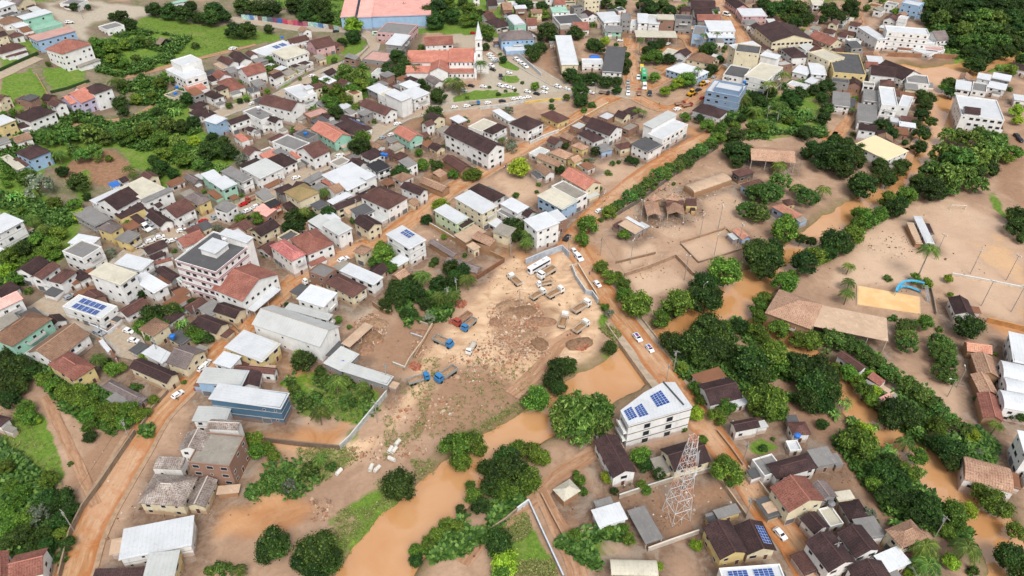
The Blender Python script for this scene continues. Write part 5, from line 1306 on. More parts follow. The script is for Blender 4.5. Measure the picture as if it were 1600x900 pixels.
def frond(V, Fc, CL, LF, base, a, L, lift, r, w=.17, nseg=7, solid=False):
    d = Vector((math.cos(a), math.sin(a), 0)); side = Vector((-d.y, d.x, 0)); pts = []
    for k in range(nseg + 1):
        t = k / nseg; pts.append(base + d * L * t * (1 - .15 * t) + Vector((0, 0, L * (lift * t - (.55 + lift * .6) * t * t))))
    tone = min(1, max(0, r.gauss(.5, .25)))
    if solid:
        for k in range(nseg):
            w0, w1 = [w * L * math.sin(math.pi * min(1, (q + .35) / (nseg + .7))) for q in (k, k + 1)]
            b = len(V); V += [tuple(pts[k] - side * w0 + Vector((0, 0, w0 * .4))), tuple(pts[k]), tuple(pts[k] + side * w0 + Vector((0, 0, w0 * .4))), tuple(pts[k + 1] - side * w1 + Vector((0, 0, w1 * .4))), tuple(pts[k + 1]), tuple(pts[k + 1] + side * w1 + Vector((0, 0, w1 * .4)))]
            Fc += [(b, b + 1, b + 4, b + 3), (b + 1, b + 2, b + 5, b + 4)]; CL += [tone] * 2; LF += [r.random()] * 2
        return
    n2 = nseg * 3
    for k in range(1, n2 + 1):
        t = k / n2; i = min(int(t * nseg), nseg - 1); f = t * nseg - i; p = pts[i].lerp(pts[i + 1], f); ln = L * w * 2.0 * math.sin(math.pi * (.12 + .8 * t)); 
        for s in (-1, 1):
            tip = p + side * s * ln + d * ln * .55 - Vector((0, 0, ln * .35)); b = len(V); h = d * L * .022
            V += [tuple(p - h), tuple(p + h), tuple(tip)]; Fc.append((b, b + 1, b + 2)); CL.append(tone); LF.append(r.random())
    for k in range(nseg):
        b = len(V); h = side * L * .012; V += [tuple(pts[k] - h), tuple(pts[k] + h), tuple(pts[k + 1] + h), tuple(pts[k + 1] - h)]; Fc.append((b, b + 1, b + 2, b + 3)); CL.append(.9); LF.append(1)
def palm_crown(seed, n, kind='c', lifts=(-.1, .9), solid=False, w=.17):
    r = random.Random(seed); V = []; Fc = []; CL = []; LF = []
    for k in range(n): frond(V, Fc, CL, LF, Vector((0, 0, 0)), 2.4 * k + r.uniform(-.2, .2), r.uniform(.85, 1.08), lifts[0] + (lifts[1] - lifts[0]) * k / (n - 1), r, w, solid=solid)
    return attr_mesh('crown', V, Fc, CL, LF, LM[kind])
PALMC = [palm_crown(s, 18) for s in (1, 2, 3)]; BAN = [palm_crown(s, 12, 'n', (.1, 1.5), True, .13) for s in (7, 8, 9)]
def palm_trunk(h, r, seed, mat):
    rr = random.Random(seed); m = MB(); b = Vector((rr.uniform(-.06, .06) * h, rr.uniform(-.06, .06) * h, 0)); P = [Vector((b.x * (1 - (k / 5)) ** 2, b.y * (1 - (k / 5)) ** 2, h * k / 5 - h)) for k in range(6)]
    V = []; Fc = []
    for k, p in enumerate(P):
        q = r * (1.25 - .5 * k / 5)
        for j in range(7): t = 2 * math.pi * j / 7; V.append((p.x + math.cos(t) * q, p.y + math.sin(t) * q, p.z))
    for k in range(5):
        for j in range(7): Fc.append((k * 7 + j, k * 7 + (j + 1) % 7, (k + 1) * 7 + (j + 1) % 7, (k + 1) * 7 + j))
    me = bpy.data.meshes.new('trunk'); me.from_pydata(V, [], Fc); me.materials.append(mat); me.update(); return me
PT = {}
TDESC = {'m': ('dark green broad tree', 'tree', 'broad dark trees'), 'g': ('mid green leafy tree', 'tree', 'leafy green trees'), 'b': ('bright yellow green tree', 'tree', 'bright green trees'), 'f': ('feathery bamboo like tree', 'tree', 'feathery trees'),
         'd': ('dry grey green tree', 'tree', 'dry grey trees'), 't': ('clipped dense round tree', 'tree', 'clipped trees'), 's': ('low green bush', 'bush', 'bushes'), 'c': ('coconut palm', 'palm', 'coconut palms'), 'p': ('tall royal palm', 'palm', 'royal palms'), 'n': ('banana clump', 'banana plant', 'banana plants')}
TN = {'m': 'broadleaf_tree', 'g': 'leafy_tree', 'b': 'bright_tree', 'f': 'bamboo_tree', 'd': 'dry_tree', 't': 'clipped_tree', 's': 'bush', 'c': 'coconut_palm', 'p': 'royal_palm', 'n': 'banana_plant'}
seen = []; items = []
for (ox, oy), txt in TR.items():
    for q in txt.replace('\n', ';').split(';'):
        x, y, r_, k = q.split(); u, v, rp = ox + float(x) / 4, oy + float(y) / 4, float(r_) / 4
        if any(abs(u - a) < 3 and abs(v - b) < 3 for a, b in seen): continue
        seen.append((u, v)); items.append((u, v, rp, k))
for i, (u, v, rp, k) in enumerate(items):
    rr = random.Random(i * 17 + 3); s = mpp(u, v, 3); R = rp / s * (1.24 if k == 't' else 1.08)
    size = 'small ' if rp < 10 else 'large ' if rp > 19 else ''
    if k in 'pc':
        hc = 10.0 if k == 'p' else (5.5 if R > 3 else 4.0)
        if k == 'p' and rp > 14: hc = 15.0
        if rp < 5: hc = 4.0
        R = max(R, 2.2)
        p = at(u, v, hc); b = Vector((p.x, p.y, gz(p.x, p.y))); root = empty(TN[k], b, rr.uniform(0, 6.28))
        c = bpy.data.objects.new('crown', PALMC[i % 3]); COL.objects.link(c); c.parent = root; c.location = (0, 0, hc); c.scale = (R * 1.15,) * 3
        key = (k, hc)
        if key not in PT: PT[key] = palm_trunk(hc + .4, .2 if k == 'c' else .26, len(PT), plain('palm_bark' + k, (150, 142, 130) if k == 'p' else (120, 104, 86), .9))
        t = bpy.data.objects.new('trunk', PT[key]); COL.objects.link(t); t.parent = root; t.location = (0, 0, hc + .05)
    elif k == 'n':
        p = at(u, v, 1.5); root = empty(TN[k], (p.x, p.y, gz(p.x, p.y)), rr.uniform(0, 6.28))
        for j in range(3):
            c = bpy.data.objects.new('crown', BAN[(i + j) % 3]); COL.objects.link(c); c.parent = root; a = j * 2.1; c.location = (math.cos(a) * R * .45, math.sin(a) * R * .45, 1.2 + .3 * j); c.scale = (R * .75,) * 3; c.rotation_euler = (0, 0, a)
            t = bpy.data.objects.new('stem', palm_trunk(1.6, .14, j, plain('banana_stem', (110, 120, 70), .8)) if ('st', j) not in PT else PT[('st', j)]); PT[('st', j)] = t.data; COL.objects.link(t); t.parent = root; t.location = (math.cos(a) * R * .45, math.sin(a) * R * .45, 1.3 + .3 * j)
    elif k == 's':
        R = max(R, .8); p = at(u, v, R * .4); root = empty(TN[k], (p.x, p.y, gz(p.x, p.y)), rr.uniform(0, 6.28))
        c = bpy.data.objects.new('foliage', CR['s'][i % 2]); COL.objects.link(c); c.parent = root; c.location = (0, 0, R * .4); c.scale = (R, R, R)
    else:
        zr = {'t': .66}.get(k, .8); hc = max(R * zr * .95 + (.3 if k != 't' else .5), 1.2)
        if k == 'f': hc = R * .9 + .4
        p = at(u, v, hc); root = empty(TN[k], (p.x, p.y, gz(p.x, p.y)), rr.uniform(0, 6.28))
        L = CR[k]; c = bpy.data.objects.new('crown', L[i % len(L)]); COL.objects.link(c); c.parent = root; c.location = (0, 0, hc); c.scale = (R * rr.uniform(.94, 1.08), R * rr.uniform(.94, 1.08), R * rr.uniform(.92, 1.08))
        t = bpy.data.objects.new('trunk', TK[i % 3]); COL.objects.link(t); t.parent = root; t.scale = (R * .8, R * .8, hc + R * .1)
    d, cat, grp = TDESC[k]; reg(root, size + d, cat, grp, (u, v))

# undergrowth, grass and rubble: nobody could count these
def scatter(name, polys, n, kind, size, mat, seed=1, upright=.5):
    r = np.random.RandomState(seed); V = []; Fc = []; CL = []; LF = []
    for s, dens in polys:
        poly = P2(s); us = [p[0] for p in poly]; vs = [p[1] for p in poly]; cnt = 0; want = int(n * dens); tries = 0
        while cnt < want and tries < want * 6:
            tries += 1; u = r.uniform(min(us), max(us)); v = r.uniform(min(vs), max(vs)); ins = False
            for i in range(len(poly)):
                (x1, y1), (x2, y2) = poly[i], poly[(i + 1) % len(poly)]
                if (y1 > v) != (y2 > v) and u < (x2 - x1) * (v - y1) / (y2 - y1) + x1: ins = not ins
            if not ins: continue
            p = at_fast(u, v)
            if float(VN(p[0], p[1], 8)) < .38: continue
            cnt += 1; S_ = size * r.uniform(.5, 1.4) ; tone = np.clip(r.normal(.45, .3), 0, 1)
            z0 = river_floor(p[0], p[1])
            if z0 < -1.9: continue
            for k in range(7):
                a = r.rand() * 6.28; d = np.array([math.cos(a), math.sin(a), 0]); e = np.array([-d[1], d[0], 0]); o = np.array([p[0], p[1], z0]) + d * S_ * r.uniform(0, .7) + np.array([0, 0, S_ * r.uniform(.1, .9)])
                tip = o + d * S_ * .6 + np.array([0, 0, S_ * r.uniform(-.2, upright)]); w = e * S_ * .3; b = len(V)
                V += [tuple(o - w * .4), tuple((o + tip) / 2 + w), tuple(tip), tuple((o + tip) / 2 - w)]; Fc.append((b, b + 1, b + 2, b + 3)); CL.append(tone); LF.append(r.rand())
    me = attr_mesh(name, V, Fc, CL, LF, mat); o = bpy.data.objects.new(name, me); COL.objects.link(o); o['kind'] = 'stuff'; return o
def at_fast(u, v):
    d = ray(u, v); z = 0.0
    for _ in range(8):
        t = (z - H_CAM) / d[2]; z = .4 * z + .6 * float(terrain(d[0] * t, d[1] * t))
    t = (z - H_CAM) / d[2]; return (d[0] * t, d[1] * t)
_ix = lambda a, x: int(np.clip(np.searchsorted(a, x), 0, len(a) - 1))
def river_floor(x, y): return float(GZc[_ix(YS, y), _ix(XS, x)])
scatter('undergrowth', [('140 72 205 45 300 60 260 105 190 122 150 112', 1.2), ('180 130 290 112 300 140 250 165 200 165', .8), ('0 205 100 165 180 195 250 168 290 138 310 160 300 190 330 210 385 250 330 272 285 262 235 240 180 225 130 235 60 262 0 270', 3.0),
    ('0 300 110 330 130 350 60 440 0 460', 1.4), ('480 140 560 98 592 120 560 182 490 192', 1.2), ('430 590 500 580 590 600 600 640 560 662 470 652', .06), ('380 735 470 720 510 745 470 780 390 785', .05), ('1150 130 1280 128 1292 215 1110 222', 1.3),
    ('1440 0 1600 0 1600 100 1500 100 1450 60', 1.4), ('350 -10 640 -10 640 40 500 40', .8), ('50 560 220 640 240 690 180 680 100 640', .9), ('0 690 120 790 100 880 0 870', .6), ('660 850 760 790 800 760 820 780 740 860 680 880', .4), ('1280 600 1400 690 1560 820 1500 850 1380 800 1300 690', 1.2),
    ('1340 540 1400 580 1560 700 1540 740 1430 690 1330 600', 1.0), ('870 850 960 820 992 872 930 888', .35), ('1030 480 1290 520 1300 640 1180 620 1060 590', 1.2), ('620 480 720 440 700 500 640 510', .5)], 2200, 0, 1.35, LM['s'], 1, .6)
scatter('grass', [('530 800 600 745 650 770 560 850 530 885 460 890 500 830', 1.0), ('780 822 822 800 872 900 800 900', 1.3), ('640 720 700 700 850 600 860 620 780 680 660 760', 1.0), ('740 560 830 570 850 600 800 650 700 700 650 690 700 620', .5), ('205 30 320 40 400 52 380 75 255 106 200 110', 1.2),
    ('930 555 990 530 990 548 950 572', .5), ('935 470 975 520 960 535 930 510', .4), ('1278 345 1340 300 1340 316 1284 356', .4), ('1150 160 1280 128 1292 205 1180 222', .6), ('0 640 30 640 105 745 85 757 0 750', .3), ('460 700 560 700 560 720 480 770', .6), ('600 640 640 560 690 560 660 680 600 720', .5), ('430 590 590 600 560 660 470 650', .5)], 1100, 0, .4, LM['gr'], 5, .9)
def rocks(name, polys, size, rgbs, seed):
    r = np.random.RandomState(seed); m = MB()
    for u0, v0, ru, rv, n in polys:
        for k in range(n):
            a = r.rand() * 6.28; q = math.sqrt(r.rand()); u = u0 + math.cos(a) * q * ru; v = v0 + math.sin(a) * q * rv; p = at_fast(u, v); s = size * r.uniform(.3, 1.2) * (1 if r.rand() < .9 else 2)
            z = river_floor(*p); h = s * r.uniform(.3, .8); yaw = r.rand() * 3.14; c_, s_ = math.cos(yaw), math.sin(yaw); lx, ly = s * r.uniform(.5, 1), s * r.uniform(.3, .8)
            V = []
            for zz, f in ((-.1, 1), (h, .7)):
                for sx, sy in ((-1, -1), (1, -1), (1, 1), (-1, 1)):
                    X = sx * lx * f * r.uniform(.75, 1.1); Y = sy * ly * f * r.uniform(.75, 1.1); V.append((p[0] + c_ * X - s_ * Y, p[1] + s_ * X + c_ * Y, z + zz * r.uniform(.8, 1.2)))
            m.add(V, [(4, 5, 6, 7), (0, 1, 5, 4), (1, 2, 6, 5), (2, 3, 7, 6), (3, 0, 4, 7)], int(r.randint(len(rgbs))))
    o = m.build(name, [plain('%s_%d' % (name, i), c, .95, var=.3) for i, c in enumerate(rgbs)]); o['kind'] = 'stuff'; return o
rocks('rubble', [(805, 490, 45, 22, 600), (800, 515, 40, 30, 450), (830, 545, 30, 18, 300), (790, 545, 40, 26, 400), (760, 570, 60, 30, 350), (578, 515, 26, 26, 500), (655, 545, 12, 16, 120), (500, 795, 20, 20, 80), (660, 640, 60, 30, 260), (610, 700, 60, 20, 150), (830, 505, 20, 30, 200)], .42, [(182, 152, 126), (164, 128, 102), (198, 176, 154), (166, 118, 90), (140, 114, 94)], 3)
rocks('brick_debris', [(720, 475, 10, 6, 160), (706, 502, 6, 5, 60), (648, 572, 10, 6, 120), (907, 540, 12, 8, 260), (905, 538, 5, 4, 100)], .45, [(160, 96, 74), (168, 112, 88), (146, 90, 72)], 5)
rocks('litter', [(800, 550, 200, 120, 160), (300, 640, 200, 200, 90), (900, 330, 200, 100, 160), (1080, 320, 120, 80, 150), (1400, 400, 160, 80, 90), (1120, 640, 200, 200, 120), (920, 315, 40, 25, 150), (600, 380, 120, 60, 80), (1040, 780, 60, 40, 80), (1000, 120, 80, 80, 90), (240, 820, 80, 60, 60), (1040, 330, 60, 30, 200), (1075, 300, 50, 20, 160), (1410, 385, 60, 20, 100)], .35, [(205, 200, 192), (110, 88, 70), (140, 110, 86), (96, 74, 60), (180, 170, 160)], 7)

rocks('mud_clods', [(820, 440, 60, 30, 160), (700, 560, 70, 40, 120), (560, 715, 60, 12, 60), (840, 560, 40, 25, 150), (1075, 325, 60, 25, 130), (1395, 385, 40, 20, 60), (1020, 425, 40, 12, 60), (1040, 815, 25, 12, 80), (880, 800, 20, 20, 50), (740, 850, 20, 20, 50), (1330, 740, 40, 20, 80), (860, 590, 50, 12, 80)], .26, [(128, 98, 74), (112, 84, 64), (150, 118, 92)], 11)
# ------------------------------------------------------------------ boundary walls and fences
FN = [('concrete wall along the flooded street, mud stained', 2.4, (138, 122, 104), '95 905 112 835 132 795 160 757 188 715 213 678'), ('low garden wall above the flooded street', 1.6, (140, 122, 104), '222 668 240 640 268 608'),
 ('dark mud stained wall across the overgrown lot', 2.2, (118, 100, 86), '414 690 470 697 532 703'), ('pale panelled wall beside the truck yard entrance', 2.6, (176, 178, 174), '532 703 548 688 575 655 605 618'), ('pale grey yard wall behind the bus', 3.2, (170, 178, 188), '821 414 850 402 878 392 889 403'),
 ('reddish brown wall closing the walled lot', 2.4, (120, 86, 66), '746 437 788 410'), ('ochre wall running past the mud yard', 2.0, (176, 138, 96), '671 353 700 370 735 392'), ('mud stained wall behind the walled lot', 2.0, (150, 118, 88), '735 385 760 395 788 408'),
 ('long thin park fence along the clipped trees', 2.2, (112, 102, 92), '960 340 1000 315 1030 292 1060 270 1095 248 1122 232'), ('low court wall facing the camera', .9, (140, 116, 98), '1091 411 1128 400 1162 389'), ('low court wall on the yard side', .9, (140, 116, 98), '1063 382 1091 411'), ('low court wall at the far side', 1.0, (150, 128, 110), '1063 380 1100 369 1133 358'), ('low court wall below the muddy hut', .9, (150, 128, 110), '1135 359 1163 386'),
 ('long mud caked wall between two courts', 2.0, (160, 134, 112), '976 432 1010 421 1055 403 1070 418 1083 432'), ('thin wall of the flooded court by the clipped trees', 1.2, (136, 112, 92), '962 412 1000 403 1024 397'),
 ('whitish wall on the lattice tower lot, far side', 2.0, (176, 160, 142), '967 779 1000 768 1050 752 1110 737'), ('street wall beside the lattice tower lot', 2.0, (168, 146, 124), '1115 740 1140 775 1165 810'), ('whitish wall on the lattice tower lot, near side', 2.0, (190, 180, 168), '1012 862 1050 848 1091 834'),
 ('long thin wall of the grassy lot', 2.0, (170, 158, 144), '826 787 850 840 880 905'), ('L shaped wall round the bare brown plot', 1.8, (156, 128, 104), '845 775 862 808 880 842 905 836 932 828'), ('low wall between track and grassy lot', 1.8, (140, 124, 106), '764 832 790 815 810 798'), ('white wall end beside the dirt track', 2.2, (196, 198, 200), '808 800 826 787'),
 ('muddy kerbside wall past the bridge', 1.2, (156, 130, 106), '1120 675 1140 700 1160 728'), ('cream garden wall at the street bend', 1.4, (190, 170, 140), '1168 732 1200 775 1225 815'), ('pale court wall on the mud field', 1.2, (196, 186, 170), '1487 430 1540 440 1600 452'), ('ochre wall of the lower court', 2.2, (178, 128, 78), '1540 503 1570 510 1610 520'), ('grey fence beside the blue slide', 1.4, (140, 136, 130), '1453 450 1458 470 1462 492'),
 ('long white wall of the pale blue hall', 2.4, (190, 200, 210), '790 72 815 92 846 120'), ('white retaining wall under the church lawn', 2.0, (188, 188, 184), '750 171 785 168 820 160'), ('yellow wall by the square', 1.2, (206, 176, 96), '820 162 850 158 878 156'), ('white yard wall by the school block', 2.0, (200, 200, 196), '828 226 850 216 873 207'), ('peeling yellow wall along the flooded street', 1.4, (190, 154, 104), '874 208 910 186 950 163'),
 ('clipped hedge wall below the villa drive', 1.6, (50, 76, 34), '80 146 105 140 140 128'), ('clipped hedge beside the upper lane', 1.8, (50, 76, 34), '0 112 30 98 60 85'), ('white fence round the solar panel house', 1.6, (205, 208, 212), '105 487 135 507 170 523 200 500'), ('low crumbling wall in the truck yard', 1.2, (150, 128, 106), '677 510 665 530 648 560'),
 ('brick wall under the hospital block', 3.0, (150, 110, 84), '1386 88 1430 90 1495 92'), ('white entrance wall by the curved street', 1.6, (200, 198, 192), '432 140 465 120 490 108'), ('stone wall along the curving street', 1.6, (168, 160, 148), '572 62 577 75 560 92 530 105'), ('mud wall of the park along the river', 1.0, (140, 114, 90), '1180 480 1195 495 1225 520'), ('brown wall beside the truck lot shed', 2.4, (140, 112, 88), '583 478 600 490 612 492'),
 ('short concrete bay wall in the truck yard, upper one', 1.3, (176, 162, 146), '664 488 676 492'), ('short concrete bay wall in the truck yard, second one', 1.3, (166, 150, 132), '656 505 669 510'), ('short concrete bay wall in the truck yard, third one', 1.3, (170, 152, 130), '642 524 660 530'), ('short concrete bay wall in the truck yard, lower one', 1.5, (176, 160, 140), '614 570 634 578'), ('long mud streaked ramp wall through the truck yard', 1.8, (172, 156, 136), '676 510 662 535 640 565 632 580'), ('stepped pale wall between yard and street', 2.6, (176, 184, 192), '893 420 900 438 915 460 925 462 934 475'), ('mud covered slab wall above the yard gate', 1.4, (186, 172, 152), '893 418 903 415 918 440 932 462'), ('grey garden wall below the pink banded block', 1.6, (150, 140, 128), '340 500 365 510 375 520'), ('sloping garden wall in the villa lawn', 1.2, (150, 144, 134), '58 118 70 140 80 158')]
def wall_run(name, h, rgb, s, lab, th=.22):
    P = [at(u, v) for u, v in P2(s)]; c = P[0].copy(); root = empty(name, c); mat = plain('masonry_%d_%d_%d' % rgb, rgb, .9, var=.35, scale=.6)
    V = []; Fc = []
    for i, p in enumerate(P):
        d = (P[min(i + 1, len(P) - 1)] - P[max(i - 1, 0)]); d.z = 0; d.normalize(); n = Vector((-d.y, d.x, 0)) * th / 2; g0 = gz(p.x, p.y)
        for q, z in ((p - n, g0 - 3.0), (p + n, g0 - 3.0), (p + n, g0 + h), (p - n, g0 + h)): V.append((q.x - c.x, q.y - c.y, z - c.z))
    for i in range(len(P) - 1):
        for k in range(4): Fc.append((i * 4 + k, i * 4 + (k + 1) % 4, (i + 1) * 4 + (k + 1) % 4, (i + 1) * 4 + k))
    Fc += [(3, 2, 1, 0), tuple(len(V) - 4 + k for k in range(4))]
    mesh_obj('masonry', V, Fc, mat, root)
    V2 = [];
    for i, p in enumerate(P):
        d = (P[min(i + 1, len(P) - 1)] - P[max(i - 1, 0)]); d.z = 0; d.normalize(); n = Vector((-d.y, d.x, 0)) * (th / 2 + .06); g0 = gz(p.x, p.y)
        for q, z in ((p - n, h + .003), (p + n, h + .003), (p + n, h + .1), (p - n, h + .1)): V2.append((q.x - c.x, q.y - c.y, z + g0 - c.z))
    if 'hedge' not in lab: mesh_obj('coping', V2, Fc, plain('coping_%d' % rgb[0], tuple(min(255, int(k * 1.1)) for k in rgb), .9), root)
    m = P2(s); reg(root, lab, 'wall' if 'fence' not in lab else 'fence', None, m[len(m) // 2], True); return root
for lab, h, rgb, s in FN:
    h *= .85
    nm = 'hedge' if 'hedge' in lab else 'metal_fence' if 'fence' in lab else 'boundary_wall'
    wall_run(nm, h, rgb, s, lab, .9 if 'hedge' in lab else .24)
for i, (u, v, r_) in enumerate(((790, 478, 3.2), (815, 487, 4.0), (848, 503, 3.5), (797, 492, 2.6), (843, 538, 3.0), (775, 503, 2.4), (828, 525, 3.0), (905, 537, 3.6), (655, 520, 2.2), (590, 505, 3.0), (580, 525, 3.5), (572, 545, 2.8))):
    p = at(u, v); rr = np.random.RandomState(i); V = []; Fc = []; n = 14
    for j in range(5):
        for k in range(n):
            t = k / n * 6.283; f = 1 - j / 4; q = r_ * f * (1 + .25 * math.sin(t * 2 + i) + rr.uniform(-.12, .12)); V.append((math.cos(t) * q * 1.3, math.sin(t) * q, (1 - f * f) * r_ * .32 + rr.uniform(-.08, .12) * (j > 0) - .1 * (j == 0)))
    for j in range(4):
        for k in range(n): Fc.append((j * n + k, j * n + (k + 1) % n, (j + 1) * n + (k + 1) % n, (j + 1) * n + k))
    o = mesh_obj('dirt_mound', V, Fc, plain('mound_%d' % (i % 3), ((156, 126, 100), (136, 106, 82), (150, 116, 92))[i % 3], .95, var=.45, scale=1.2), smooth=False); o.location = p
    reg(o, 'low heap of brown dug earth and debris', 'earth heap', 'earth heaps in the cleared yard', (u, v))
# painted mural wall
def mural():
    pts = P2('378 30 410 33 450 38 490 42 530 48'); P = [at(u, v) for u, v in pts]; c = P[0].copy(); root = empty('mural_wall', c)
    cols = [(170, 200, 190), (150, 190, 200), (90, 130, 180), (190, 190, 190), (120, 90, 80), (150, 180, 170), (90, 110, 120), (120, 80, 110), (60, 100, 160), (180, 70, 90), (200, 120, 120), (190, 80, 110), (160, 70, 110), (170, 110, 120)]
    segs = [(P[i], P[i + 1]) for i in range(4)]; k = 0
    for a, b in segs:
        for j in range(5):
            p, q = a.lerp(b, j / 5), a.lerp(b, (j + 1) / 5); d = (q - p).normalized(); ang = math.atan2(d.y, d.x); L = (q - p).length
            m = MB(); m.box(.05, L - .05, -.12, .12, -1.0, 3.0); o = m.build('painted_panel', plain('mural_%d' % (k % 14), cols[k % 14], .8, var=.5, scale=.9), root); o.location = (p.x - c.x, p.y - c.y, p.z - c.z); o.rotation_euler = (0, 0, ang); k += 1
    reg(root, 'long wall of brightly painted panels along the upper street', 'wall', None, (450, 38), True)
mural()
# ------------------------------------------------------------------ bridge
def bridge():
    a, b = at(978, 508), at(1052, 607); c = (a + b) / 2; c.z = 0; d = b - a; ang = math.atan2(d.y, d.x); L = d.length; root = empty('road_bridge', c, ang); hw = 6.4
    conc = plain('bridge_concrete', (176, 158, 138), .9, var=.3, scale=.5)
    m = MB(); m.box(-L / 2 - 3, L / 2 + 3, -hw, hw, -1.0, .10); m.build('deck', conc, root)
    for s in (-1, 1):
        m = MB(); m.box(-L / 2 - 3, L / 2 + 3, s * hw - .14, s * hw + .14, -1.05, 1.0); m.build('parapet', conc, root)
        for k in range(int(L / 2.2)):
            x = -L / 2 + k * 2.2; MB().box(x - .16, x + .16, s * (hw + .0) - .2, s * (hw + .0) + .2, -.3, 1.08).build('baluster_post', conc, root)
    for x in (-L / 2 - 2.5, L / 2 + 2.5): MB().box(x - .8, x + .8, -hw, hw, -6, -1.01).build('abutment', conc, root)
    reg(root, 'concrete road bridge with low parapets crossing the brown river', 'bridge', None, (1015, 560), True)
bridge()
# ------------------------------------------------------------------ lattice tower
def tower():
    b = at(1056, 806); root = empty('lattice_tower', b, rad(20)); H = 31.0; wh = plain('tower_white', (200, 200, 200), .5); og = plain('tower_orange', (206, 160, 140), .5)
    def half(z): return 1.9 * (1 - z / H) ** 1.0 + .75
    zs = [0, 5.0, 9.5, 13.5, 17, 20.2, 23, 25.6, 28, 30, 31]
    mats = [og if k % 4 in (0,) else wh for k in range(10)]; mats = [wh, wh, og, wh, wh, og, wh, wh, og, og]
    for k in range(len(zs) - 1):
        z0, z1 = zs[k], zs[k + 1]; a, c = half(z0), half(z1); m = MB(); cr = [(-1, -1), (1, -1), (1, 1), (-1, 1)]
        for i in range(4):
            p, q = cr[i], cr[(i + 1) % 4]
            m.bar((p[0] * a, p[1] * a, z0), (p[0] * c, p[1] * c, z1), .08); m.bar((p[0] * a, p[1] * a, z0), (q[0] * c, q[1] * c, z1), .035); m.bar((q[0] * a, q[1] * a, z0), (p[0] * c, p[1] * c, z1), .035); m.bar((p[0] * c, p[1] * c, z1), (q[0] * c, q[1] * c, z1), .08)
            mx, my = (p[0] + q[0]) / 2, (p[1] + q[1]) / 2; m.bar((mx * a, my * a, z0), (mx * (a + c) / 2, my * (a + c) / 2, (z0 + z1) / 2), .05)
        m.build('lattice_section', mats[k], root)
    def dish(x, y, z, r, ang):
        V = []; Fc = []
        for i in range(4):
            t = i / 3; 
            for k in range(14): V.append((math.cos(k / 14 * 6.283) * r * t, -.35 * r * t * t, math.sin(k / 14 * 6.283) * r * t))
        for i in range(3):
            for k in range(14): Fc.append((i * 14 + k, i * 14 + (k + 1) % 14, (i + 1) * 14 + (k + 1) % 14, (i + 1) * 14 + k))
        o = mesh_obj('dish_antenna', V, Fc, wh, root); o.location = (x, y, z); o.rotation_euler = (0, 0, ang)
    dish(2.4, .6, 21.5, 1.9, rad(60)); dish(1.8, -.9, 17.5, .9, rad(20)); dish(2.0, -.5, 25.5, .5, rad(40))
    for k in range(6): MB().bar((math.cos(k) * 1.3, math.sin(k) * 1.3, 28.4), (math.cos(k) * 1.3, math.sin(k) * 1.3, 30.8), .14).build('panel_antenna', wh, root)
    reg(root, 'red and white lattice telecom tower with a round dish, standing in a walled dirt lot', 'tower', None, (1070, 750), True)
tower()
# ------------------------------------------------------------------ pool and slide
def pool():
    c = [at(u, v) for u, v in ((1339, 447), (1338, 477), (1438, 492), (1437, 465))]; ctr = sum(c, Vector()) / 4; root = empty('swimming_pool', ctr)
    q = [(p.x - ctr.x, p.y - ctr.y) for p in c]
    m = MB(); m.prism(q[::1] if True else q, -.5, .35); m.build('basin_rim', plain('pool_rim', (196, 170, 140), .8), root)
    qi = [(a * .96, b * .96) for a, b in q]; t = NT('pool_mud_water'); mt = t.out(t.mix(t.ramp(t.noise(.2, t.pos(), 3), .4, .6), S(214, 172, 120), S(224, 186, 136)), .25)
    MB().prism(qi, .34, .42).build('muddy_pool_water', mt, root)
    reg(root, 'rectangular swimming pool filled with smooth tan flood mud', 'swimming pool', None, (1388, 470), True)
    b = at(1432, 458); root = empty('water_slide', (b.x, b.y, gz(b.x, b.y))); pts = []
    for k in range(40):
        t = k / 39 * 2 * math.pi * 1.0; pts.append(Vector((-9.0 * math.sin(t / 2 + .0) * 1.0 + (1.5 * math.cos(t)), 2.6 * math.sin(t * 1.5), 5.2 - 4.6 * k / 39)))
    V = []; Fc = []
    for i, p in enumerate(pts):
        d = (pts[min(i + 1, 39)] - pts[max(i - 1, 0)]); d.z = 0; d.normalize(); n = Vector((-d.y, d.x, 0))
        for s, z in ((-.6, .4), (-.4, 0), (.4, 0), (.6, .4), (.65, .35), (.4, -.1), (-.4, -.1), (-.65, .35)): V.append(tuple(p + n * s + Vector((0, 0, z))))
    for i in range(39):
        for k in range(8): Fc.append((i * 8 + k, i * 8 + (k + 1) % 8, (i + 1) * 8 + (k + 1) % 8, (i + 1) * 8 + k))
    mesh_obj('chute', V, Fc, plain('slide_blue', (80, 165, 200), .45), root)
    for p in pts[::6]: MB().bar((p.x, p.y, -.5), (p.x, p.y, p.z - .1), .1).build('support_post', plain('slide_post', (150, 160, 170)), root)
    m = MB()
    for k in range(12): m.box(1.6, 2.8, -1.2 - k * .45, -.8 - k * .45, 4.6 - k * .4, 4.7 - k * .4)
    m.bar((1.6, -1, 4.7), (1.6, -6.3, .1), .08); m.bar((2.8, -1, 4.7), (2.8, -6.3, .1), .08); m.build('ladder', plain('ladder_grey', (140, 146, 152)), root)
    root.scale = (.85, .85, .85); reg(root, 'blue looping water slide beside the muddy pool', 'water slide', None, (1430, 455), True)
pool()
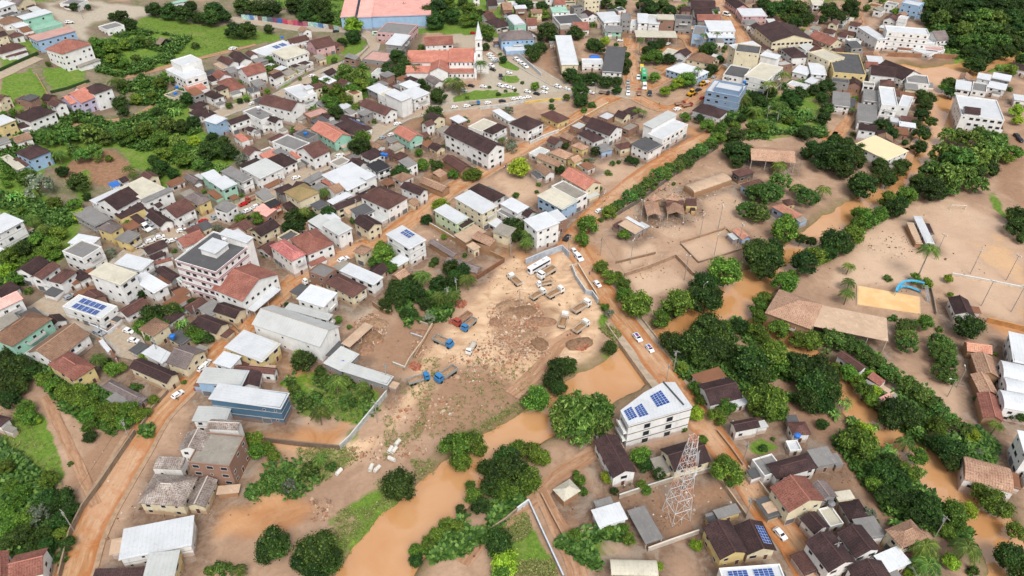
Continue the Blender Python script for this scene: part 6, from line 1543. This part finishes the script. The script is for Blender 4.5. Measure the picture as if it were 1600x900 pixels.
# ------------------------------------------------------------------ vehicles
def car_proto(kind, rgb):
    root = empty({'van': 'van', 'pol': 'patrol_car'}.get(kind, 'parked_car'), (0, 0, 0)); van = kind == 'van'
    L, Wd, Ht = (4.9, 1.95, 2.1) if van else (4.3, 1.78, 1.46); pa = plain('car_paint_%d_%d_%d' % rgb, rgb, .3, .0, .04)
    pr = [(-L / 2, .35), (-L / 2, .85), (-L / 2 + .25, 1.0), (-L / 2 + (.1 if van else .55), Ht - .06 if van else Ht - .1), (-L / 2 + (.3 if van else .9), Ht), (L / 2 - (1.6 if van else 1.75), Ht), (L / 2 - (.9 if van else 1.05), 1.0 if not van else 1.15), (L / 2 - .15, .88), (L / 2, .7), (L / 2, .35)]
    V = []; n = len(pr)
    for s in (-1, 1):
        for x, z in pr: V.append((x, s * Wd / 2 * (1 if z < 1.05 else .84), z))
    Fc = [tuple(range(n)), tuple(range(2 * n - 1, n - 1, -1))] + [((k + 1) % n, k, n + k, n + (k + 1) % n) for k in range(n)]
    body = mesh_obj('body', V, Fc, pa, root)
    gl = GLASS(); m = MB(); a, b = pr[5], pr[6]; w = Wd / 2 * .78
    def quad(p, q, nm, off):
        m = MB(); d = Vector((q[0] - p[0], 0, q[1] - p[1])); nr = Vector((d.z, 0, -d.x)).normalized() * off
        m.add([(p[0] + nr.x + d.x * .08, -w, p[1] + nr.z + d.z * .08), (p[0] + nr.x + d.x * .08, w, p[1] + nr.z + d.z * .08), (p[0] + nr.x + d.x * .9, w, p[1] + nr.z + d.z * .9), (p[0] + nr.x + d.x * .9, -w, p[1] + nr.z + d.z * .9)], [(0, 1, 2, 3)]); m.build(nm, gl, root)
    quad(a, b, 'windscreen', -.012); quad(pr[3], pr[2], 'rear_window', .012)
    for s in (-1, 1):
        y0, y1 = Wd / 2 * s * .965, Wd / 2 * s * .855; x0, x1, x2, x3 = -L / 2 + .6, L / 2 - 1.2, L / 2 - 1.75, -L / 2 + 1.0
        MB().add([(x0, y0 + s * .01, 1.06), (x1, y0 + s * .01, 1.06), (x2, y1 + s * .01, Ht - .1), (x3, y1 + s * .01, Ht - .1)], [(0, 1, 2, 3)]).build('side_window', gl, root)
        for x in (-L / 2 + .85, L / 2 - .85):
            o = MB().bar((x, s * (Wd / 2 - .2), .34), (x, s * (Wd / 2 + .01), .34), .34, 12).build('wheel', plain('tyre', (30, 30, 32), .8), root)
        MB().box(L / 2 - .05, L / 2 + .01, s * .62 - .16, s * .62 + .16, .62, .76).build('headlight', plain('headlight_glass', (220, 220, 215), .2), root)
    if kind == 'pol': MB().box(-.15, .15, -.5, .5, Ht, Ht + .12).build('light_bar', plain('bar_red', (190, 40, 40), .4), root); MB().box(-L / 2 + .9, L / 2 - 1.8, -.5, .5, Ht + .004, Ht + .02).build('roof_stripe', plain('stripe_blue', (50, 80, 150), .4), root)
    return root
def truck_proto(rgb, load):
    root = empty('dump_truck', (0, 0, 0)); pa = plain('truck_paint_%d_%d' % rgb[:2], rgb, .45, 0, .22); bedm = plain('truck_bed_%d' % load[0], load, .9, var=.3, scale=2)
    m = MB(); m.prism([(1.9, -1.15), (3.7, -1.15), (3.75, -.9), (3.75, .9), (3.7, 1.15), (1.9, 1.15)], .7, 2.0); m.prism([(1.95, -1.1), (3.35, -1.05), (3.35, 1.05), (1.95, 1.1)], 2.0, 2.75); m.build('cab', pa, root)
    MB().add([(3.42, -.95, 2.05), (3.42, .95, 2.05), (3.37, .9, 2.62), (3.37, -.9, 2.62)], [(0, 1, 2, 3)]).build('windscreen', GLASS(), root)
    for s in (-1, 1): MB().add([(2.2, s * 1.115, 2.05), (3.2, s * 1.09, 2.05), (3.2, s * 1.07, 2.6), (2.2, s * 1.11, 2.6)], [(0, 1, 2, 3)]).build('side_window', GLASS(), root)
    m = MB(); m.box(-3.6, 1.9, -.5, .5, .6, .95); m.build('chassis', plain('chassis_dark', (60, 52, 46)), root)
    m = MB(); m.box(-3.7, 1.6, -1.2, 1.2, 1.0, 1.12); m.box(-3.7, 1.6, -1.22, -1.12, 1.1, 2.0); m.box(-3.7, 1.6, 1.12, 1.22, 1.1, 2.0); m.box(-3.72, -3.6, -1.2, 1.2, 1.1, 1.9); m.box(1.5, 1.62, -1.2, 1.2, 1.1, 2.25)
    m.build('tipper_bed', plain('bed_side_%d' % rgb[1], tuple(int(.25 * a + .75 * b) for a, b in zip(rgb, (172, 154, 134))), .7), root)
    r = random.Random(load[0]); V = []; Fc = []
    for i in range(7):
        for j in range(4): V.append((-3.55 + i * .84, -1.1 + j * .733, 1.25 + (.55 * math.sin(i / 6 * 3.14) * (1 if j in (1, 2) else .3) + r.uniform(0, .15)) * (1 if load[0] < 190 else .4)))
    for i in range(6):
        for j in range(3): a = i * 4 + j; Fc.append((a, a + 4, a + 5, a + 1))
    mesh_obj('load', V, Fc, bedm, root)
    for s in (-1, 1):
        for x in (-2.7, -1.6, 2.75): MB().bar((x, s * .85, .48), (x, s * 1.2, .48), .48, 12).build('wheel', plain('tyre', (30, 30, 32), .8), root)
    return root
def bus_proto(rgb, L=11.0):
    root = empty('bus', (0, 0, 0)); m = MB(); m.prism([(-L / 2, -1.2), (L / 2 - .3, -1.2), (L / 2, -.8), (L / 2, .8), (L / 2 - .3, 1.2), (-L / 2, 1.2)], .45, 3.0); m.prism([(-L / 2 + .1, -1.08), (L / 2 - .5, -1.08), (L / 2 - .5, 1.08), (-L / 2 + .1, 1.08)], 3.0, 3.14); m.build('body', plain('bus_paint_%d_%d' % rgb[:2], rgb, .35), root)
    for s in (-1, 1):
        MB().box(-L / 2 + .5, L / 2 - .9, s * 1.205 - .005, s * 1.205 + .005, 1.75, 2.6).build('window_strip', GLASS(), root)
        for x in (-L / 2 + 2.2, L / 2 - 2.2): MB().bar((x, s * .9, .5), (x, s * 1.22, .5), .5, 12).build('wheel', plain('tyre', (30, 30, 32), .8), root)
    MB().box(L / 2 - .005, L / 2 + .008, -.75, .75, 1.4, 2.7).build('windscreen', GLASS(), root)
    for k in (-2.5, 2): MB().box(k - .6, k + .6, -.5, .5, 3.14, 3.35).build('roof_hatch', plain('hatch', (180, 184, 188)), root)
    return root
def loader_proto():
    root = empty('wheel_loader', (0, 0, 0)); ye = plain('loader_yellow', (214, 160, 30), .5)
    m = MB(); m.prism([(-2.6, -.9), (1.2, -.9), (1.2, .9), (-2.6, .9)], .9, 1.7); m.build('body', ye, root); MB().box(-1.0, .5, -.75, .75, 1.7, 3.0).build('cab', GLASS(), root); MB().box(-1.1, .6, -.85, .85, 3.0, 3.12).build('cab_roof', ye, root)
    MB().bar((1.0, .5, 1.4), (2.8, .5, .7), .12).build('lift_arm', ye, root); MB().bar((1.0, -.5, 1.4), (2.8, -.5, .7), .12).build('lift_arm', ye, root); MB().add([(2.7, -1.2, .1), (2.7, 1.2, .1), (2.8, 1.2, 1.1), (2.8, -1.2, 1.1), (3.6, -1.2, .1), (3.6, 1.2, .1)], [(0, 1, 2, 3), (0, 4, 5, 1), (0, 3, 4), (1, 5, 2)]).build('bucket', plain('bucket_steel', (120, 104, 80)), root)
    for s in (-1, 1):
        for x in (-1.8, 1.0): MB().bar((x, s * .75, .7), (x, s * 1.25, .7), .7, 12).build('wheel', plain('tyre', (30, 30, 32), .8), root)
    return root
VK = {'w': ('white parked car', 'car'), 's': ('silver parked car', 'car'), 'k': ('dark parked car', 'car'), 'r': ('red parked car', 'car'), 'vanw': ('white van', 'van'), 'vang': ('green van', 'van'), 'vany': ('yellow van', 'van'), 'pol': ('white patrol car with a marked roof', 'car'),
      'trw': ('white dump truck with a mud filled bed', 'truck'), 'trb': ('bright blue dump truck', 'truck'), 'trr': ('red dump truck', 'truck'), 'trp': ('white truck with a pale load', 'truck'), 'trk': ('dark truck', 'truck'), 'bus': ('long white bus parked by the grey yard wall', 'bus'), 'busg': ('green bus in the flooded avenue', 'bus'), 'ldr': ('yellow wheel loader', 'loader')}
MK = {'w': lambda: car_proto('car', (222, 222, 222)), 's': lambda: car_proto('car', (150, 155, 160)), 'k': lambda: car_proto('car', (40, 42, 48)), 'r': lambda: car_proto('car', (170, 30, 35)), 'vanw': lambda: car_proto('van', (224, 224, 220)), 'vang': lambda: car_proto('van', (190, 215, 195)), 'vany': lambda: car_proto('van', (222, 190, 60)), 'pol': lambda: car_proto('pol', (226, 228, 232)),
      'trw': lambda: truck_proto((226, 226, 222), (150, 116, 84)), 'trb': lambda: truck_proto((58, 124, 176), (160, 128, 100)), 'trr': lambda: truck_proto((160, 74, 60), (140, 108, 84)), 'trp': lambda: truck_proto((228, 226, 222), (196, 188, 176)), 'trk': lambda: truck_proto((60, 62, 70), (120, 100, 84)), 'bus': lambda: bus_proto((226, 228, 232)), 'busg': lambda: bus_proto((60, 170, 110), 9.5), 'ldr': loader_proto}
PROTO = {}
for (ox, oy), txt in VH.items():
    for q in txt.split(';'):
        *nn, k = q.split(); x0, y0, x1, y1 = [float(z) for z in nn]; a = at(ox + x0 / 4, oy + y0 / 4, .5); b = at(ox + x1 / 4, oy + y1 / 4, .5); c = (a + b) / 2; d = b - a
        if k not in PROTO: PROTO[k] = o = MK[k]()
        else: o = copy_tree(PROTO[k])
        g0 = gz(c.x, c.y); sl = math.atan2(b.z - a.z, math.hypot(d.x, d.y)); o.location = (c.x, c.y, g0 + .17); o.rotation_euler = (0, -sl, math.atan2(d.y, d.x))
        lb, cat = VK[k]; L = math.hypot(d.x, d.y); base = {'trw': 7.5, 'trb': 7.5, 'trr': 7.5, 'trp': 7.5, 'trk': 7.5, 'bus': 11, 'busg': 9.5}.get(k, 4.3); sc = min(1.25, max(.78 if base > 5 else .9, L / base)); o.scale = (sc, sc, sc)
        reg(o, lb, cat, {'car': 'cars parked in the streets', 'truck': 'trucks of the flood clearance', 'van': 'vans in the streets'}.get(cat), (ox + (x0 + x1) / 8, oy + (y0 + y1) / 8), True if k in ('bus', 'busg') else None)
# ------------------------------------------------------------------ street furniture
def pole(kind):
    root = empty('street_lamp' if kind == 'lamp' else 'utility_pole' if kind == 'pole' else 'floodlight_mast', (0, 0, 0)); con = plain('pole_concrete', (150, 144, 136), .8); h = {'lamp': 7.5, 'pole': 9.0, 'mast': 11.0}[kind]
    MB().bar((0, 0, -.5), (0, 0, h), .16, 8, .1).build('shaft', con, root)
    if kind == 'pole':
        MB().box(-1.0, 1.0, -.06, .06, h - .6, h - .45).build('crossarm', con, root); MB().bar((.3, 0, h - 2.2), (.3, 0, h - 1.2), .28, 10).build('transformer', plain('transformer', (140, 146, 150)), root)
    elif kind == 'lamp': MB().bar((0, 0, h - .3), (1.6, 0, h + .2), .05).build('arm', con, root); MB().box(1.4, 2.1, -.14, .14, h + .12, h + .25).build('lamp_head', plain('lamp_head', (210, 210, 205)), root)
    else:
        MB().box(-.9, .9, -.08, .08, h - .1, h + .05).build('crossarm', con, root)
        for x in (-.7, .7): MB().box(x - .22, x + .22, -.3, -.05, h - .1, h + .35).build('floodlight', plain('lamp_head', (210, 210, 205)), root)
    return root
PP = {}
for s, kind, cat, lab, grp in (('1516 428 1572 438 1460 405 1533 478 1580 487 1093 372 1122 358 1115 403 1152 388 985 412 1069 438 1000 350', 'mast', 'floodlight', 'slim floodlight mast', 'floodlight masts of the courts'),
    ('116 830 205 690 165 535 1052 580 938 400 798 402 888 398 400 160 330 190 560 340 440 300 250 390 1245 280 1197 190 1010 60 605 600 590 660 1160 725 1165 810 700 480 714 465 490 300 1460 840 250 560 312 510 20 500 670 20 130 30 1295 880 1040 600', 'pole', 'utility pole', 'concrete utility pole with crossarm', 'utility poles along the streets'),
    ('812 478 640 160 790 130 1000 170 940 330 1480 620 1495 605 1095 470 930 150 1060 200', 'lamp', 'street lamp', 'grey street lamp', 'street lamps')):
    for u, v in P2(s):
        if kind not in PP: PP[kind] = o = pole(kind)
        else: o = copy_tree(PP[kind])
        p = at(u, v); o.location = (p.x, p.y, gz(p.x, p.y)); o.rotation_euler = (0, 0, random.Random(int(u)).uniform(0, 3.1)); reg(o, lab, cat, grp, (u, v))
# power line wires between the bridge poles
def wires(name, us, lab):
    P = [at(u, v) for u, v in P2(us)]; root = None; m = MB()
    for a, b in zip(P, P[1:]):
        last = None
        for k in range(13):
            t = k / 12; p = a.lerp(b, t); p.z = 8.6 - 4 * .7 * t * (1 - t) + gz(p.x, p.y)
            if last is not None: m.bar(last, p, .035, 3)
            last = p
    o = m.build(name, plain('cable', (70, 70, 72))); reg(o, lab, 'cable', None, P2(us)[0], True)
wires('power_cable', '938 400 1052 580 1160 725 1295 880', 'sagging power cable following the street over the bridge')
wires('power_cable', '116 830 205 690 312 510', 'sagging power cable above the orange flooded street')
# goals
def goal(u, v, ang, lab):
    p = at(u, v); root = empty('football_goal', p, ang); wt = plain('goal_white', (214, 212, 206))
    m = MB()
    for a, b in (((-3, 0, 0), (-3, 0, 2.3)), ((3, 0, 0), (3, 0, 2.3)), ((-3, 0, 2.3), (3, 0, 2.3)), ((-3, 0, 2.3), (-3, 1.2, 0)), ((3, 0, 2.3), (3, 1.2, 0))): m.bar(a, b, .09, 6)
    m.build('goal_frame', wt, root); reg(root, lab, 'goal', None, (u, v), True)
goal(1496, 328, rad(-5), 'white football goal half buried on the flooded mud field')
# concrete pipes
def pipe():
    n = 14; V = []; Fc = []
    for x, r in ((-1.1, .62), (1.1, .62), (1.1, .5), (-1.1, .5)):
        for k in range(n): t = 2 * math.pi * k / n; V.append((x, math.cos(t) * r, math.sin(t) * r + .6))
    for j in range(4):
        for k in range(n): Fc.append((j * n + k, j * n + (k + 1) % n, ((j + 1) % 4) * n + (k + 1) % n, ((j + 1) % 4) * n + k))
    return mesh_obj('concrete_pipe', V, Fc, plain('pipe_concrete', (205, 200, 190), .85), smooth=False)
pr0 = None
for i, (x, y, a) in enumerate(((1160, 120, 70), (1185, 122, 65), (1205, 75, 60), (1170, 178, 150), (1040, 232, 80), (1078, 238, 55), (840, 258, 60))):
    if pr0 is None: pr0 = o = pipe()
    else: o = pr0.copy(); COL.objects.link(o)
    p = at(320 + x / 4, 675 + y / 4); o.location = (p.x, p.y, p.z + .1); o.rotation_euler = (0, 0, rad(a)); reg(o, 'short pale concrete drain pipe on the mud track', 'pipe', 'concrete pipes left on the mud track', (320 + x / 4, 675 + y / 4))
# blue tarps, tanks
for u, v, w in ((929, 89, 3.2), (534, 566, 1.8)):
    p = at(u, v, 3); m = MB(); m.add([(-w, -w * .6, 0), (w, -w * .7, 0), (w * .9, w * .6, 0), (-w, w * .6, 0), (-w * .6, -w * .3, .9), (w * .5, -w * .2, 1.1), (w * .5, w * .3, .8), (-w * .5, w * .3, 1)], [(4, 5, 6, 7), (0, 1, 5, 4), (1, 2, 6, 5), (2, 3, 7, 6), (3, 0, 4, 7)])
    o = m.build('tarpaulin', plain('tarp_blue', (30, 100, 190), .5)); o.location = p; reg(o, 'crumpled blue tarpaulin ' + ('on the pavilion beside the long warehouse' if u > 900 else 'on the grey shed roof by the rubble heap'), 'tarpaulin', None, (u, v), True)
TK0 = {}
for x, y, z, c, px in TANKS + [(*(lambda p: (p.x, p.y, p.z))(at(u, v, h)), c, (u, v)) for u, v, h, c in ((441, 60, 5, 'blue'), (277, 138, 5, 'blue'), (404, 170, 9, 'white'), (352, 376, 15.5, 'white'), (362, 370, 15.5, 'grey'), (1137, 125, 13.5, 'grey'), (603, 244, 6, 'blue'), (598, 243, 6, 'blue'), (1298, 790, 3.2, 'grey'), (1245, 683, 3.0, 'blue'), (975, 305, 1.5, 'white'), (270, 528, 5, 'blue'), (1163, 130, 12.4, 'blue'))]:
    if c not in TK0:
        root = empty('water_tank', (0, 0, 0)); mt = plain('tank_' + c, {'blue': (40, 110, 190), 'white': (215, 215, 215), 'grey': (120, 120, 122)}[c], .5)
        MB().bar((0, 0, 0), (0, 0, 1.1), .75, 14, .95).build('tank_body', mt, root); MB().bar((0, 0, 1.1), (0, 0, 1.45), .98, 14, .3).build('lid', mt, root); TK0[c] = o = root
    else: o = copy_tree(TK0[c])
    o.location = (x, y, z); reg(o, f'round {c} water tank on a roof', 'water tank', 'rooftop water tanks', px)
# ------------------------------------------------------------------ people
def person_mesh(top, legs, stride):
    me = bpy.data.meshes.new('person'); J = [(0, 0, .95), (0, 0, 1.2), (0, 0, 1.42), (0, 0, 1.52), (.02, 0, 1.68), (0, .1, .9), (stride, .1, .5), (stride * .9, .11, .06), (stride + .14, .12, .03), (0, -.1, .9), (-stride, -.1, .5), (-stride * 1.5, -.11, .06), (-stride * 1.5 + .14, -.12, .03),
         (0, .2, 1.4), (-stride * .6, .26, 1.13), (-stride * .2, .27, .88), (0, -.2, 1.4), (stride * .6, -.26, 1.13), (stride + .1, -.26, .92)]
    E = [(0, 1), (1, 2), (2, 3), (3, 4), (0, 5), (5, 6), (6, 7), (7, 8), (0, 9), (9, 10), (10, 11), (11, 12), (2, 13), (13, 14), (14, 15), (2, 16), (16, 17), (17, 18)]
    Rr = [.14, .13, .15, .06, .105, .1, .07, .045, .04, .1, .07, .045, .04, .06, .045, .035, .06, .045, .035]
    me.from_pydata(J, E, []); o = bpy.data.objects.new('person', me); COL.objects.link(o); md = o.modifiers.new('skin', 'SKIN'); sv = me.skin_vertices[0].data
    for k, r in enumerate(Rr): sv[k].radius = (r, r)
    sv[0].use_root = True; s2 = o.modifiers.new('sub', 'SUBSURF'); s2.levels = 1; s2.render_levels = 1
    dg = bpy.context.evaluated_depsgraph_get(); ev = bpy.data.meshes.new_from_object(o.evaluated_get(dg)); bpy.data.objects.remove(o); ev.name = 'person'
    ev.materials.clear(); [ev.materials.append(q) for q in (plain('skin_tone', (150, 104, 80), .6), plain('cloth_%d_%d' % top[:2], top, .8), plain('cloth_%d_%d' % legs[:2], legs, .8), plain('hair_dark', (36, 28, 26), .8))]
    for p in ev.polygons:
        c = p.center; p.material_index = 3 if c.z > 1.72 else 0 if c.z > 1.5 or (abs(c.y) > .22 and c.z < 1.2) else 1 if c.z > .95 else 2
    return ev
PM = [person_mesh((200, 60, 50), (50, 60, 90), .15), person_mesh((60, 90, 160), (60, 56, 50), .0), person_mesh((220, 220, 215), (40, 44, 60), .22), person_mesh((60, 120, 80), (90, 80, 70), .1)]
PD = ['person walking in a red top and dark trousers', 'person standing in a blue top', 'person striding in a white top', 'person in a green top and brown trousers']
for i, (u, v) in enumerate(P2('1098 480 921 430 274 622 279 626 305 612 1037 345 1067 352 1070 348 1029 300 1038 298 975 763 984 760 1340 48 1342 44 1344 40 1346 52 1347 36 1343 32 1349 45 988 118 1012 60 1018 75 1026 148 1030 165 1002 175 790 262 788 264 792 260 559 345 558 392 562 390 925 425 440 480 450 545 1157 322 1148 318 1325 85 1557 712 1250 215')):
    o = bpy.data.objects.new('person', PM[i % 4]); COL.objects.link(o); p = at(u, v); o.location = (p.x, p.y, gz(p.x, p.y) + .15); o.rotation_euler = (0, 0, i * 1.3); reg(o, PD[i % 4], 'person', 'people out in the mud', (u, v))
# ------------------------------------------------------------------ labels: each says where its thing stands
LMK = [(745, 105, 'the spired church'), (345, 420, 'the pink banded block'), (1070, 755, 'the lattice tower'), (1015, 560, 'the road bridge'), (855, 418, 'the yard bus'), (1022, 650, 'the angular apartment house'), (805, 500, 'the rubble heap'), (460, 515, 'the white warehouse'),
 (395, 625, 'the slate blue building'), (240, 840, 'the riverside shed'), (140, 480, 'the solar panel house'), (1388, 470, 'the muddy pool'), (1433, 455, 'the blue slide'), (1425, 60, 'the hospital block'), (1165, 145, 'the slate blue block'), (1135, 95, 'the cream tower block'),
 (1027, 53, 'the market canopy'), (1030, 215, 'the white corner block'), (105, 85, 'the big villa'), (295, 105, 'the cubic villa'), (590, 15, 'the sports hall'), (740, 225, 'the long school block'), (810, 60, 'the pale blue hall'), (893, 80, 'the long warehouse'), (560, 270, 'the broad store'),
 (235, 300, 'the cream roofed hall'), (850, 350, 'the domed white house'), (1210, 55, 'the cream gabled hall'), (1210, 232, 'the open barn'), (1105, 290, 'the collapsed vault'), (1375, 235, 'the pale yellow warehouse'), (1450, 375, 'the ruined hut'), (1450, 120, 'the river pool'), (1145, 470, 'the river fork'),
 (1240, 480, 'the mud roofed hall'), (1350, 510, 'the flat canopy'), (1555, 600, 'the red roofed sheds'), (330, 700, 'the unfinished brick block'), (50, 700, 'the big lawn'), (240, 60, 'the grassy field'), (1270, 770, 'the rusty tiled house'), (1170, 830, 'the solar roofed pair'), (1540, 720, 'the curved ruin'), (835, 850, 'the grassy lot'),
 (110, 590, 'the yellow gabled house'), (625, 370, 'the crimson roofed house'), (1335, 110, 'the blue yellow shop'), (450, 38, 'the painted wall'), (700, 780, 'the brown river'), (760, 150, 'the church lawn'), (1490, 175, 'the terraced block'), (60, 130, 'the bare lawn'), (130, 260, 'the bare hillside'), (1380, 640, 'the clipped row'), (1100, 215, 'the park avenue'),
 (520, 215, 'the salmon roofed house'), (660, 640, 'the truck yard'), (1110, 385, 'the low court'), (1010, 440, 'the lower court'), (985, 140, 'the muddy square')]
ORD = ['', 'second', 'third', 'fourth', 'fifth', 'sixth', 'seventh', 'eighth', 'ninth', 'tenth', 'eleventh', 'twelfth', 'thirteenth', 'fourteenth', 'fifteenth', 'sixteenth', 'seventeenth', 'eighteenth', 'nineteenth', 'twentieth']
buck = {}
for T in THINGS:
    o, base, px, fixed = T
    if fixed: o['label'] = base.strip('! ')[:150]; continue
    d = sorted((math.hypot(px[0] - a, (px[1] - b) * 1.25), n, a, b) for a, b, n in LMK)
    dd, n, a, b = d[0]
    if dd < 6: dd, n, a, b = d[1]
    dx, dy = px[0] - a, (px[1] - b) * 1.25
    rel = ('right of' if dx > 0 else 'left of') if abs(dx) > abs(dy) * 1.0 else ('below' if dy > 0 else 'above')
    buck.setdefault((base, rel, n), []).append((dd, o))
for (base, rel, n), L in buck.items():
    L.sort(key=lambda q: q[0])
    for i, (dd, o) in enumerate(L):
        s = f'{base}, {rel} {n}'
        if len(L) > 1: s += f', {ORD[i] + " " if i else ""}nearest' if i < 20 else f', number {i + 1} outwards'
        if len(s.replace(',', '').split()) > 16: s = s.replace('small ', '', 1)
        if len(s.replace(',', '').split()) > 16: s = s.replace(' roof,', ',', 1).replace('-storey', '-floor')
        o['label'] = s
labs = {}
for T in THINGS:
    l = T[0]['label']; labs.setdefault(l, []).append(T[0])
    if not 4 <= len(l.replace(',', '').split()) <= 16: print('LABEL LEN', l)
for l, L in labs.items():
    if len(L) > 1: print('DUP', l, len(L))
print('things', len(THINGS), 'trees', len(items), 'objects', len(bpy.data.objects))
